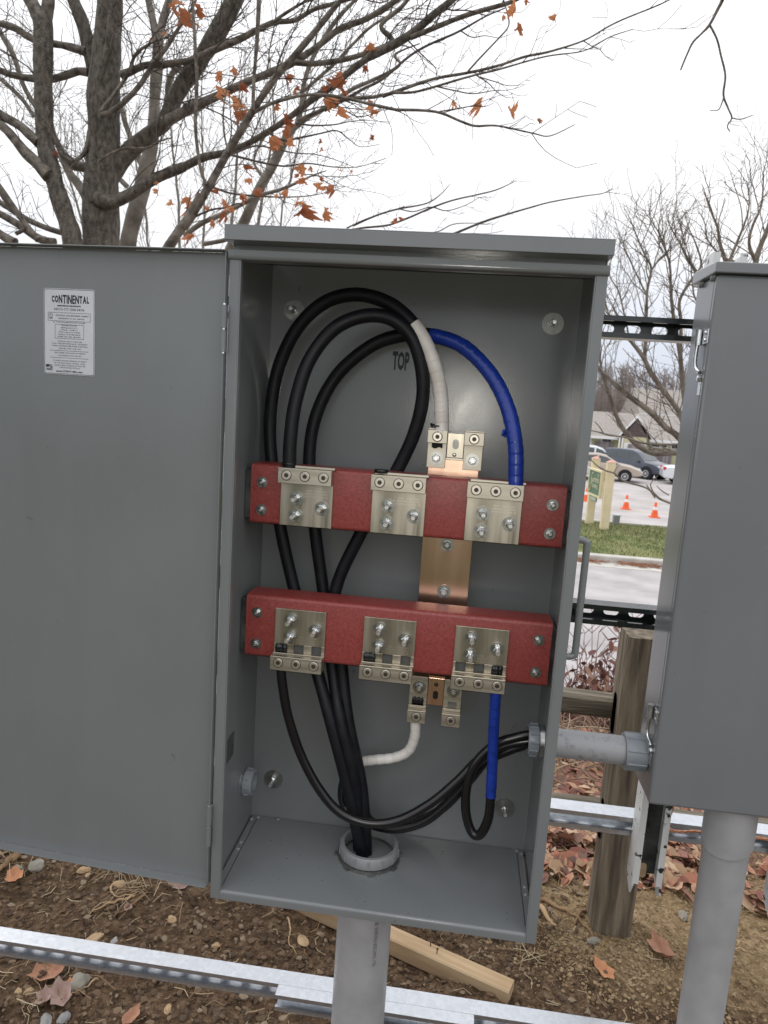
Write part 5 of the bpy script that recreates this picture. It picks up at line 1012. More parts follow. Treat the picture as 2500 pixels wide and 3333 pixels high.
 w2 = [(-3.1353, 4.8000, 3.1903, 0.025), (-3.0555, 4.8000, 3.2223, 0.0238), (-2.9423, 4.8000, 3.2950, 0.0237), (-2.7971, 4.8000, 3.4275, 0.0225), (-2.6874, 4.8000, 3.5778, 0.0203), (-2.5679, 4.8000, 3.7264, 0.018), (-2.4718, 4.8000, 3.8730, 0.0148), (-2.3658, 4.8000, 4.0181, 0.0115), (-2.3036, 4.8000, 4.1329, 0.0084)],
 w3 = [(-3.2718, 4.8600, 3.0873, 0.0221), (-3.2949, 4.8600, 2.9624, 0.0221), (-3.3300, 4.8600, 2.8991, 0.02), (-3.4240, 4.8600, 2.8443, 0.0167), (-3.5300, 4.8600, 2.8939, 0.0111)],
 w4 = [(-3.1566, 4.8000, 2.8213, 0.0132), (-3.0761, 4.8000, 2.8750, 0.012), (-2.9273, 4.8000, 2.9301, 0.0109), (-2.7336, 4.8000, 2.9401, 0.0098), (-2.6100, 4.8000, 2.9991, 0.0076), (-2.5092, 4.8000, 3.0318, 0.0043)],
 lh1 = [(-3.3632, 5.0000, 3.6069, 0.0368), (-3.4576, 5.0000, 3.6159, 0.0357), (-3.5524, 5.0000, 3.5887, 0.0347), (-3.6953, 5.0000, 3.5554, 0.0337), (-3.8749, 5.0000, 3.5559, 0.0316), (-4.0554, 5.0000, 3.5762, 0.0305), (-4.1758, 5.0000, 3.6112, 0.0283), (-4.3567, 5.0000, 3.6768, 0.0227), (-4.6597, 5.0000, 3.7779, 0.0159)],
 lh2 = [(-3.3870, 5.0000, 3.7712, 0.0389), (-3.4811, 5.0000, 3.7958, 0.0367), (-3.5990, 5.0000, 3.8222, 0.0312), (-3.6936, 5.0000, 3.8377, 0.0312), (-3.8834, 5.0000, 3.8790, 0.0324), (-4.0258, 5.0000, 3.9497, 0.0324), (-4.1690, 5.0000, 3.9877, 0.028), (-4.3483, 5.0000, 4.0502, 0.0236), (-4.6478, 5.0000, 4.1719, 0.0157)],
 lk = [(-3.3654, 5.0500, 2.8549, 0.0515), (-3.4624, 5.0500, 2.8630, 0.0459), (-3.5595, 5.0500, 2.9036, 0.0459), (-3.6323, 5.0500, 2.9665, 0.0344), (-3.6927, 5.0500, 3.0727, 0.0286)],
 over = [(-3.1025, 4.9000, 4.8019, 0.0583), (-2.2875, 4.9000, 5.3483, 0.0411), (-1.0486, 4.9000, 5.5019, 0.03), (1.2587, 4.9000, 5.0872, 0.0373), (1.7001, 4.9000, 4.4492, 0.0209), (1.6077, 4.3000, 3.8795, 0.0142), (1.6054, 4.3000, 3.8277, 0.0133), (1.5781, 4.3000, 3.7581, 0.0114), (1.5400, 4.3000, 3.6706, 0.0105), (1.4953, 4.3000, 3.6177, 0.0077), (1.4467, 4.3000, 3.5644, 0.0077), (1.4186, 4.3000, 3.4933, 0.0067), (1.3854, 4.3000, 3.3860, 0.0058)],
 over2 = [(1.5418, 4.3000, 3.6707, 0.0086), (1.6009, 4.3000, 3.5834, 0.0076), (1.6423, 4.3000, 3.4781, 0.0077), (1.6862, 4.3000, 3.3545, 0.0077), (1.6897, 4.3000, 3.2295, 0.0077), (1.7330, 4.3000, 3.1405, 0.0068), (1.7654, 4.3000, 3.0780, 0.0058), (1.7430, 4.3000, 3.0232, 0.0048), (1.7663, 4.3000, 2.9874, 0.0039)],
 over3 = [(1.7654, 4.3000, 3.0780, 0.0048), (1.8073, 4.3000, 3.0698, 0.0039), (1.8437, 4.3000, 3.0742, 0.0039), (1.9049, 4.3000, 3.0988, 0.0029)],
 over4 = [(1.6946, 4.3000, 3.2207, 0.0058), (1.6832, 4.3000, 3.1665, 0.0048), (1.6659, 4.3000, 3.1284, 0.0039), (1.6107, 4.3000, 3.1237, 0.0029)],
)
for k, raw in limbs.items(): LB[k] = limb_part(T, raw, 'bark' if k in ('r1', 'r1b', 'front', 'lstem', 'r3') else 'limb', 'limb', 12 if raw[0][3] > .03 else 8, .006 if k.startswith('over') else .012)
for k, dens, l0, l1, r, lev in (('r1', 3, .3, .8, .006, 2), ('r1b', 4, .3, .8, .006, 2), ('r2', 4.5, .3, .8, .0055, 2), ('r2b', 4, .25, .7, .005, 2), ('ru', 4, .3, .8, .0055, 2), ('ru2', 5, .25, .6, .004, 2),
    ('r3', 3.2, .3, .75, .0055, 2), ('r3b', 4, .25, .7, .0045, 2), ('r3c', 3, .15, .5, .0038, 1), ('r3d', 3.4, .15, .5, .0034, 1), ('r4', 1.8, .25, .7, .005, 2), ('arc', 2.6, .15, .45, .0035, 1),
    ('v1', 2, .2, .5, .004, 1), ('v2', 1.5, .2, .5, .004, 1), ('v3', 3, .12, .3, .003, 1), ('w1', 5, .25, .6, .004, 2), ('w2', 5, .25, .7, .004, 2), ('w3', 5, .3, .7, .004, 2), ('w4', 6, .2, .6, .0035, 2),
    ('lh1', 4.5, .3, .8, .005, 2), ('lh2', 4.5, .3, .8, .005, 2), ('front', 3, .3, .8, .0045, 2), ('lstem', 3.5, .3, .8, .005, 2), ('lk', 6, .3, .8, .0045, 2)):
    twigs_on(tw, LB[k], rng, dens*2.1, l0, l1*1.1, r*1.15, lev, .35, .08)
# low drooping twig sprays seen against the sky right of the trunk
for raw in (
 [(-1.9662, 4.7000, 2.8701, 0.0095), (-1.8349, 4.7000, 2.8438, 0.0095), (-1.6824, 4.7000, 2.8182, 0.0084), (-1.5097, 4.7000, 2.8032, 0.0073), (-1.3292, 4.7000, 2.8278, 0.0063), (-1.1159, 4.7000, 2.8043, 0.0047), (-0.9057, 4.7000, 2.8101, 0.0036), (-0.6914, 4.7000, 2.8840, 0.0026)],
 [(-1.6861, 4.7500, 3.0824, 0.0105), (-1.5539, 4.7500, 3.0164, 0.0095), (-1.4046, 4.7500, 3.0396, 0.0084), (-1.2463, 4.7500, 3.0727, 0.0068), (-1.1097, 4.7500, 3.0953, 0.0057), (-1.0004, 4.7500, 3.0296, 0.0042), (-0.9133, 4.7500, 2.9829, 0.0031), (-0.7574, 4.7500, 3.0062, 0.0021)],
 [(-1.4419, 4.7500, 3.1466, 0.0084), (-1.3024, 4.7500, 3.1301, 0.0073), (-1.1333, 4.7500, 3.1386, 0.0057), (-1.0083, 4.7500, 3.1655, 0.0041), (-0.8833, 4.7500, 3.1778, 0.0031), (-0.6954, 4.7500, 3.1721, 0.0021)],
 [(-1.9098, 4.6000, 2.8476, 0.0083), (-1.7312, 4.6000, 2.9103, 0.0072), (-1.5720, 4.6000, 2.8950, 0.0062), (-1.4027, 4.6000, 2.8703, 0.0051), (-1.2561, 4.6000, 2.8645, 0.0041), (-1.0983, 4.6000, 2.8302, 0.0031), (-0.94, 4.6000, 2.7768, 0.002)],
 [(-2.0957, 4.6000, 2.5968, 0.0094), (-1.9321, 4.6000, 2.5523, 0.0084), (-1.7168, 4.6000, 2.5394, 0.0073), (-1.5034, 4.6000, 2.5364, 0.0062), (-1.2927, 4.6000, 2.5530, 0.0046), (-1.1371, 4.6000, 2.5872, 0.0031), (-0.9936, 4.6000, 2.6305, 0.002)],
 [(-2.2011, 4.5000, 2.3279, 0.0093), (-2.0525, 4.5000, 2.3922, 0.0083), (-1.9145, 4.5000, 2.4165, 0.0072), (-1.8095, 4.5000, 2.4493, 0.0051), (-1.7542, 4.5000, 2.3829, 0.0031), (-1.7090, 4.5000, 2.3061, 0.0021)],
 [(-1.4344, 4.7000, 2.7954, 0.0052), (-1.3786, 4.7000, 2.7476, 0.0047), (-1.2610, 4.7000, 2.7412, 0.0042), (-1.1406, 4.7000, 2.6756, 0.0031), (-1.0126, 4.7000, 2.6598, 0.0021)],
 [(-1.2177, 4.7000, 3.3245, 0.0082), (-1.0883, 4.7000, 3.2504, 0.0062), (-0.9493, 4.7000, 3.1861, 0.0046), (-0.8566, 4.7000, 3.1976, 0.0031), (-0.7868, 4.7000, 3.2371, 0.002)],
 [(-1.2547, 4.9000, 3.2969, 0.0138), (-1.0871, 4.9000, 3.3891, 0.0132), (-0.9527, 4.9000, 3.4700, 0.0126), (-0.7984, 4.9000, 3.5504, 0.0115), (-0.5992, 4.9000, 3.7173, 0.0104), (-0.4393, 4.9000, 3.8099, 0.0103), (-0.1995, 4.9000, 3.9070, 0.0092), (-0.0047, 4.9000, 4.0163, 0.0071), (0.141, 4.9000, 4.0823, 0.0051)],
 [(-0.346, 4.8000, 3.4570, 0.0061), (-0.2109, 4.8000, 3.4307, 0.0056), (-0.0564, 4.8000, 3.4096, 0.0046), (0.0932, 4.8000, 3.4358, 0.0036), (0.243, 4.8000, 3.4477, 0.0025), (0.3594, 4.8000, 3.4871, 0.0015)],
 [(-0.0376, 4.8000, 3.5469, 0.0061), (0.058, 4.8000, 3.4918, 0.0046), (0.1234, 4.8000, 3.4363, 0.0036), (0.208, 4.8000, 3.3906, 0.0025), (0.2987, 4.8000, 3.3874, 0.0015)],
 [(-0.0166, 4.8000, 3.5378, 0.0051), (0.1176, 4.8000, 3.5022, 0.0041), (0.2204, 4.8000, 3.4756, 0.003), (0.3394, 4.8000, 3.4868, 0.002)],
 [(-0.2831, 4.4000, 3.1108, 0.0058), (-0.1323, 4.4000, 3.1405, 0.0043), (-0.0387, 4.4000, 3.1601, 0.0038), (0.0559, 4.4000, 3.1619, 0.0029), (0.1196, 4.4000, 3.1897, 0.0019)],
 [(-0.179, 4.9000, 3.9071, 0.0062), (-0.0937, 4.9000, 3.8654, 0.0046), (0.0074, 4.9000, 3.8758, 0.0036), (0.1202, 4.9000, 3.8627, 0.0026), (0.2376, 4.9000, 3.9059, 0.0015)],
 [(-0.1107, 4.8000, 3.5741, 0.0081), (-0.0277, 4.8000, 3.6689, 0.0076), (0.1104, 4.8000, 3.8098, 0.007), (0.1771, 4.8000, 3.8980, 0.0065), (0.1623, 4.8000, 3.9850, 0.0055), (0.1256, 4.8000, 4.0852, 0.0045), (0.1092, 4.8000, 4.1579, 0.003)],
 [(-0.608, 4.9000, 3.8417, 0.0062), (-0.497, 4.9000, 3.7473, 0.0052), (-0.3752, 4.9000, 3.6482, 0.0042), (-0.3597, 4.9000, 3.5811, 0.0026)],
 [(-3.7808, 4.6000, 2.1734, 0.0185), (-3.6869, 4.6000, 2.2392, 0.0163), (-3.8471, 4.6000, 2.3992, 0.0185), (-3.9606, 4.6000, 2.5499, 0.0163)]):
    s_ = smooth_limb(raw, 5, .010); tw.tube([p for p, r in s_], [r for p, r in s_], 6); twigs_on(tw, s_, rng, 5.0, .07, .26, .0028, 1, .5, .1, .05)
emit('twigs', tw, M['twig'], T, kind='stuff')
# dead leaves still hanging: position in the crown, size (m), tilt
random.seed(9)
for P_, s in (((-2.0953, 4.7000, 3.3479), .13), ((-2.0723, 4.7000, 3.4738), .12), ((-1.9720, 4.7000, 3.5233), .075), ((-1.8481, 4.6000, 3.3531), .10), ((-1.9110, 4.5500, 3.2225), .15), ((-1.8690, 4.5000, 3.0996), .10), ((-1.7966, 4.5000, 3.1105), .06),
    ((-1.4815, 4.7000, 3.4633), .075), ((-1.4469, 4.7000, 3.3971), .06), ((-1.4611, 4.7000, 3.3633), .055), ((-1.5280, 4.7000, 3.4435), .05), ((-1.4883, 4.3000, 3.1064), .075), ((-1.0669, 4.7000, 3.4221), .12), ((-1.0867, 4.7000, 3.4975), .07), ((-1.0579, 4.7000, 3.3558), .07), ((-1.1283, 4.4000, 3.1668), .15), ((-1.0109, 4.3000, 3.0751), .10), ((-1.1233, 4.4000, 3.2574), .08),
    ((-1.4649, 4.5000, 3.0797), .12), ((-1.4188, 4.4000, 2.9687), .12), ((-1.3851, 4.4000, 2.8955), .10), ((-1.5366, 4.4000, 2.8826), .13), ((-1.4939, 4.4000, 2.8371), .07), ((-0.9113, 4.9000, 3.7956), .09), ((-0.921, 4.8000, 3.5867), .08), ((-0.8311, 4.7000, 3.2838), .07), ((-0.8174, 4.7000, 3.2317), .07),
    ((-0.8177, 4.7000, 3.0402), .06), ((-1.2354, 4.7000, 3.0042), .05), ((-1.2256, 4.7000, 2.9382), .05), ((-1.7817, 4.5000, 2.7019), .11), ((-1.7367, 4.5000, 2.6214), .085), ((-1.3286, 4.6000, 2.7467), .10), ((-1.2767, 4.6000, 2.7578), .07), ((-1.3734, 4.6000, 2.6968), .06), ((-1.3195, 4.6000, 2.6693), .07), ((-1.1895, 4.6000, 2.6877), .075), ((-1.2049, 4.5000, 2.5942), .115), ((-1.0700, 4.5000, 2.5697), .11),
    ((-1.0367, 4.6000, 2.7501), .045), ((-0.94, 4.6000, 2.7413), .04), ((-1.6444, 4.5000, 2.5421), .11), ((-1.4406, 4.5000, 2.5437), .10), ((-1.5127, 4.5000, 2.5221), .035), ((-1.7671, 4.4000, 2.4709), .10), ((-1.9116, 4.4000, 2.4326), .085), ((-1.8628, 4.4000, 2.3766), .07), ((-1.8982, 4.4000, 2.3417), .085), ((-2.0304, 4.4000, 2.3757), .05), ((-1.9926, 4.5000, 2.5311), .075), ((-1.3232, 4.4000, 2.4425), .08), ((-1.2502, 4.3000, 2.3705), .15), ((-1.0481, 4.2000, 2.3276), .13),
    ((-1.9582, 4.3000, 2.2515), .085), ((-2.1520, 4.4000, 2.3910), .10), ((-2.2113, 4.4000, 2.4373), .07), ((-2.0702, 4.2000, 2.1045), .12), ((-0.5654, 4.6000, 2.3970), .06), ((-2.3925, 4.5000, 3.8810), .13), ((-2.2808, 4.4000, 3.7712), .15), ((-2.1749, 4.4000, 3.8121), .13), ((-2.4909, 4.6000, 3.7271), .05), ((-2.6239, 4.6000, 3.6883), .035), ((-3.4795, 4.7000, 2.8511), .06), ((-2.4893, 4.5000, 2.5745), .06), ((-2.4938, 4.5000, 2.5203), .05), ((-2.3786, 4.5000, 2.4403), .07), ((-2.2496, 4.5000, 2.4642), .09),
    ((0.1972, 4.7000, 3.9881), .14), ((0.1316, 4.7000, 3.9068), .07), ((0.2586, 4.7000, 3.8491), .085), ((0.5182, 4.7000, 3.9138), .07), ((0.0143, 4.5000, 3.2281), .11), ((-0.193, 4.6000, 3.2554), .075), ((0.2407, 4.5000, 3.1648), .09), ((0.4537, 4.5000, 3.1105), .055), ((-0.5483, 4.6000, 2.4024), .06), ((0.2947, 4.7000, 4.0332), .05), ((-0.8876, 4.8000, 3.7533), .08), ((-0.8063, 4.6000, 3.2160), .07), ((-0.8156, 4.7000, 3.0402), .045)):
    o = inst('leaf', random.choice(LEAFS), T, V(P_)+V((0, 0, s*.15)), (random.uniform(-.5, .5), math.pi+random.uniform(-.9, .9), random.uniform(-1.1, 1.1)), (s*random.uniform(.36, .72), s*random.uniform(.7, 1.3), s*random.uniform(.65, .95)))
# second stem left of the maple, and two more trunks behind
t2 = thing('maple_tree', (-3, 4.9, base_z(4.9)), 'slender mossy trunk forking left of the thick maple', 'tree')
st2 = limb_part(t2, [(-3.2648, 4.7500, 0.2301, 0.1103), (-3.3018, 4.7500, 1.4725, 0.093), (-3.3664, 4.7500, 2.1398, 0.0833), (-3.4130, 4.7500, 2.3288, 0.083), (-3.4998, 4.7500, 2.5881, 0.0782), (-3.5480, 4.7500, 2.7425, 0.0823), (-3.6025, 4.7500, 2.9472, 0.0776), (-3.6175, 4.7500, 3.2523, 0.0792), (-3.6208, 4.7500, 3.5531, 0.0807), (-3.6186, 4.7500, 3.8199, 0.0813), (-3.6315, 4.7500, 3.9079, 0.08)], 'bark', 'trunk', 16, .012)
tw2 = MB()
for raw in ([(-3.6353, 4.7500, 3.8590, 0.0641), (-3.7078, 4.7500, 4.0050, 0.0575), (-3.7860, 4.7500, 4.1213, 0.0511), (-3.9176, 4.7500, 4.4294, 0.037)], [(-3.6314, 4.7800, 3.8739, 0.059), (-3.6020, 4.7800, 4.0016, 0.0535), (-3.5840, 4.7800, 4.1380, 0.049), (-3.5538, 4.7800, 4.4458, 0.0348)],
    [(-3.5326, 4.7000, 2.6652, 0.0654), (-3.6304, 4.7000, 2.7550, 0.0567), (-3.7456, 4.7000, 2.8443, 0.049), (-3.8833, 4.7000, 2.9841, 0.0414), (-3.9751, 4.7000, 3.0635, 0.0381), (-4.1130, 4.7000, 3.1724, 0.0315), (-4.3187, 4.7000, 3.3710, 0.0217)], [(-3.6416, 4.7200, 2.9357, 0.0457), (-3.7222, 4.7200, 2.9950, 0.0435), (-3.8142, 4.7200, 3.0643, 0.0414), (-3.9876, 4.7200, 3.1523, 0.0381), (-4.1029, 4.7200, 3.2313, 0.0316), (-4.3335, 4.7200, 3.3894, 0.0218)],
    [(-3.5838, 4.6000, 2.1288, 0.0326), (-3.6869, 4.6000, 2.2392, 0.0272), (-3.8010, 4.6000, 2.3801, 0.026), (-3.9145, 4.6000, 2.5308, 0.0238), (-4.0277, 4.6000, 2.6809, 0.0184)], [(-3.6649, 5.1000, 2.2971, 0.027), (-3.8522, 5.1000, 2.3464, 0.0271), (-4.0399, 5.1000, 2.4183, 0.0271), (-4.2651, 5.1000, 2.5454, 0.026), (-4.4155, 5.1000, 2.6302, 0.0201)], [(-3.6790, 5.0000, 2.1950, 0.0406), (-3.8270, 5.0000, 2.2227, 0.0384), (-4.0119, 5.0000, 2.3269, 0.0361), (-4.1972, 5.0000, 2.4202, 0.0326), (-4.3460, 5.0000, 2.4816, 0.0233)], [(-3.9962, 4.9000, 2.1599, 0.046), (-4.0817, 4.9000, 2.2007, 0.0403), (-4.2037, 4.9000, 2.2731, 0.0345)]):
    l = limb_part(t2, raw, 'limb', 'limb', 10); twigs_on(tw2, l, rng, 9, .3, .9, .005, 2, .35)
emit('twigs', tw2, M['twig'], t2, kind='stuff')
t3 = thing('maple_tree', (-1.9, 6.4, base_z(6)), 'grey trunk rising just right behind the thick maple', 'tree')
limb_part(t3, [(-3.7578, 6.2000, 0.3676, 0.1216), (-3.6668, 6.2000, 1.8968, 0.104), (-3.5857, 6.2000, 2.4580, 0.0931), (-3.4766, 6.2000, 2.8908, 0.0895), (-3.3963, 6.2000, 3.2129, 0.0874), (-3.3312, 6.2000, 3.5297, 0.0694), (-3.3197, 6.2000, 3.8408, 0.061), (-3.3012, 6.2000, 4.2088, 0.0605), (-3.2885, 6.2000, 4.4268, 0.0563)], 'palebark', 'trunk', 14)
tw3 = MB()
for raw in ([(-3.2977, 6.2000, 4.4026, 0.0459), (-3.3347, 6.2000, 4.5706, 0.0405), (-3.3928, 6.2000, 4.7851, 0.0378), (-3.4647, 6.2000, 5.0451, 0.0285)], [(-3.2883, 6.2000, 4.4148, 0.0485), (-3.2465, 6.2000, 4.5952, 0.043), (-3.2020, 6.2000, 4.7503, 0.039), (-3.1385, 6.2000, 4.9514, 0.031)],
    [(-3.3586, 6.3000, 3.6791, 0.0405), (-3.2689, 6.3000, 3.7817, 0.0377), (-3.2228, 6.3000, 3.9327, 0.0348), (-3.2187, 6.3000, 4.0819, 0.0334), (-3.1652, 6.3000, 4.1816, 0.0306), (-3.0831, 6.3000, 4.2320, 0.0266)], [(-3.4575, 6.3000, 3.2047, 0.0409), (-3.6042, 6.3000, 3.4958, 0.034), (-3.6921, 6.3000, 3.7100, 0.0298), (-3.7363, 6.3000, 3.8733, 0.0243)], [(-3.7069, 6.4000, 3.0847, 0.032), (-3.8248, 6.4000, 3.1865, 0.0278), (-3.9718, 6.4000, 3.2611, 0.0278), (-4.3255, 6.4000, 3.2644, 0.028), (-4.4731, 6.4000, 3.4447, 0.0237), (-4.5605, 6.4000, 3.7039, 0.0209)],
    [(-4.0211, 6.5000, 2.4811, 0.0644), (-4.2489, 6.5000, 3.0172, 0.0569), (-4.4441, 6.5000, 3.2800, 0.0426), (-4.5929, 6.5000, 3.6090, 0.0353), (-4.9190, 6.5000, 4.0627, 0.0295), (-5.0639, 6.5000, 4.4242, 0.0322), (-5.2096, 6.5000, 4.6542, 0.0307), (-5.3252, 6.5000, 4.8577, 0.0251)], [(-4.8317, 6.5000, 3.8019, 0.0254), (-4.9503, 6.5000, 3.9574, 0.024), (-5.1288, 6.5000, 4.1116, 0.0225), (-5.3076, 6.5000, 4.2395, 0.0183)]):
    l = limb_part(t3, raw, 'palebark', 'limb', 8); twigs_on(tw3, l, rng, 8, .3, 1.0, .0052, 2, .3)
emit('twigs', tw3, M['twig'], t3, kind='stuff')
t4 = thing('maple_tree', (.1, 7.6, base_z(6)), 'pale leaning trunk emerging behind the cabinet roof', 'tree')
limb_part(t4, [(-3.2785, 7.4000, 1.6335, 0.0883), (-2.9740, 7.4000, 2.4958, 0.0748), (-2.7176, 7.4000, 3.0306, 0.0653), (-2.5853, 7.4000, 3.3299, 0.0618), (-2.4088, 7.4000, 3.6551, 0.0613), (-2.2943, 7.4000, 3.9024, 0.0563), (-2.1629, 7.4000, 4.0906, 0.0439)], 'palebark', 'trunk', 12)
tw4 = MB()
for raw in ([(-2.1622, 7.4000, 4.0764, 0.0394), (-2.0133, 7.4000, 4.1927, 0.0347), (-1.8488, 7.4000, 4.2804, 0.0316), (-1.5696, 7.4000, 4.4668, 0.0254), (-1.2768, 7.4000, 4.6097, 0.0223), (-0.9763, 7.4000, 4.7782, 0.0191), (-1.0385, 7.4000, 4.8861, 0.0132), (-0.7524, 7.4000, 5.0108, 0.0073)], [(-2.1333, 7.4000, 4.1196, 0.0363), (-2.0881, 7.4000, 4.3039, 0.0332), (-2.0697, 7.4000, 4.5560, 0.03), (-1.9705, 7.4000, 4.8617, 0.0298), (-1.8315, 7.4000, 5.0956, 0.0281), (-1.6918, 7.4000, 5.2862, 0.0265), (-1.5075, 7.4000, 5.4482, 0.022), (-1.2664, 7.4000, 5.6086, 0.016)],
    [(-2.0838, 7.5000, 4.5278, 0.0228), (-1.8916, 7.5000, 4.6995, 0.0227), (-1.7596, 7.5000, 4.8129, 0.0211), (-1.5439, 7.5000, 5.0368, 0.0194), (-1.3295, 7.5000, 5.2304, 0.0178), (-1.0282, 7.5000, 5.3951, 0.0148)], [(-2.5276, 7.5000, 3.5376, 0.0311), (-2.6629, 7.5000, 3.7245, 0.0155), (-2.5772, 7.5000, 3.9743, 0.0139), (-2.4263, 7.5000, 4.1509, 0.0108)],
    [(-3.3898, 7.2000, 2.7794, 0.0385), (-3.2019, 7.2000, 2.9184, 0.0337), (-2.9829, 7.2000, 3.0137, 0.032), (-2.7663, 7.2000, 3.1225, 0.0288), (-2.5214, 7.2000, 3.2455, 0.0257), (-2.2772, 7.2000, 3.3247, 0.021), (-2.0664, 7.2000, 3.4163, 0.0165), (-1.8576, 7.2000, 3.5071, 0.0104), (-1.7085, 7.2000, 3.5535, 0.0059)], [(-3.1482, 7.2000, 2.7005, 0.0277), (-2.9427, 7.2000, 2.7379, 0.0276), (-2.7543, 7.2000, 2.7744, 0.0275), (-2.4061, 7.2000, 2.7004, 0.0304)]):
    l = limb_part(t4, raw, 'palebark', 'limb', 8); twigs_on(tw4, l, rng, 7, .3, 1.0, .0055, 2, .3)
for raw in ([(-1.4970, 6.8000, 2.7846, 0.0129), (-1.2116, 6.8000, 2.8497, 0.0121), (-0.9273, 6.8000, 2.8873, 0.0113), (-0.7332, 6.8000, 2.9616, 0.0113), (-0.5006, 6.8000, 3.0634, 0.0105), (-0.2287, 6.8000, 3.1655, 0.0091), (0.0422, 6.8000, 3.2402, 0.0083), (0.2433, 6.8000, 3.2990, 0.0069), (0.4262, 6.8000, 3.3894, 0.0034)], [(-1.2995, 6.8000, 2.8737, 0.0114), (-1.1318, 6.8000, 2.9542, 0.0113), (-0.9646, 6.8000, 3.0207, 0.0106), (-0.7835, 6.8000, 3.0738, 0.0099), (-0.5055, 6.8000, 3.1298, 0.0077), (-0.359, 6.8000, 3.2275, 0.0056), (-0.27, 6.8000, 3.3358, 0.0028)],
    [(-0.3935, 6.6000, 2.6996, 0.0151), (-0.181, 6.6000, 2.7864, 0.0137), (0.0289, 6.6000, 2.8789, 0.0122), (0.1983, 6.6000, 2.9497, 0.0115), (0.3936, 6.6000, 3.0145, 0.0101), (0.5879, 6.6000, 3.0724, 0.0087), (0.7807, 6.6000, 3.1298, 0.0074), (1.1124, 6.6000, 3.2039, 0.006), (1.2936, 6.6000, 3.2369, 0.0047), (1.3945, 6.6000, 3.2936, 0.0031)], [(-0.5532, 6.8000, 2.8202, 0.007), (-0.3718, 6.8000, 2.8471, 0.0063), (-0.2097, 6.8000, 2.9268, 0.0056), (-0.0024, 6.8000, 2.9476, 0.0042), (0.1364, 6.8000, 2.9460, 0.0028)], [(-0.7972, 6.8000, 3.0667, 0.007), (-0.6401, 6.8000, 3.0453, 0.0063), (-0.4606, 6.8000, 3.0914, 0.0063), (-0.2899, 6.8000, 3.0573, 0.0056), (-0.0997, 6.8000, 3.1168, 0.0042), (0.0582, 6.8000, 3.2144, 0.0028)],
    [(-0.2711, 6.8000, 2.8174, 0.0056), (-0.0212, 6.8000, 2.8402, 0.0049), (0.1726, 6.8000, 2.8475, 0.0035), (0.335, 6.8000, 2.8868, 0.0021)], [(-1.3728, 6.8000, 2.8438, 0.0086), (-1.1629, 6.8000, 2.9463, 0.0085), (-0.9532, 6.8000, 3.0211, 0.0071), (-0.7454, 6.8000, 3.0952, 0.0056)]):
    s_ = smooth_limb(raw, 5, .01); tw4.tube([p for p, r in s_], [r for p, r in s_], 6); twigs_on(tw4, s_, rng, 4.2, .06, .28, .003, 1, .6, .05, .06)
emit('twigs', tw4, M['twig'], t4, kind='stuff')
# thin multi-stemmed tree farther back
t5 = thing('birch_like_tree', (-1.5, 14, -2.52), 'thin many-stemmed pale tree far behind the maple', 'tree'); tw5 = MB()
rng5 = random.Random(3)
for a, w in ((120, 30), (165, 26), (215, 34), (260, 34), (300, 22), (60, 24), (-60, 26)):
    x0, y0 = (-5.6452, 14.0000, 4.0815)[0], 14.
    top = (-5.7353, 14.0000, 7.1832)[2]; base = -2.52; xb = x0+(a-180)*.010; x1 = xb+(a-180)*.006
    l = limb_part(t5, [(xb, y0, base, w*.0018), (xb, y0, 2.0, w*.0014), (xb+(x1-xb)*.5, y0+.1, top-2.2, w*.0010), (x1, y0, top-.6, w*.0006), (x1+rng5.uniform(-.2, .2), y0, top+.8, .004)], 'palebark', 'stem', 7, .05)
    twigs_on(tw5, l, rng5, 6, .8, 2.0, .008, 2, .9, .35, .2)
emit('twigs', tw5, M['palebark'], t5, kind='stuff')
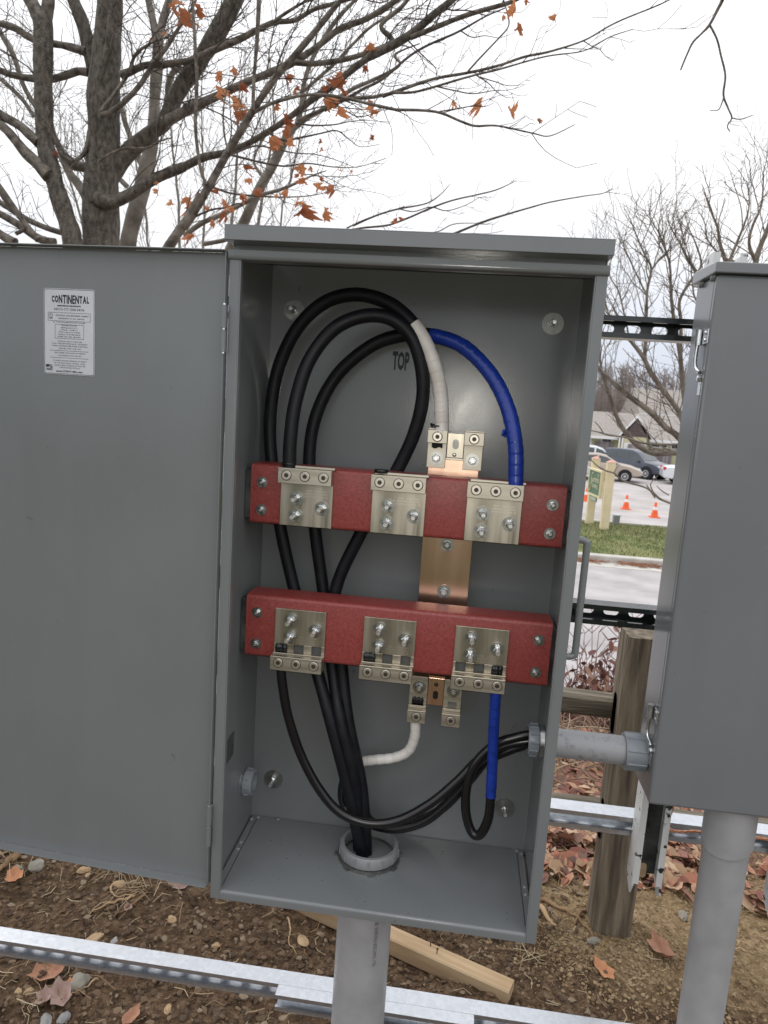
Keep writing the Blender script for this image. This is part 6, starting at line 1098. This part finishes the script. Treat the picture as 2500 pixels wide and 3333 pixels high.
# ------------------------------------------------------------------ small ornamental tree seen between the cabinets
sT = thing('ornamental_tree', (3.2, 7.0, -2.52), 'small spreading bare tree between the two cabinets', 'tree'); tws = MB(); rs = random.Random(17)
limb_part(sT, [(2.9826, 7.0000, -0.9738, 0.1135), (2.8816, 7.0000, -0.4471, 0.1039), (2.7822, 7.0000, 0.0706, 0.0945), (2.7061, 7.0000, 0.4102, 0.0854)], 'graybark', 'trunk', 12)
small = [[(2.6865, 6.9000, 0.3837, 0.0675), (2.5544, 6.9000, 0.5938, 0.0556), (2.4182, 6.9000, 0.643, 0.0506), (2.2408, 6.9000, 0.625, 0.0456), (2.1244, 6.9000, 0.6386, 0.0423), (1.9851, 6.9000, 0.7048, 0.039), (1.8555, 6.9000, 0.8308, 0.0355), (1.7732, 6.9000, 0.9767, 0.0321), (1.6675, 6.9000, 1.1872, 0.0286), (1.5588, 6.9000, 1.4296, 0.0218), (1.4914, 6.9000, 1.6726, 0.0134), (1.4297, 6.9000, 1.8654, 0.0075)],
 [(2.6424, 6.8000, 0.4232, 0.075), (2.5137, 6.8000, 0.6806, 0.0614), (2.3663, 6.8000, 0.8359, 0.0547), (2.2290, 6.8000, 0.9091, 0.0515), (2.0500, 6.8000, 1.0620, 0.0481), (1.8391, 6.8000, 1.2127, 0.0382), (1.6265, 6.8000, 1.3797, 0.0299), (1.4819, 6.8000, 1.5179, 0.0232), (1.3018, 6.8000, 1.6864, 0.0149), (1.1850, 6.8000, 1.8740, 0.0066)],
 [(2.7142, 7.0000, 0.4108, 0.0768), (2.5778, 7.0000, 0.7762, 0.0595), (2.4612, 7.0000, 1.0553, 0.0525), (2.2503, 7.0000, 1.3096, 0.0439), (2.0786, 7.0000, 1.5154, 0.0388), (1.9962, 7.0000, 1.6596, 0.032), (1.8311, 7.0000, 1.8152, 0.0236), (1.6354, 7.0000, 1.9526, 0.0151), (1.4869, 7.0000, 2.1086, 0.0084), (1.4076, 7.0000, 2.2351, 0.0042)],
 [(2.0063, 7.0000, 1.6437, 0.0269), (1.9946, 7.0000, 1.8405, 0.0235), (1.9685, 7.0000, 2.0352, 0.0217), (1.9436, 7.0000, 2.3575, 0.0191), (1.9426, 7.0000, 2.5976, 0.0165), (1.8719, 7.0000, 2.7218, 0.0132), (1.7702, 7.0000, 2.9075, 0.0099), (1.6689, 7.0000, 3.0925, 0.0066), (1.5893, 7.0000, 3.2305, 0.0033)],
 [(2.6075, 7.1000, 0.9111, 0.0515), (2.4999, 7.1000, 1.2437, 0.0427), (2.4361, 7.1000, 1.4920, 0.0357), (2.3770, 7.1000, 1.7717, 0.0305), (2.2740, 7.1000, 2.1450, 0.0252), (2.1893, 7.1000, 2.4662, 0.0193), (2.1250, 7.1000, 2.7691, 0.0133), (2.0224, 7.1000, 3.0199, 0.0091), (2.0513, 7.1000, 3.1790, 0.005)],
 [(2.3891, 7.1000, 1.7392, 0.0288), (2.3648, 7.1000, 2.0677, 0.0236), (2.3205, 7.1000, 2.2940, 0.0218), (2.3928, 7.1000, 2.4916, 0.0184), (2.4823, 7.1000, 2.6720, 0.0149), (2.4243, 7.1000, 2.8767, 0.0108), (2.3390, 7.1000, 3.0475, 0.0066), (2.2738, 7.1000, 3.1868, 0.0041)],
 [(1.9671, 7.1000, 2.6018, 0.0134), (2.0405, 7.1000, 2.7336, 0.0117), (2.1273, 7.1000, 2.8171, 0.01), (2.1878, 7.1000, 2.9786, 0.0066), (2.2658, 7.1000, 3.1236, 0.0041)], [(1.9732, 7.1000, 2.3426, 0.0118), (1.8368, 7.1000, 2.5314, 0.0101), (1.7372, 7.1000, 2.6888, 0.0084), (1.6540, 7.1000, 2.8463, 0.0067), (1.6810, 7.1000, 3.0391, 0.0033)],
 [(1.7938, 6.9000, 1.8036, 0.0133), (1.6968, 6.9000, 2.0896, 0.0116), (1.6219, 6.9000, 2.3263, 0.0099), (1.5244, 6.9000, 2.4810, 0.0074), (1.5301, 6.9000, 2.7183, 0.0041)], [(1.5844, 6.9000, 1.9385, 0.01), (1.4952, 6.9000, 2.1600, 0.0083), (1.4100, 6.9000, 2.3484, 0.0058), (1.3608, 6.9000, 2.5056, 0.0033)],
 [(2.7591, 7.2000, 0.746, 0.0609), (2.7708, 7.2000, 1.4325, 0.0515), (2.7712, 7.2000, 1.9353, 0.0425), (2.7039, 7.2000, 2.3275, 0.0338), (2.5295, 7.2000, 2.5478, 0.0236), (2.3760, 7.2000, 2.7358, 0.0185), (2.2713, 7.2000, 2.9251, 0.0126), (2.1510, 7.2000, 3.1130, 0.0075), (2.0995, 7.2000, 3.2706, 0.0042)],
 [(2.8356, 7.3000, 0.9219, 0.0701), (2.9950, 7.3000, 1.6203, 0.0535), (3.0098, 7.3000, 2.1252, 0.0427), (2.9452, 7.3000, 2.4859, 0.0357), (2.8297, 7.3000, 2.7425, 0.0288), (2.7395, 7.3000, 2.9337, 0.0237), (2.6779, 7.3000, 3.1572, 0.0168), (2.5524, 7.3000, 3.3769, 0.0101), (2.4838, 7.3000, 3.5339, 0.005)],
 [(2.7996, 7.2000, 2.7052, 0.0218), (2.8558, 7.2000, 2.8841, 0.02), (2.9052, 7.2000, 3.1087, 0.0149), (2.9341, 7.2000, 3.3618, 0.0099), (2.8887, 7.2000, 3.5789, 0.0049)], [(3.0024, 7.3000, 0.9333, 0.0787), (3.2078, 7.3000, 1.6328, 0.0602), (3.2141, 7.3000, 2.3011, 0.0476), (3.1281, 7.3000, 2.6902, 0.0388), (3.1520, 7.3000, 2.9822, 0.0336), (3.1960, 7.3000, 3.2396, 0.025), (3.2035, 7.3000, 3.5246, 0.0149), (3.1527, 7.3000, 3.7736, 0.0066)],
 [(3.0994, 7.2000, 2.7340, 0.0283), (2.9942, 7.2000, 2.9215, 0.0216), (2.9955, 7.2000, 3.1436, 0.0182), (3.0595, 7.2000, 3.3659, 0.0132), (3.0519, 7.2000, 3.6457, 0.0074)], [(2.7056, 7.1000, 2.1829, 0.0167), (2.5132, 7.1000, 2.3033, 0.0134), (2.4288, 7.1000, 2.4610, 0.01), (2.3767, 7.1000, 2.6195, 0.0067), (2.3707, 7.1000, 2.7951, 0.0033)], [(2.8729, 7.2000, 2.7566, 0.015), (2.7210, 7.2000, 2.8145, 0.0134), (2.5724, 7.2000, 2.9689, 0.01), (2.5160, 7.2000, 3.1580, 0.0067), (2.4200, 7.2000, 3.2815, 0.0033)]]
for raw in small:
    l = limb_part(sT, [(a, b, c, d*(.68 if d > .04 else .85)) for a, b, c, d in raw], 'graybark', 'limb', 7, .03); twigs_on(tws, l, rs, 12, .18, .8, .0065, 2, .7, .1, .09)
for raw in ([(2.0762, 5.6000, 0.7712, 0.0127), (1.9548, 5.6000, 0.7597, 0.0113), (1.7633, 5.6000, 0.7546, 0.0106), (1.6496, 5.6000, 0.7834, 0.0099), (1.5645, 5.6000, 0.803, 0.0092), (1.4388, 5.6000, 0.8112, 0.0093), (1.3390, 5.6000, 0.8327, 0.0071), (1.2611, 5.6000, 0.8444, 0.0057)], [(1.3813, 5.6000, 0.8285, 0.0057), (1.3329, 5.6000, 0.889, 0.0057), (1.2869, 5.6000, 0.9284, 0.0043)], [(2.0460, 5.4000, 0.2243, 0.0139), (1.9895, 5.4000, 0.2478, 0.0125), (1.9056, 5.4000, 0.2761, 0.0118), (1.8315, 5.4000, 0.3333, 0.0104), (1.7462, 5.4000, 0.3714, 0.0097), (1.5664, 5.4000, 0.4078, 0.009), (1.4777, 5.4000, 0.4738, 0.0083), (1.4080, 5.4000, 0.4895, 0.0077), (1.3218, 5.4000, 0.532, 0.0063), (1.2318, 5.4000, 0.6091, 0.0042)],
    [(1.8648, 5.4000, 0.2799, 0.009), (1.8016, 5.4000, 0.3589, 0.0076), (1.7735, 5.4000, 0.3917, 0.0042)], [(1.8457, 5.4000, 0.3274, 0.0069), (1.8100, 5.4000, 0.4015, 0.0055), (1.8666, 5.4000, 0.4894, 0.0035)], [(1.9811, 5.4000, 0.3171, 0.0069), (1.9097, 5.4000, 0.3534, 0.0055), (1.8649, 5.4000, 0.3918, 0.0035)], [(1.4777, 5.4000, 0.4738, 0.0063), (1.4984, 5.4000, 0.5312, 0.0042), (1.5288, 5.4000, 0.5613, 0.0021)]):
    s_ = smooth_limb(raw, 5, .008); tws.tube([p for p, r in s_], [r for p, r in s_], 6)
emit('twigs', tws, M['graybark'], sT, kind='stuff')
# ------------------------------------------------------------------ background across the street
# roadside sign of two square posts with a green board
M['cream'] = pm('cream_paint', (.66, .56, .36), (.74, .64, .43), 3, 6, .7)
M['capr'] = pm('faded_red_cap', (.60, .30, .24), (.68, .40, .33), 8, 4, .8)
M['sgreen'] = pm('sign_green', (.075, .16, .095), (.09, .185, .11), 6, 4, .6)
M['gold'] = pm('sign_letter_cream', (.62, .58, .40), rough=.6)
sg = thing('roadside_sign', (4.28, 20.4, LAWN_Z), 'green sign board between two cream posts on the lawn', 'sign')
for (x, y), zt in (((4.345, 19.62), -.235), ((4.19, 21.15), -.235)):
    o = emit('post', MB().box(x-.115, x+.115, y-.115, y+.115, LAWN_Z-.3, zt), M['cream'], sg, bevel=.01)
    emit('post_cap', MB().add([(x-.125, y-.125, zt), (x+.125, y-.125, zt), (x+.125, y+.125, zt), (x-.125, y+.125, zt), (x, y, zt+.075)], [(0, 3, 2, 1), (0, 1, 4), (1, 2, 4), (2, 3, 4), (3, 0, 4)]), M['capr'], o)
A_, B_ = V((4.035, 21.0, 0)), V((4.165, 19.70, 0)); d_ = (B_-A_).normalized(); nrm = V((d_.y, -d_.x, 0)); ang = math.atan2(d_.y, d_.x); ln = (B_-A_).length
def sgn(name, mb, mat, zrot=ang):
    mb.xf(Matrix.Translation(A_) @ Matrix.Rotation(ang, 4, 'Z')); return emit(name, mb, mat, sg)
sgn('board', MB().box(.06, ln-.06, -.02, .03, -1.26, -.57), M['sgreen'])
for x0, x1, z0, z1 in ((0, ln, -.57, -.51), (0, ln, -1.32, -1.26), (0, .06, -1.26, -.57), (ln-.06, ln, -1.26, -.57)): sgn('board_frame', MB().box(x0, x1, -.045, .05, z0, z1), M['cream'])
sgn('hanging_plate', MB().box(.25, .95, -.015, .015, -1.47, -1.33), M['sgreen'])
sgn('hanging_plate_face', MB().box(.29, .91, -.018, -.0155, -1.45, -1.35), pm('plate_face', (.42, .47, .38), rough=.7))
lt = MB(); lt.tube(catmull([(.42, -.03, -.66), (.38, -.03, -.64), (.32, -.03, -.78), (.36, -.03, -.92), (.34, -.03, -1.08), (.22, -.03, -1.20), (.14, -.03, -1.16), (.20, -.03, -1.02), (.32, -.03, -.93)], 4), .014, 6)
a = text_mb('ummit', .26, 1, .004, 'LEFT'); a.xf(Matrix.Translation((.40, -.027, -.90))); lt.join(a); a = text_mb('Landing', .19, .95, .003, 'LEFT'); a.xf(Matrix.Translation((.42, -.027, -1.06))); lt.join(a)
lt.tube(catmull([(.86, -.03, -.73), (.90, -.03, -.66), (.98, -.03, -.65), (1.05, -.03, -.70)], 4), .010, 5)
sgn('lettering', lt, M['gold'])
# utility pedestal
ped = thing('utility_pedestal', (5.08, 21.5, LAWN_Z), 'small grey utility pedestal on the lawn right of the sign', 'pedestal')
emit('housing', MB().box(4.98, 5.17, 21.4, 21.6, LAWN_Z-.1, LAWN_Z+.30), M['bush'], ped, bevel=.01); emit('cover', MB().box(4.965, 5.185, 21.385, 21.615, LAWN_Z+.30, LAWN_Z+.345), M['label'], ped, bevel=.01)
# traffic cones
M['orange'] = pm('cone_orange', (.78, .11, .025), (.85, .15, .04), 8, 3, .5); M['conew'] = pm('cone_collar', (.78, .76, .76), rough=.4)
for (x, y), lab in (((5.16, 27.7), 'orange traffic cone left of the sign posts'), ((6.388, 26.1), 'orange traffic cone in the middle of the lot'), ((6.98, 24.3), 'orange traffic cone nearest the meter cabinet')):
    c = thing('traffic_cone', (x, y, LOT_Z), lab, 'cone', 'traffic cones on the lot')
    emit('base', MB().box(x-.17, x+.17, y-.17, y+.17, LOT_Z, LOT_Z+.035), M['orange'], c, bevel=.01)
    emit('body', MB().lathe((x, y, LOT_Z+.035), (0, 0, 1), [(0, .13), (.24, .083)], 20), M['orange'], c, smooth=40)
    emit('reflective_collar', MB().lathe((x, y, LOT_Z+.275), (0, 0, 1), [(0, .084), (.11, .061)], 20), M['conew'], c, smooth=40)
    emit('tip', MB().lathe((x, y, LOT_Z+.385), (0, 0, 1), [(0, .061), (.12, .040), (.15, .036), (.16, .02)], 20), M['orange'], c, smooth=40)
# cars
M['glass'] = pm('car_glass', (.03, .045, .05), rough=.08, coat=.5); M['tyre'] = pm('tyre', (.012, .012, .013), rough=.85); M['rim'] = pm('rim', (.48, .49, .50), rough=.35, metal=.7)
M['tail'] = pm('tail_lamp', (.55, .02, .03), rough=.25); M['head'] = pm('head_lamp', (.62, .63, .64), rough=.15)
def car(loc, rz, paint, label, suv=False, ln=4.6):
    t = thing('parked_car', (0, 0, 0), label, 'car', 'cars parked across the lot'); h = 1.68 if suv else 1.45; w = .91
    #        x     bottom  belt  top   (half widths scale)
    if suv: st = [(-2.28, .42, .85, .88, .86, .80), (-2.20, .34, .98, 1.02, .95, .84), (-2.05, .30, 1.02, 1.45, .98, .74), (-1.75, .28, 1.04, 1.62, 1, .70), (-.8, .26, 1.04, 1.68, 1, .72), (.1, .26, 1.02, 1.66, 1, .72), (.55, .26, 1.01, 1.52, 1, .70), (1.15, .28, .99, 1.06, .99, .82), (1.7, .30, .92, .98, .97, .80), (2.1, .34, .78, .86, .90, .72), (2.28, .42, .62, .70, .78, .62)]
    else: st = [(-2.28, .42, .78, .82, .84, .76), (-2.15, .32, .92, .98, .93, .80), (-1.65, .28, .96, 1.04, .98, .80), (-1.25, .26, .96, 1.25, .99, .70), (-.7, .25, .96, 1.42, 1, .66), (-.1, .24, .95, 1.45, 1, .66), (.35, .24, .94, 1.36, 1, .67), (1.05, .26, .92, .98, .99, .80), (1.6, .28, .84, .91, .97, .78), (2.08, .33, .68, .76, .90, .70), (2.28, .40, .55, .62, .76, .58)]
    rings = [[(x, -w*a, zb+.06), (x, -w*a*.99, (zb+zm)/2), (x, -w*a*.96, zm), (x, -w*tw_, zt-.03), (x, -w*tw_*.86, zt), (x, w*tw_*.86, zt), (x, w*tw_, zt-.03), (x, w*a*.96, zm), (x, w*a*.99, (zb+zm)/2), (x, w*a, zb+.06), (x, w*.7, zb), (x, -w*.7, zb)] for x, zb, zm, zt, a, tw_ in st]
    M4 = Matrix.Translation(loc) @ Matrix.Rotation(rz, 4, 'Z') @ Matrix.Scale(ln/4.56, 4, (1, 0, 0))
    m = 12; b = MB(); b.add([p for r in rings for p in r], [(i*m+k, i*m+(k+1) % m, (i+1)*m+(k+1) % m, (i+1)*m+k) for i in range(len(st)-1) for k in range(m)]+[tuple(range(m)), tuple(range((len(st)-1)*m, len(st)*m))[::-1]])
    emit('body', b.xf(M4), paint, t, smooth=35)
    gi = (2, 3, 4, 5, 6, 7) if suv else (2, 3, 4, 5, 6, 7)
    def gp(i, k, e_=.006):
        p = rings[i][k]; return (p[0], p[1]+(e_ if p[1] > 0 else -e_), p[2])
    for lo_k, hi_k in ((2, 3), (7, 6)):
        for i0, i1 in ((gi[0], gi[2]), (gi[2], gi[3]), (gi[3], gi[5])):
            idx = list(range(i0, i1+1)); q = MB()
            for i in idx:
                a_, c_ = V(gp(i, lo_k, .012)), V(gp(i, hi_k, .012)); q.v += [tuple(a_.lerp(c_, .12)), tuple(a_.lerp(c_, .88))]
            n = len(idx); x0 = min(p[0] for p in q.v); x1 = max(p[0] for p in q.v); q.v = [(x0+.05+(p[0]-x0)*(x1-x0-.10)/(x1-x0), p[1], p[2]) for p in q.v]
            q.f = [(2*i, 2*i+2, 2*i+3, 2*i+1) for i in range(n-1)]; emit('side_window', q.xf(M4), M['glass'], t)
    for ia, ib, nm in ((6, 7, 'windscreen'), (2, 3, 'rear_window')):
        q = MB(); up = V((0, 0, .012)); pa_, pb_, pc_, pd_ = [V(rings[i][k]) for i, k in ((ia, 4), (ia, 5), (ib, 5), (ib, 4))]; c_ = (pa_+pb_+pc_+pd_)/4
        q.add([c_+(p-c_)*.92+up for p in (pa_, pb_, pc_, pd_)], [(0, 1, 2, 3)]); emit(nm, q.xf(M4), M['glass'], t)
    r = .35 if suv else .32
    for x in (-1.38, 1.38):
        for s in (-1, 1):
            q = MB(); q.lathe((x, s*.70, r), (0, s, 0), [(0, r), (.19, r), (.215, r*.93), (.215, r*.62), (.19, r*.60)], 24); wo_ = emit('wheel', q.xf(M4), M['tyre'], t, smooth=40)
            q = MB(); q.lathe((x, s*.70, r), (0, s, 0), [(.15, r*.62), (.212, r*.60), (.20, r*.3), (.222, r*.12)], 20); emit('rim', q.xf(M4), M['rim'], wo_, smooth=40)
            emit('wheel_arch', MB().cyl((x, s*.60, r+.02), (x, s*.905, r+.02), r*1.16, 24).xf(M4), M['tyre'], wo_)
    for s in (-1, 1):
        emit('headlight', MB().box(2.02, 2.20, s*.62-.16, s*.62+.16, .62 if not suv else .72, .74 if not suv else .86).xf(M4), M['head'], t, bevel=.03)
        emit('tail_light', MB().box(-2.27, -2.12, s*.66-.16, s*.66+.16, .78, .95).xf(M4), M['tail'], t, bevel=.03)
        emit('door_mirror', MB().box(.72, .86, s*.93-.09, s*.93+.09, .96, 1.08).xf(M4), paint, t, bevel=.03)
    return t
CP = {k: pm('car_paint_'+k, c, rough=.3, coat=.5, metal=.2) for k, c in (('tan', (.42, .345, .285)), ('blue', (.06, .07, .10)), ('white', (.70, .72, .74)), ('silver', (.50, .50, .49)))}
car((7.72, 39.35, LOT_Z), R(-10), CP['tan'], 'tan sedan parked behind the roadside sign')
car((10.55, 43.0, LOT_Z), R(-47), CP['blue'], 'dark blue sport utility car between tan sedan and white car', True, 4.4)
car((8.25, 44.5, LOT_Z), R(-10), CP['white'], 'white car hidden behind the tan sedan', True)
car((4.90, 38.6, LOT_Z), R(-6), CP['silver'], 'silver car seen left of the roadside sign')
car((13.55, 39.6, LOT_Z), R(-8), CP['white'], 'white car cut off by the meter cabinet')
# low yellow-green building with gable, board doors and shingled roof
M['siding'] = pm('pale_green_siding', (.46, .45, .27), (.52, .51, .32), 2, 5, .8); M['trim'] = pm('white_trim', (.74, .74, .73), rough=.7)
M['roofs'] = pm('grey_brown_shingles', (.26, .235, .215), (.36, .33, .305), 5, 9, .95, bump=.5, bscale=20, bdist=.03); M['shing'] = pm('dark_gable_shingles', (.075, .058, .056), (.12, .095, .09), 4, 8, .9, stretch=(1, 1, 3), bump=.6, bscale=12, bdist=.03)  # roof shingles lightened, distance haze put into the base colour
M['boards'] = [pm('weathered_board_'+str(i), c, tuple(x*1.35 for x in c), 6, 6, .9, stretch=(4, 4, .5)) for i, c in enumerate(((.17, .15, .155), (.22, .195, .20), (.27, .245, .245)))]  # board greys raised so their colour carries the distance haze
HY = 60.; HB = -2.5
hs_t = thing('row_building', (14, HY, HB), 'low yellow green building with a small dark shingled gable', 'building')
emit('wall', MB().box(2, 30, HY, HY+9, HB, -.45), M['siding'], hs_t)
rf = MB(); rf.prism([(1.5, HY-.7, -.55), (1.5, HY-.7, -.38), (1.5, HY+5.2, 1.72), (1.5, HY+11, -.3), (1.5, HY+11, -.5), (1.5, HY+5.2, 1.5)], (29, 0, 0)); ro_ = emit('roof', rf, M['roofs'], hs_t)
emit('ridge_trim', MB().box(15.6, 30, HY+5.1, HY+5.3, 1.70, 1.80), M['trim'], ro_)
emit('upper_roof', MB().prism([(16, HY+6, 1.4), (16, HY+11, 4.3), (16, HY+16, 1.4)], (15, 0, 0)), M['roofs'], ro_)
emit('eave_board', MB().box(1.5, 12.75, HY-.74, HY-.70, -.58, -.36), M['trim'], hs_t); emit('eave_board', MB().box(15.3, 30.5, HY-.74, HY-.70, -.58, -.36), M['trim'], hs_t)
gx0, gx1, gz0, gz1 = 12.85, 15.15, -.22, 1.42; gc = (gx0+gx1)/2
emit('gable_wall', MB().box(gx0+.15, gx1-.2, HY-1.2, HY-.01, HB, -.235), M['siding'], hs_t)
emit('gable_face', MB().prism([(gx0+.2, HY-1.22, gz0), (gx1-.2, HY-1.22, gz0), (gc, HY-1.22, gz1-.2)], (0, .2, 0)), M['shing'], hs_t)
for s, xe in ((-1, gx0-.25), (1, gx1+.25)):
    dz = gz1-(gz0-.15); q = MB(); q.prism([(xe, HY-1.4, gz0-.20), (xe, HY-1.4, gz0-.02), (gc, HY-1.4, gz1+.14), (gc, HY-1.4, gz1-.10)], (0, .15, 0)); emit('barge_board', q, M['trim'], hs_t)
    q = MB(); q.prism([(xe, HY-1.25, gz0-.10), (xe, HY-1.25, gz0+.03), (gc, HY-1.25, gz1+.18), (gc, HY-1.25, gz1+.05)], (0, 5, 0)); emit('gable_roof', q, M['roofs'], hs_t)
emit('door_trim', MB().box(13.2, 14.95, HY-1.24, HY-1.203, HB, -.75), M['trim'], hs_t)
for x in (12.78, 13.02): emit('corner_post', MB().box(x-.05, x+.05, HY-1.28, HY-1.21, HB, -.25), M['trim'], hs_t)
random.seed(44)
for x0, x1, y, zt in ((11.0, 12.55, HY-.1, -.85), (13.5, 14.85, HY-1.33, -.82), (15.4, 17.4, HY-.1, -1.15)):
    x = x0
    while x < x1:
        w_ = random.uniform(.13, .19); emit('board', MB().box(x, min(x+w_-.012, x1), y-.05, y, HB, zt+random.uniform(-.03, .03)), random.choice(M['boards']), hs_t); x += w_
for x0, x1, z0, z1, y in ((11.6, 12.35, -.82, -.60, HY-.05), (15.7, 16.3, -.95, -.78, HY-.05), (16.45, 16.9, -.95, -.78, HY-.05), (17.3, 17.9, -1.0, -.7, HY-.05)):
    w_ = emit('window', MB().box(x0-.08, x1+.08, y-.04, y-.001, z0-.07, z1+.07), M['trim'], hs_t); emit('pane', MB().box(x0, x1, y-.05, y-.041, z0, z1), M['glass'], w_)
emit('side_panel', MB().box(10.35, 10.75, HY-.06, HY-.003, HB, -.6), M['trim'], hs_t)
emit('downpipe', MB().box(17.95, 18.1, HY-.2, HY-.05, HB, -.6), M['trim'], hs_t)
# the wood behind, one brown mass of bare trees
rw = random.Random(8); wd_ = MB()
for i in range(260):
    y = rw.uniform(80, 110); x = (y+1.17)*rw.uniform(.08, .36); h = rw.uniform(6.5, 11.5)*y/95; b0 = V((x, y, -2.5)); top = b0+V((rw.uniform(-.8, .8), 0, h)); r = rw.uniform(.07, .16)
    wd_.tube([b0, b0.lerp(top, .5)+V((rw.uniform(-.3, .3), 0, 0)), top], [r, r*.6, .02], 4, False)
    for k in range(26):
        t = rw.uniform(.18, .97); p = b0.lerp(top, t); l = rw.uniform(.8, 2.8)*(1.15-t); a = rw.uniform(0, 6.28); e_ = p+V((math.cos(a)*l, math.sin(a)*l*.6, l*rw.uniform(.5, 1.3)))
        wd_.tube([p, e_], [.032, .012], 3, False)
        for q in range(4):
            p2 = p.lerp(e_, rw.uniform(.3, 1)); e2 = p2+V((rw.uniform(-.7, .7), 0, rw.uniform(.1, .8))); wd_.tube([p2, e2], [.018, .008], 3, False)
M['wood_far'] = rand_island('far_wood_bark', [(.23, .19, .17), (.28, .235, .215), (.18, .145, .13), (.33, .285, .265)], .95)  # bark tones paled to paint in the haze of distance
emit('far_wood', wd_, M['wood_far'], kind='stuff', label='brown bare wood rising behind the low building', cat='wood')
us = MB()
for i in range(5200):
    y = rw.uniform(76, 84); x = (y+1.17)*rw.uniform(.10, .34); z = -2.5; h = rw.uniform(1.5, 7.2); a = rw.uniform(-.5, .5)
    us.tube([(x, y, z), (x+a*.5, y, z+h*.6), (x+a, y, z+h)], [.03, .022, .01], 3, False)
emit('far_undergrowth', us, M['wood_far'], kind='stuff', label='dense brown undergrowth at the foot of the far wood', cat='brush')
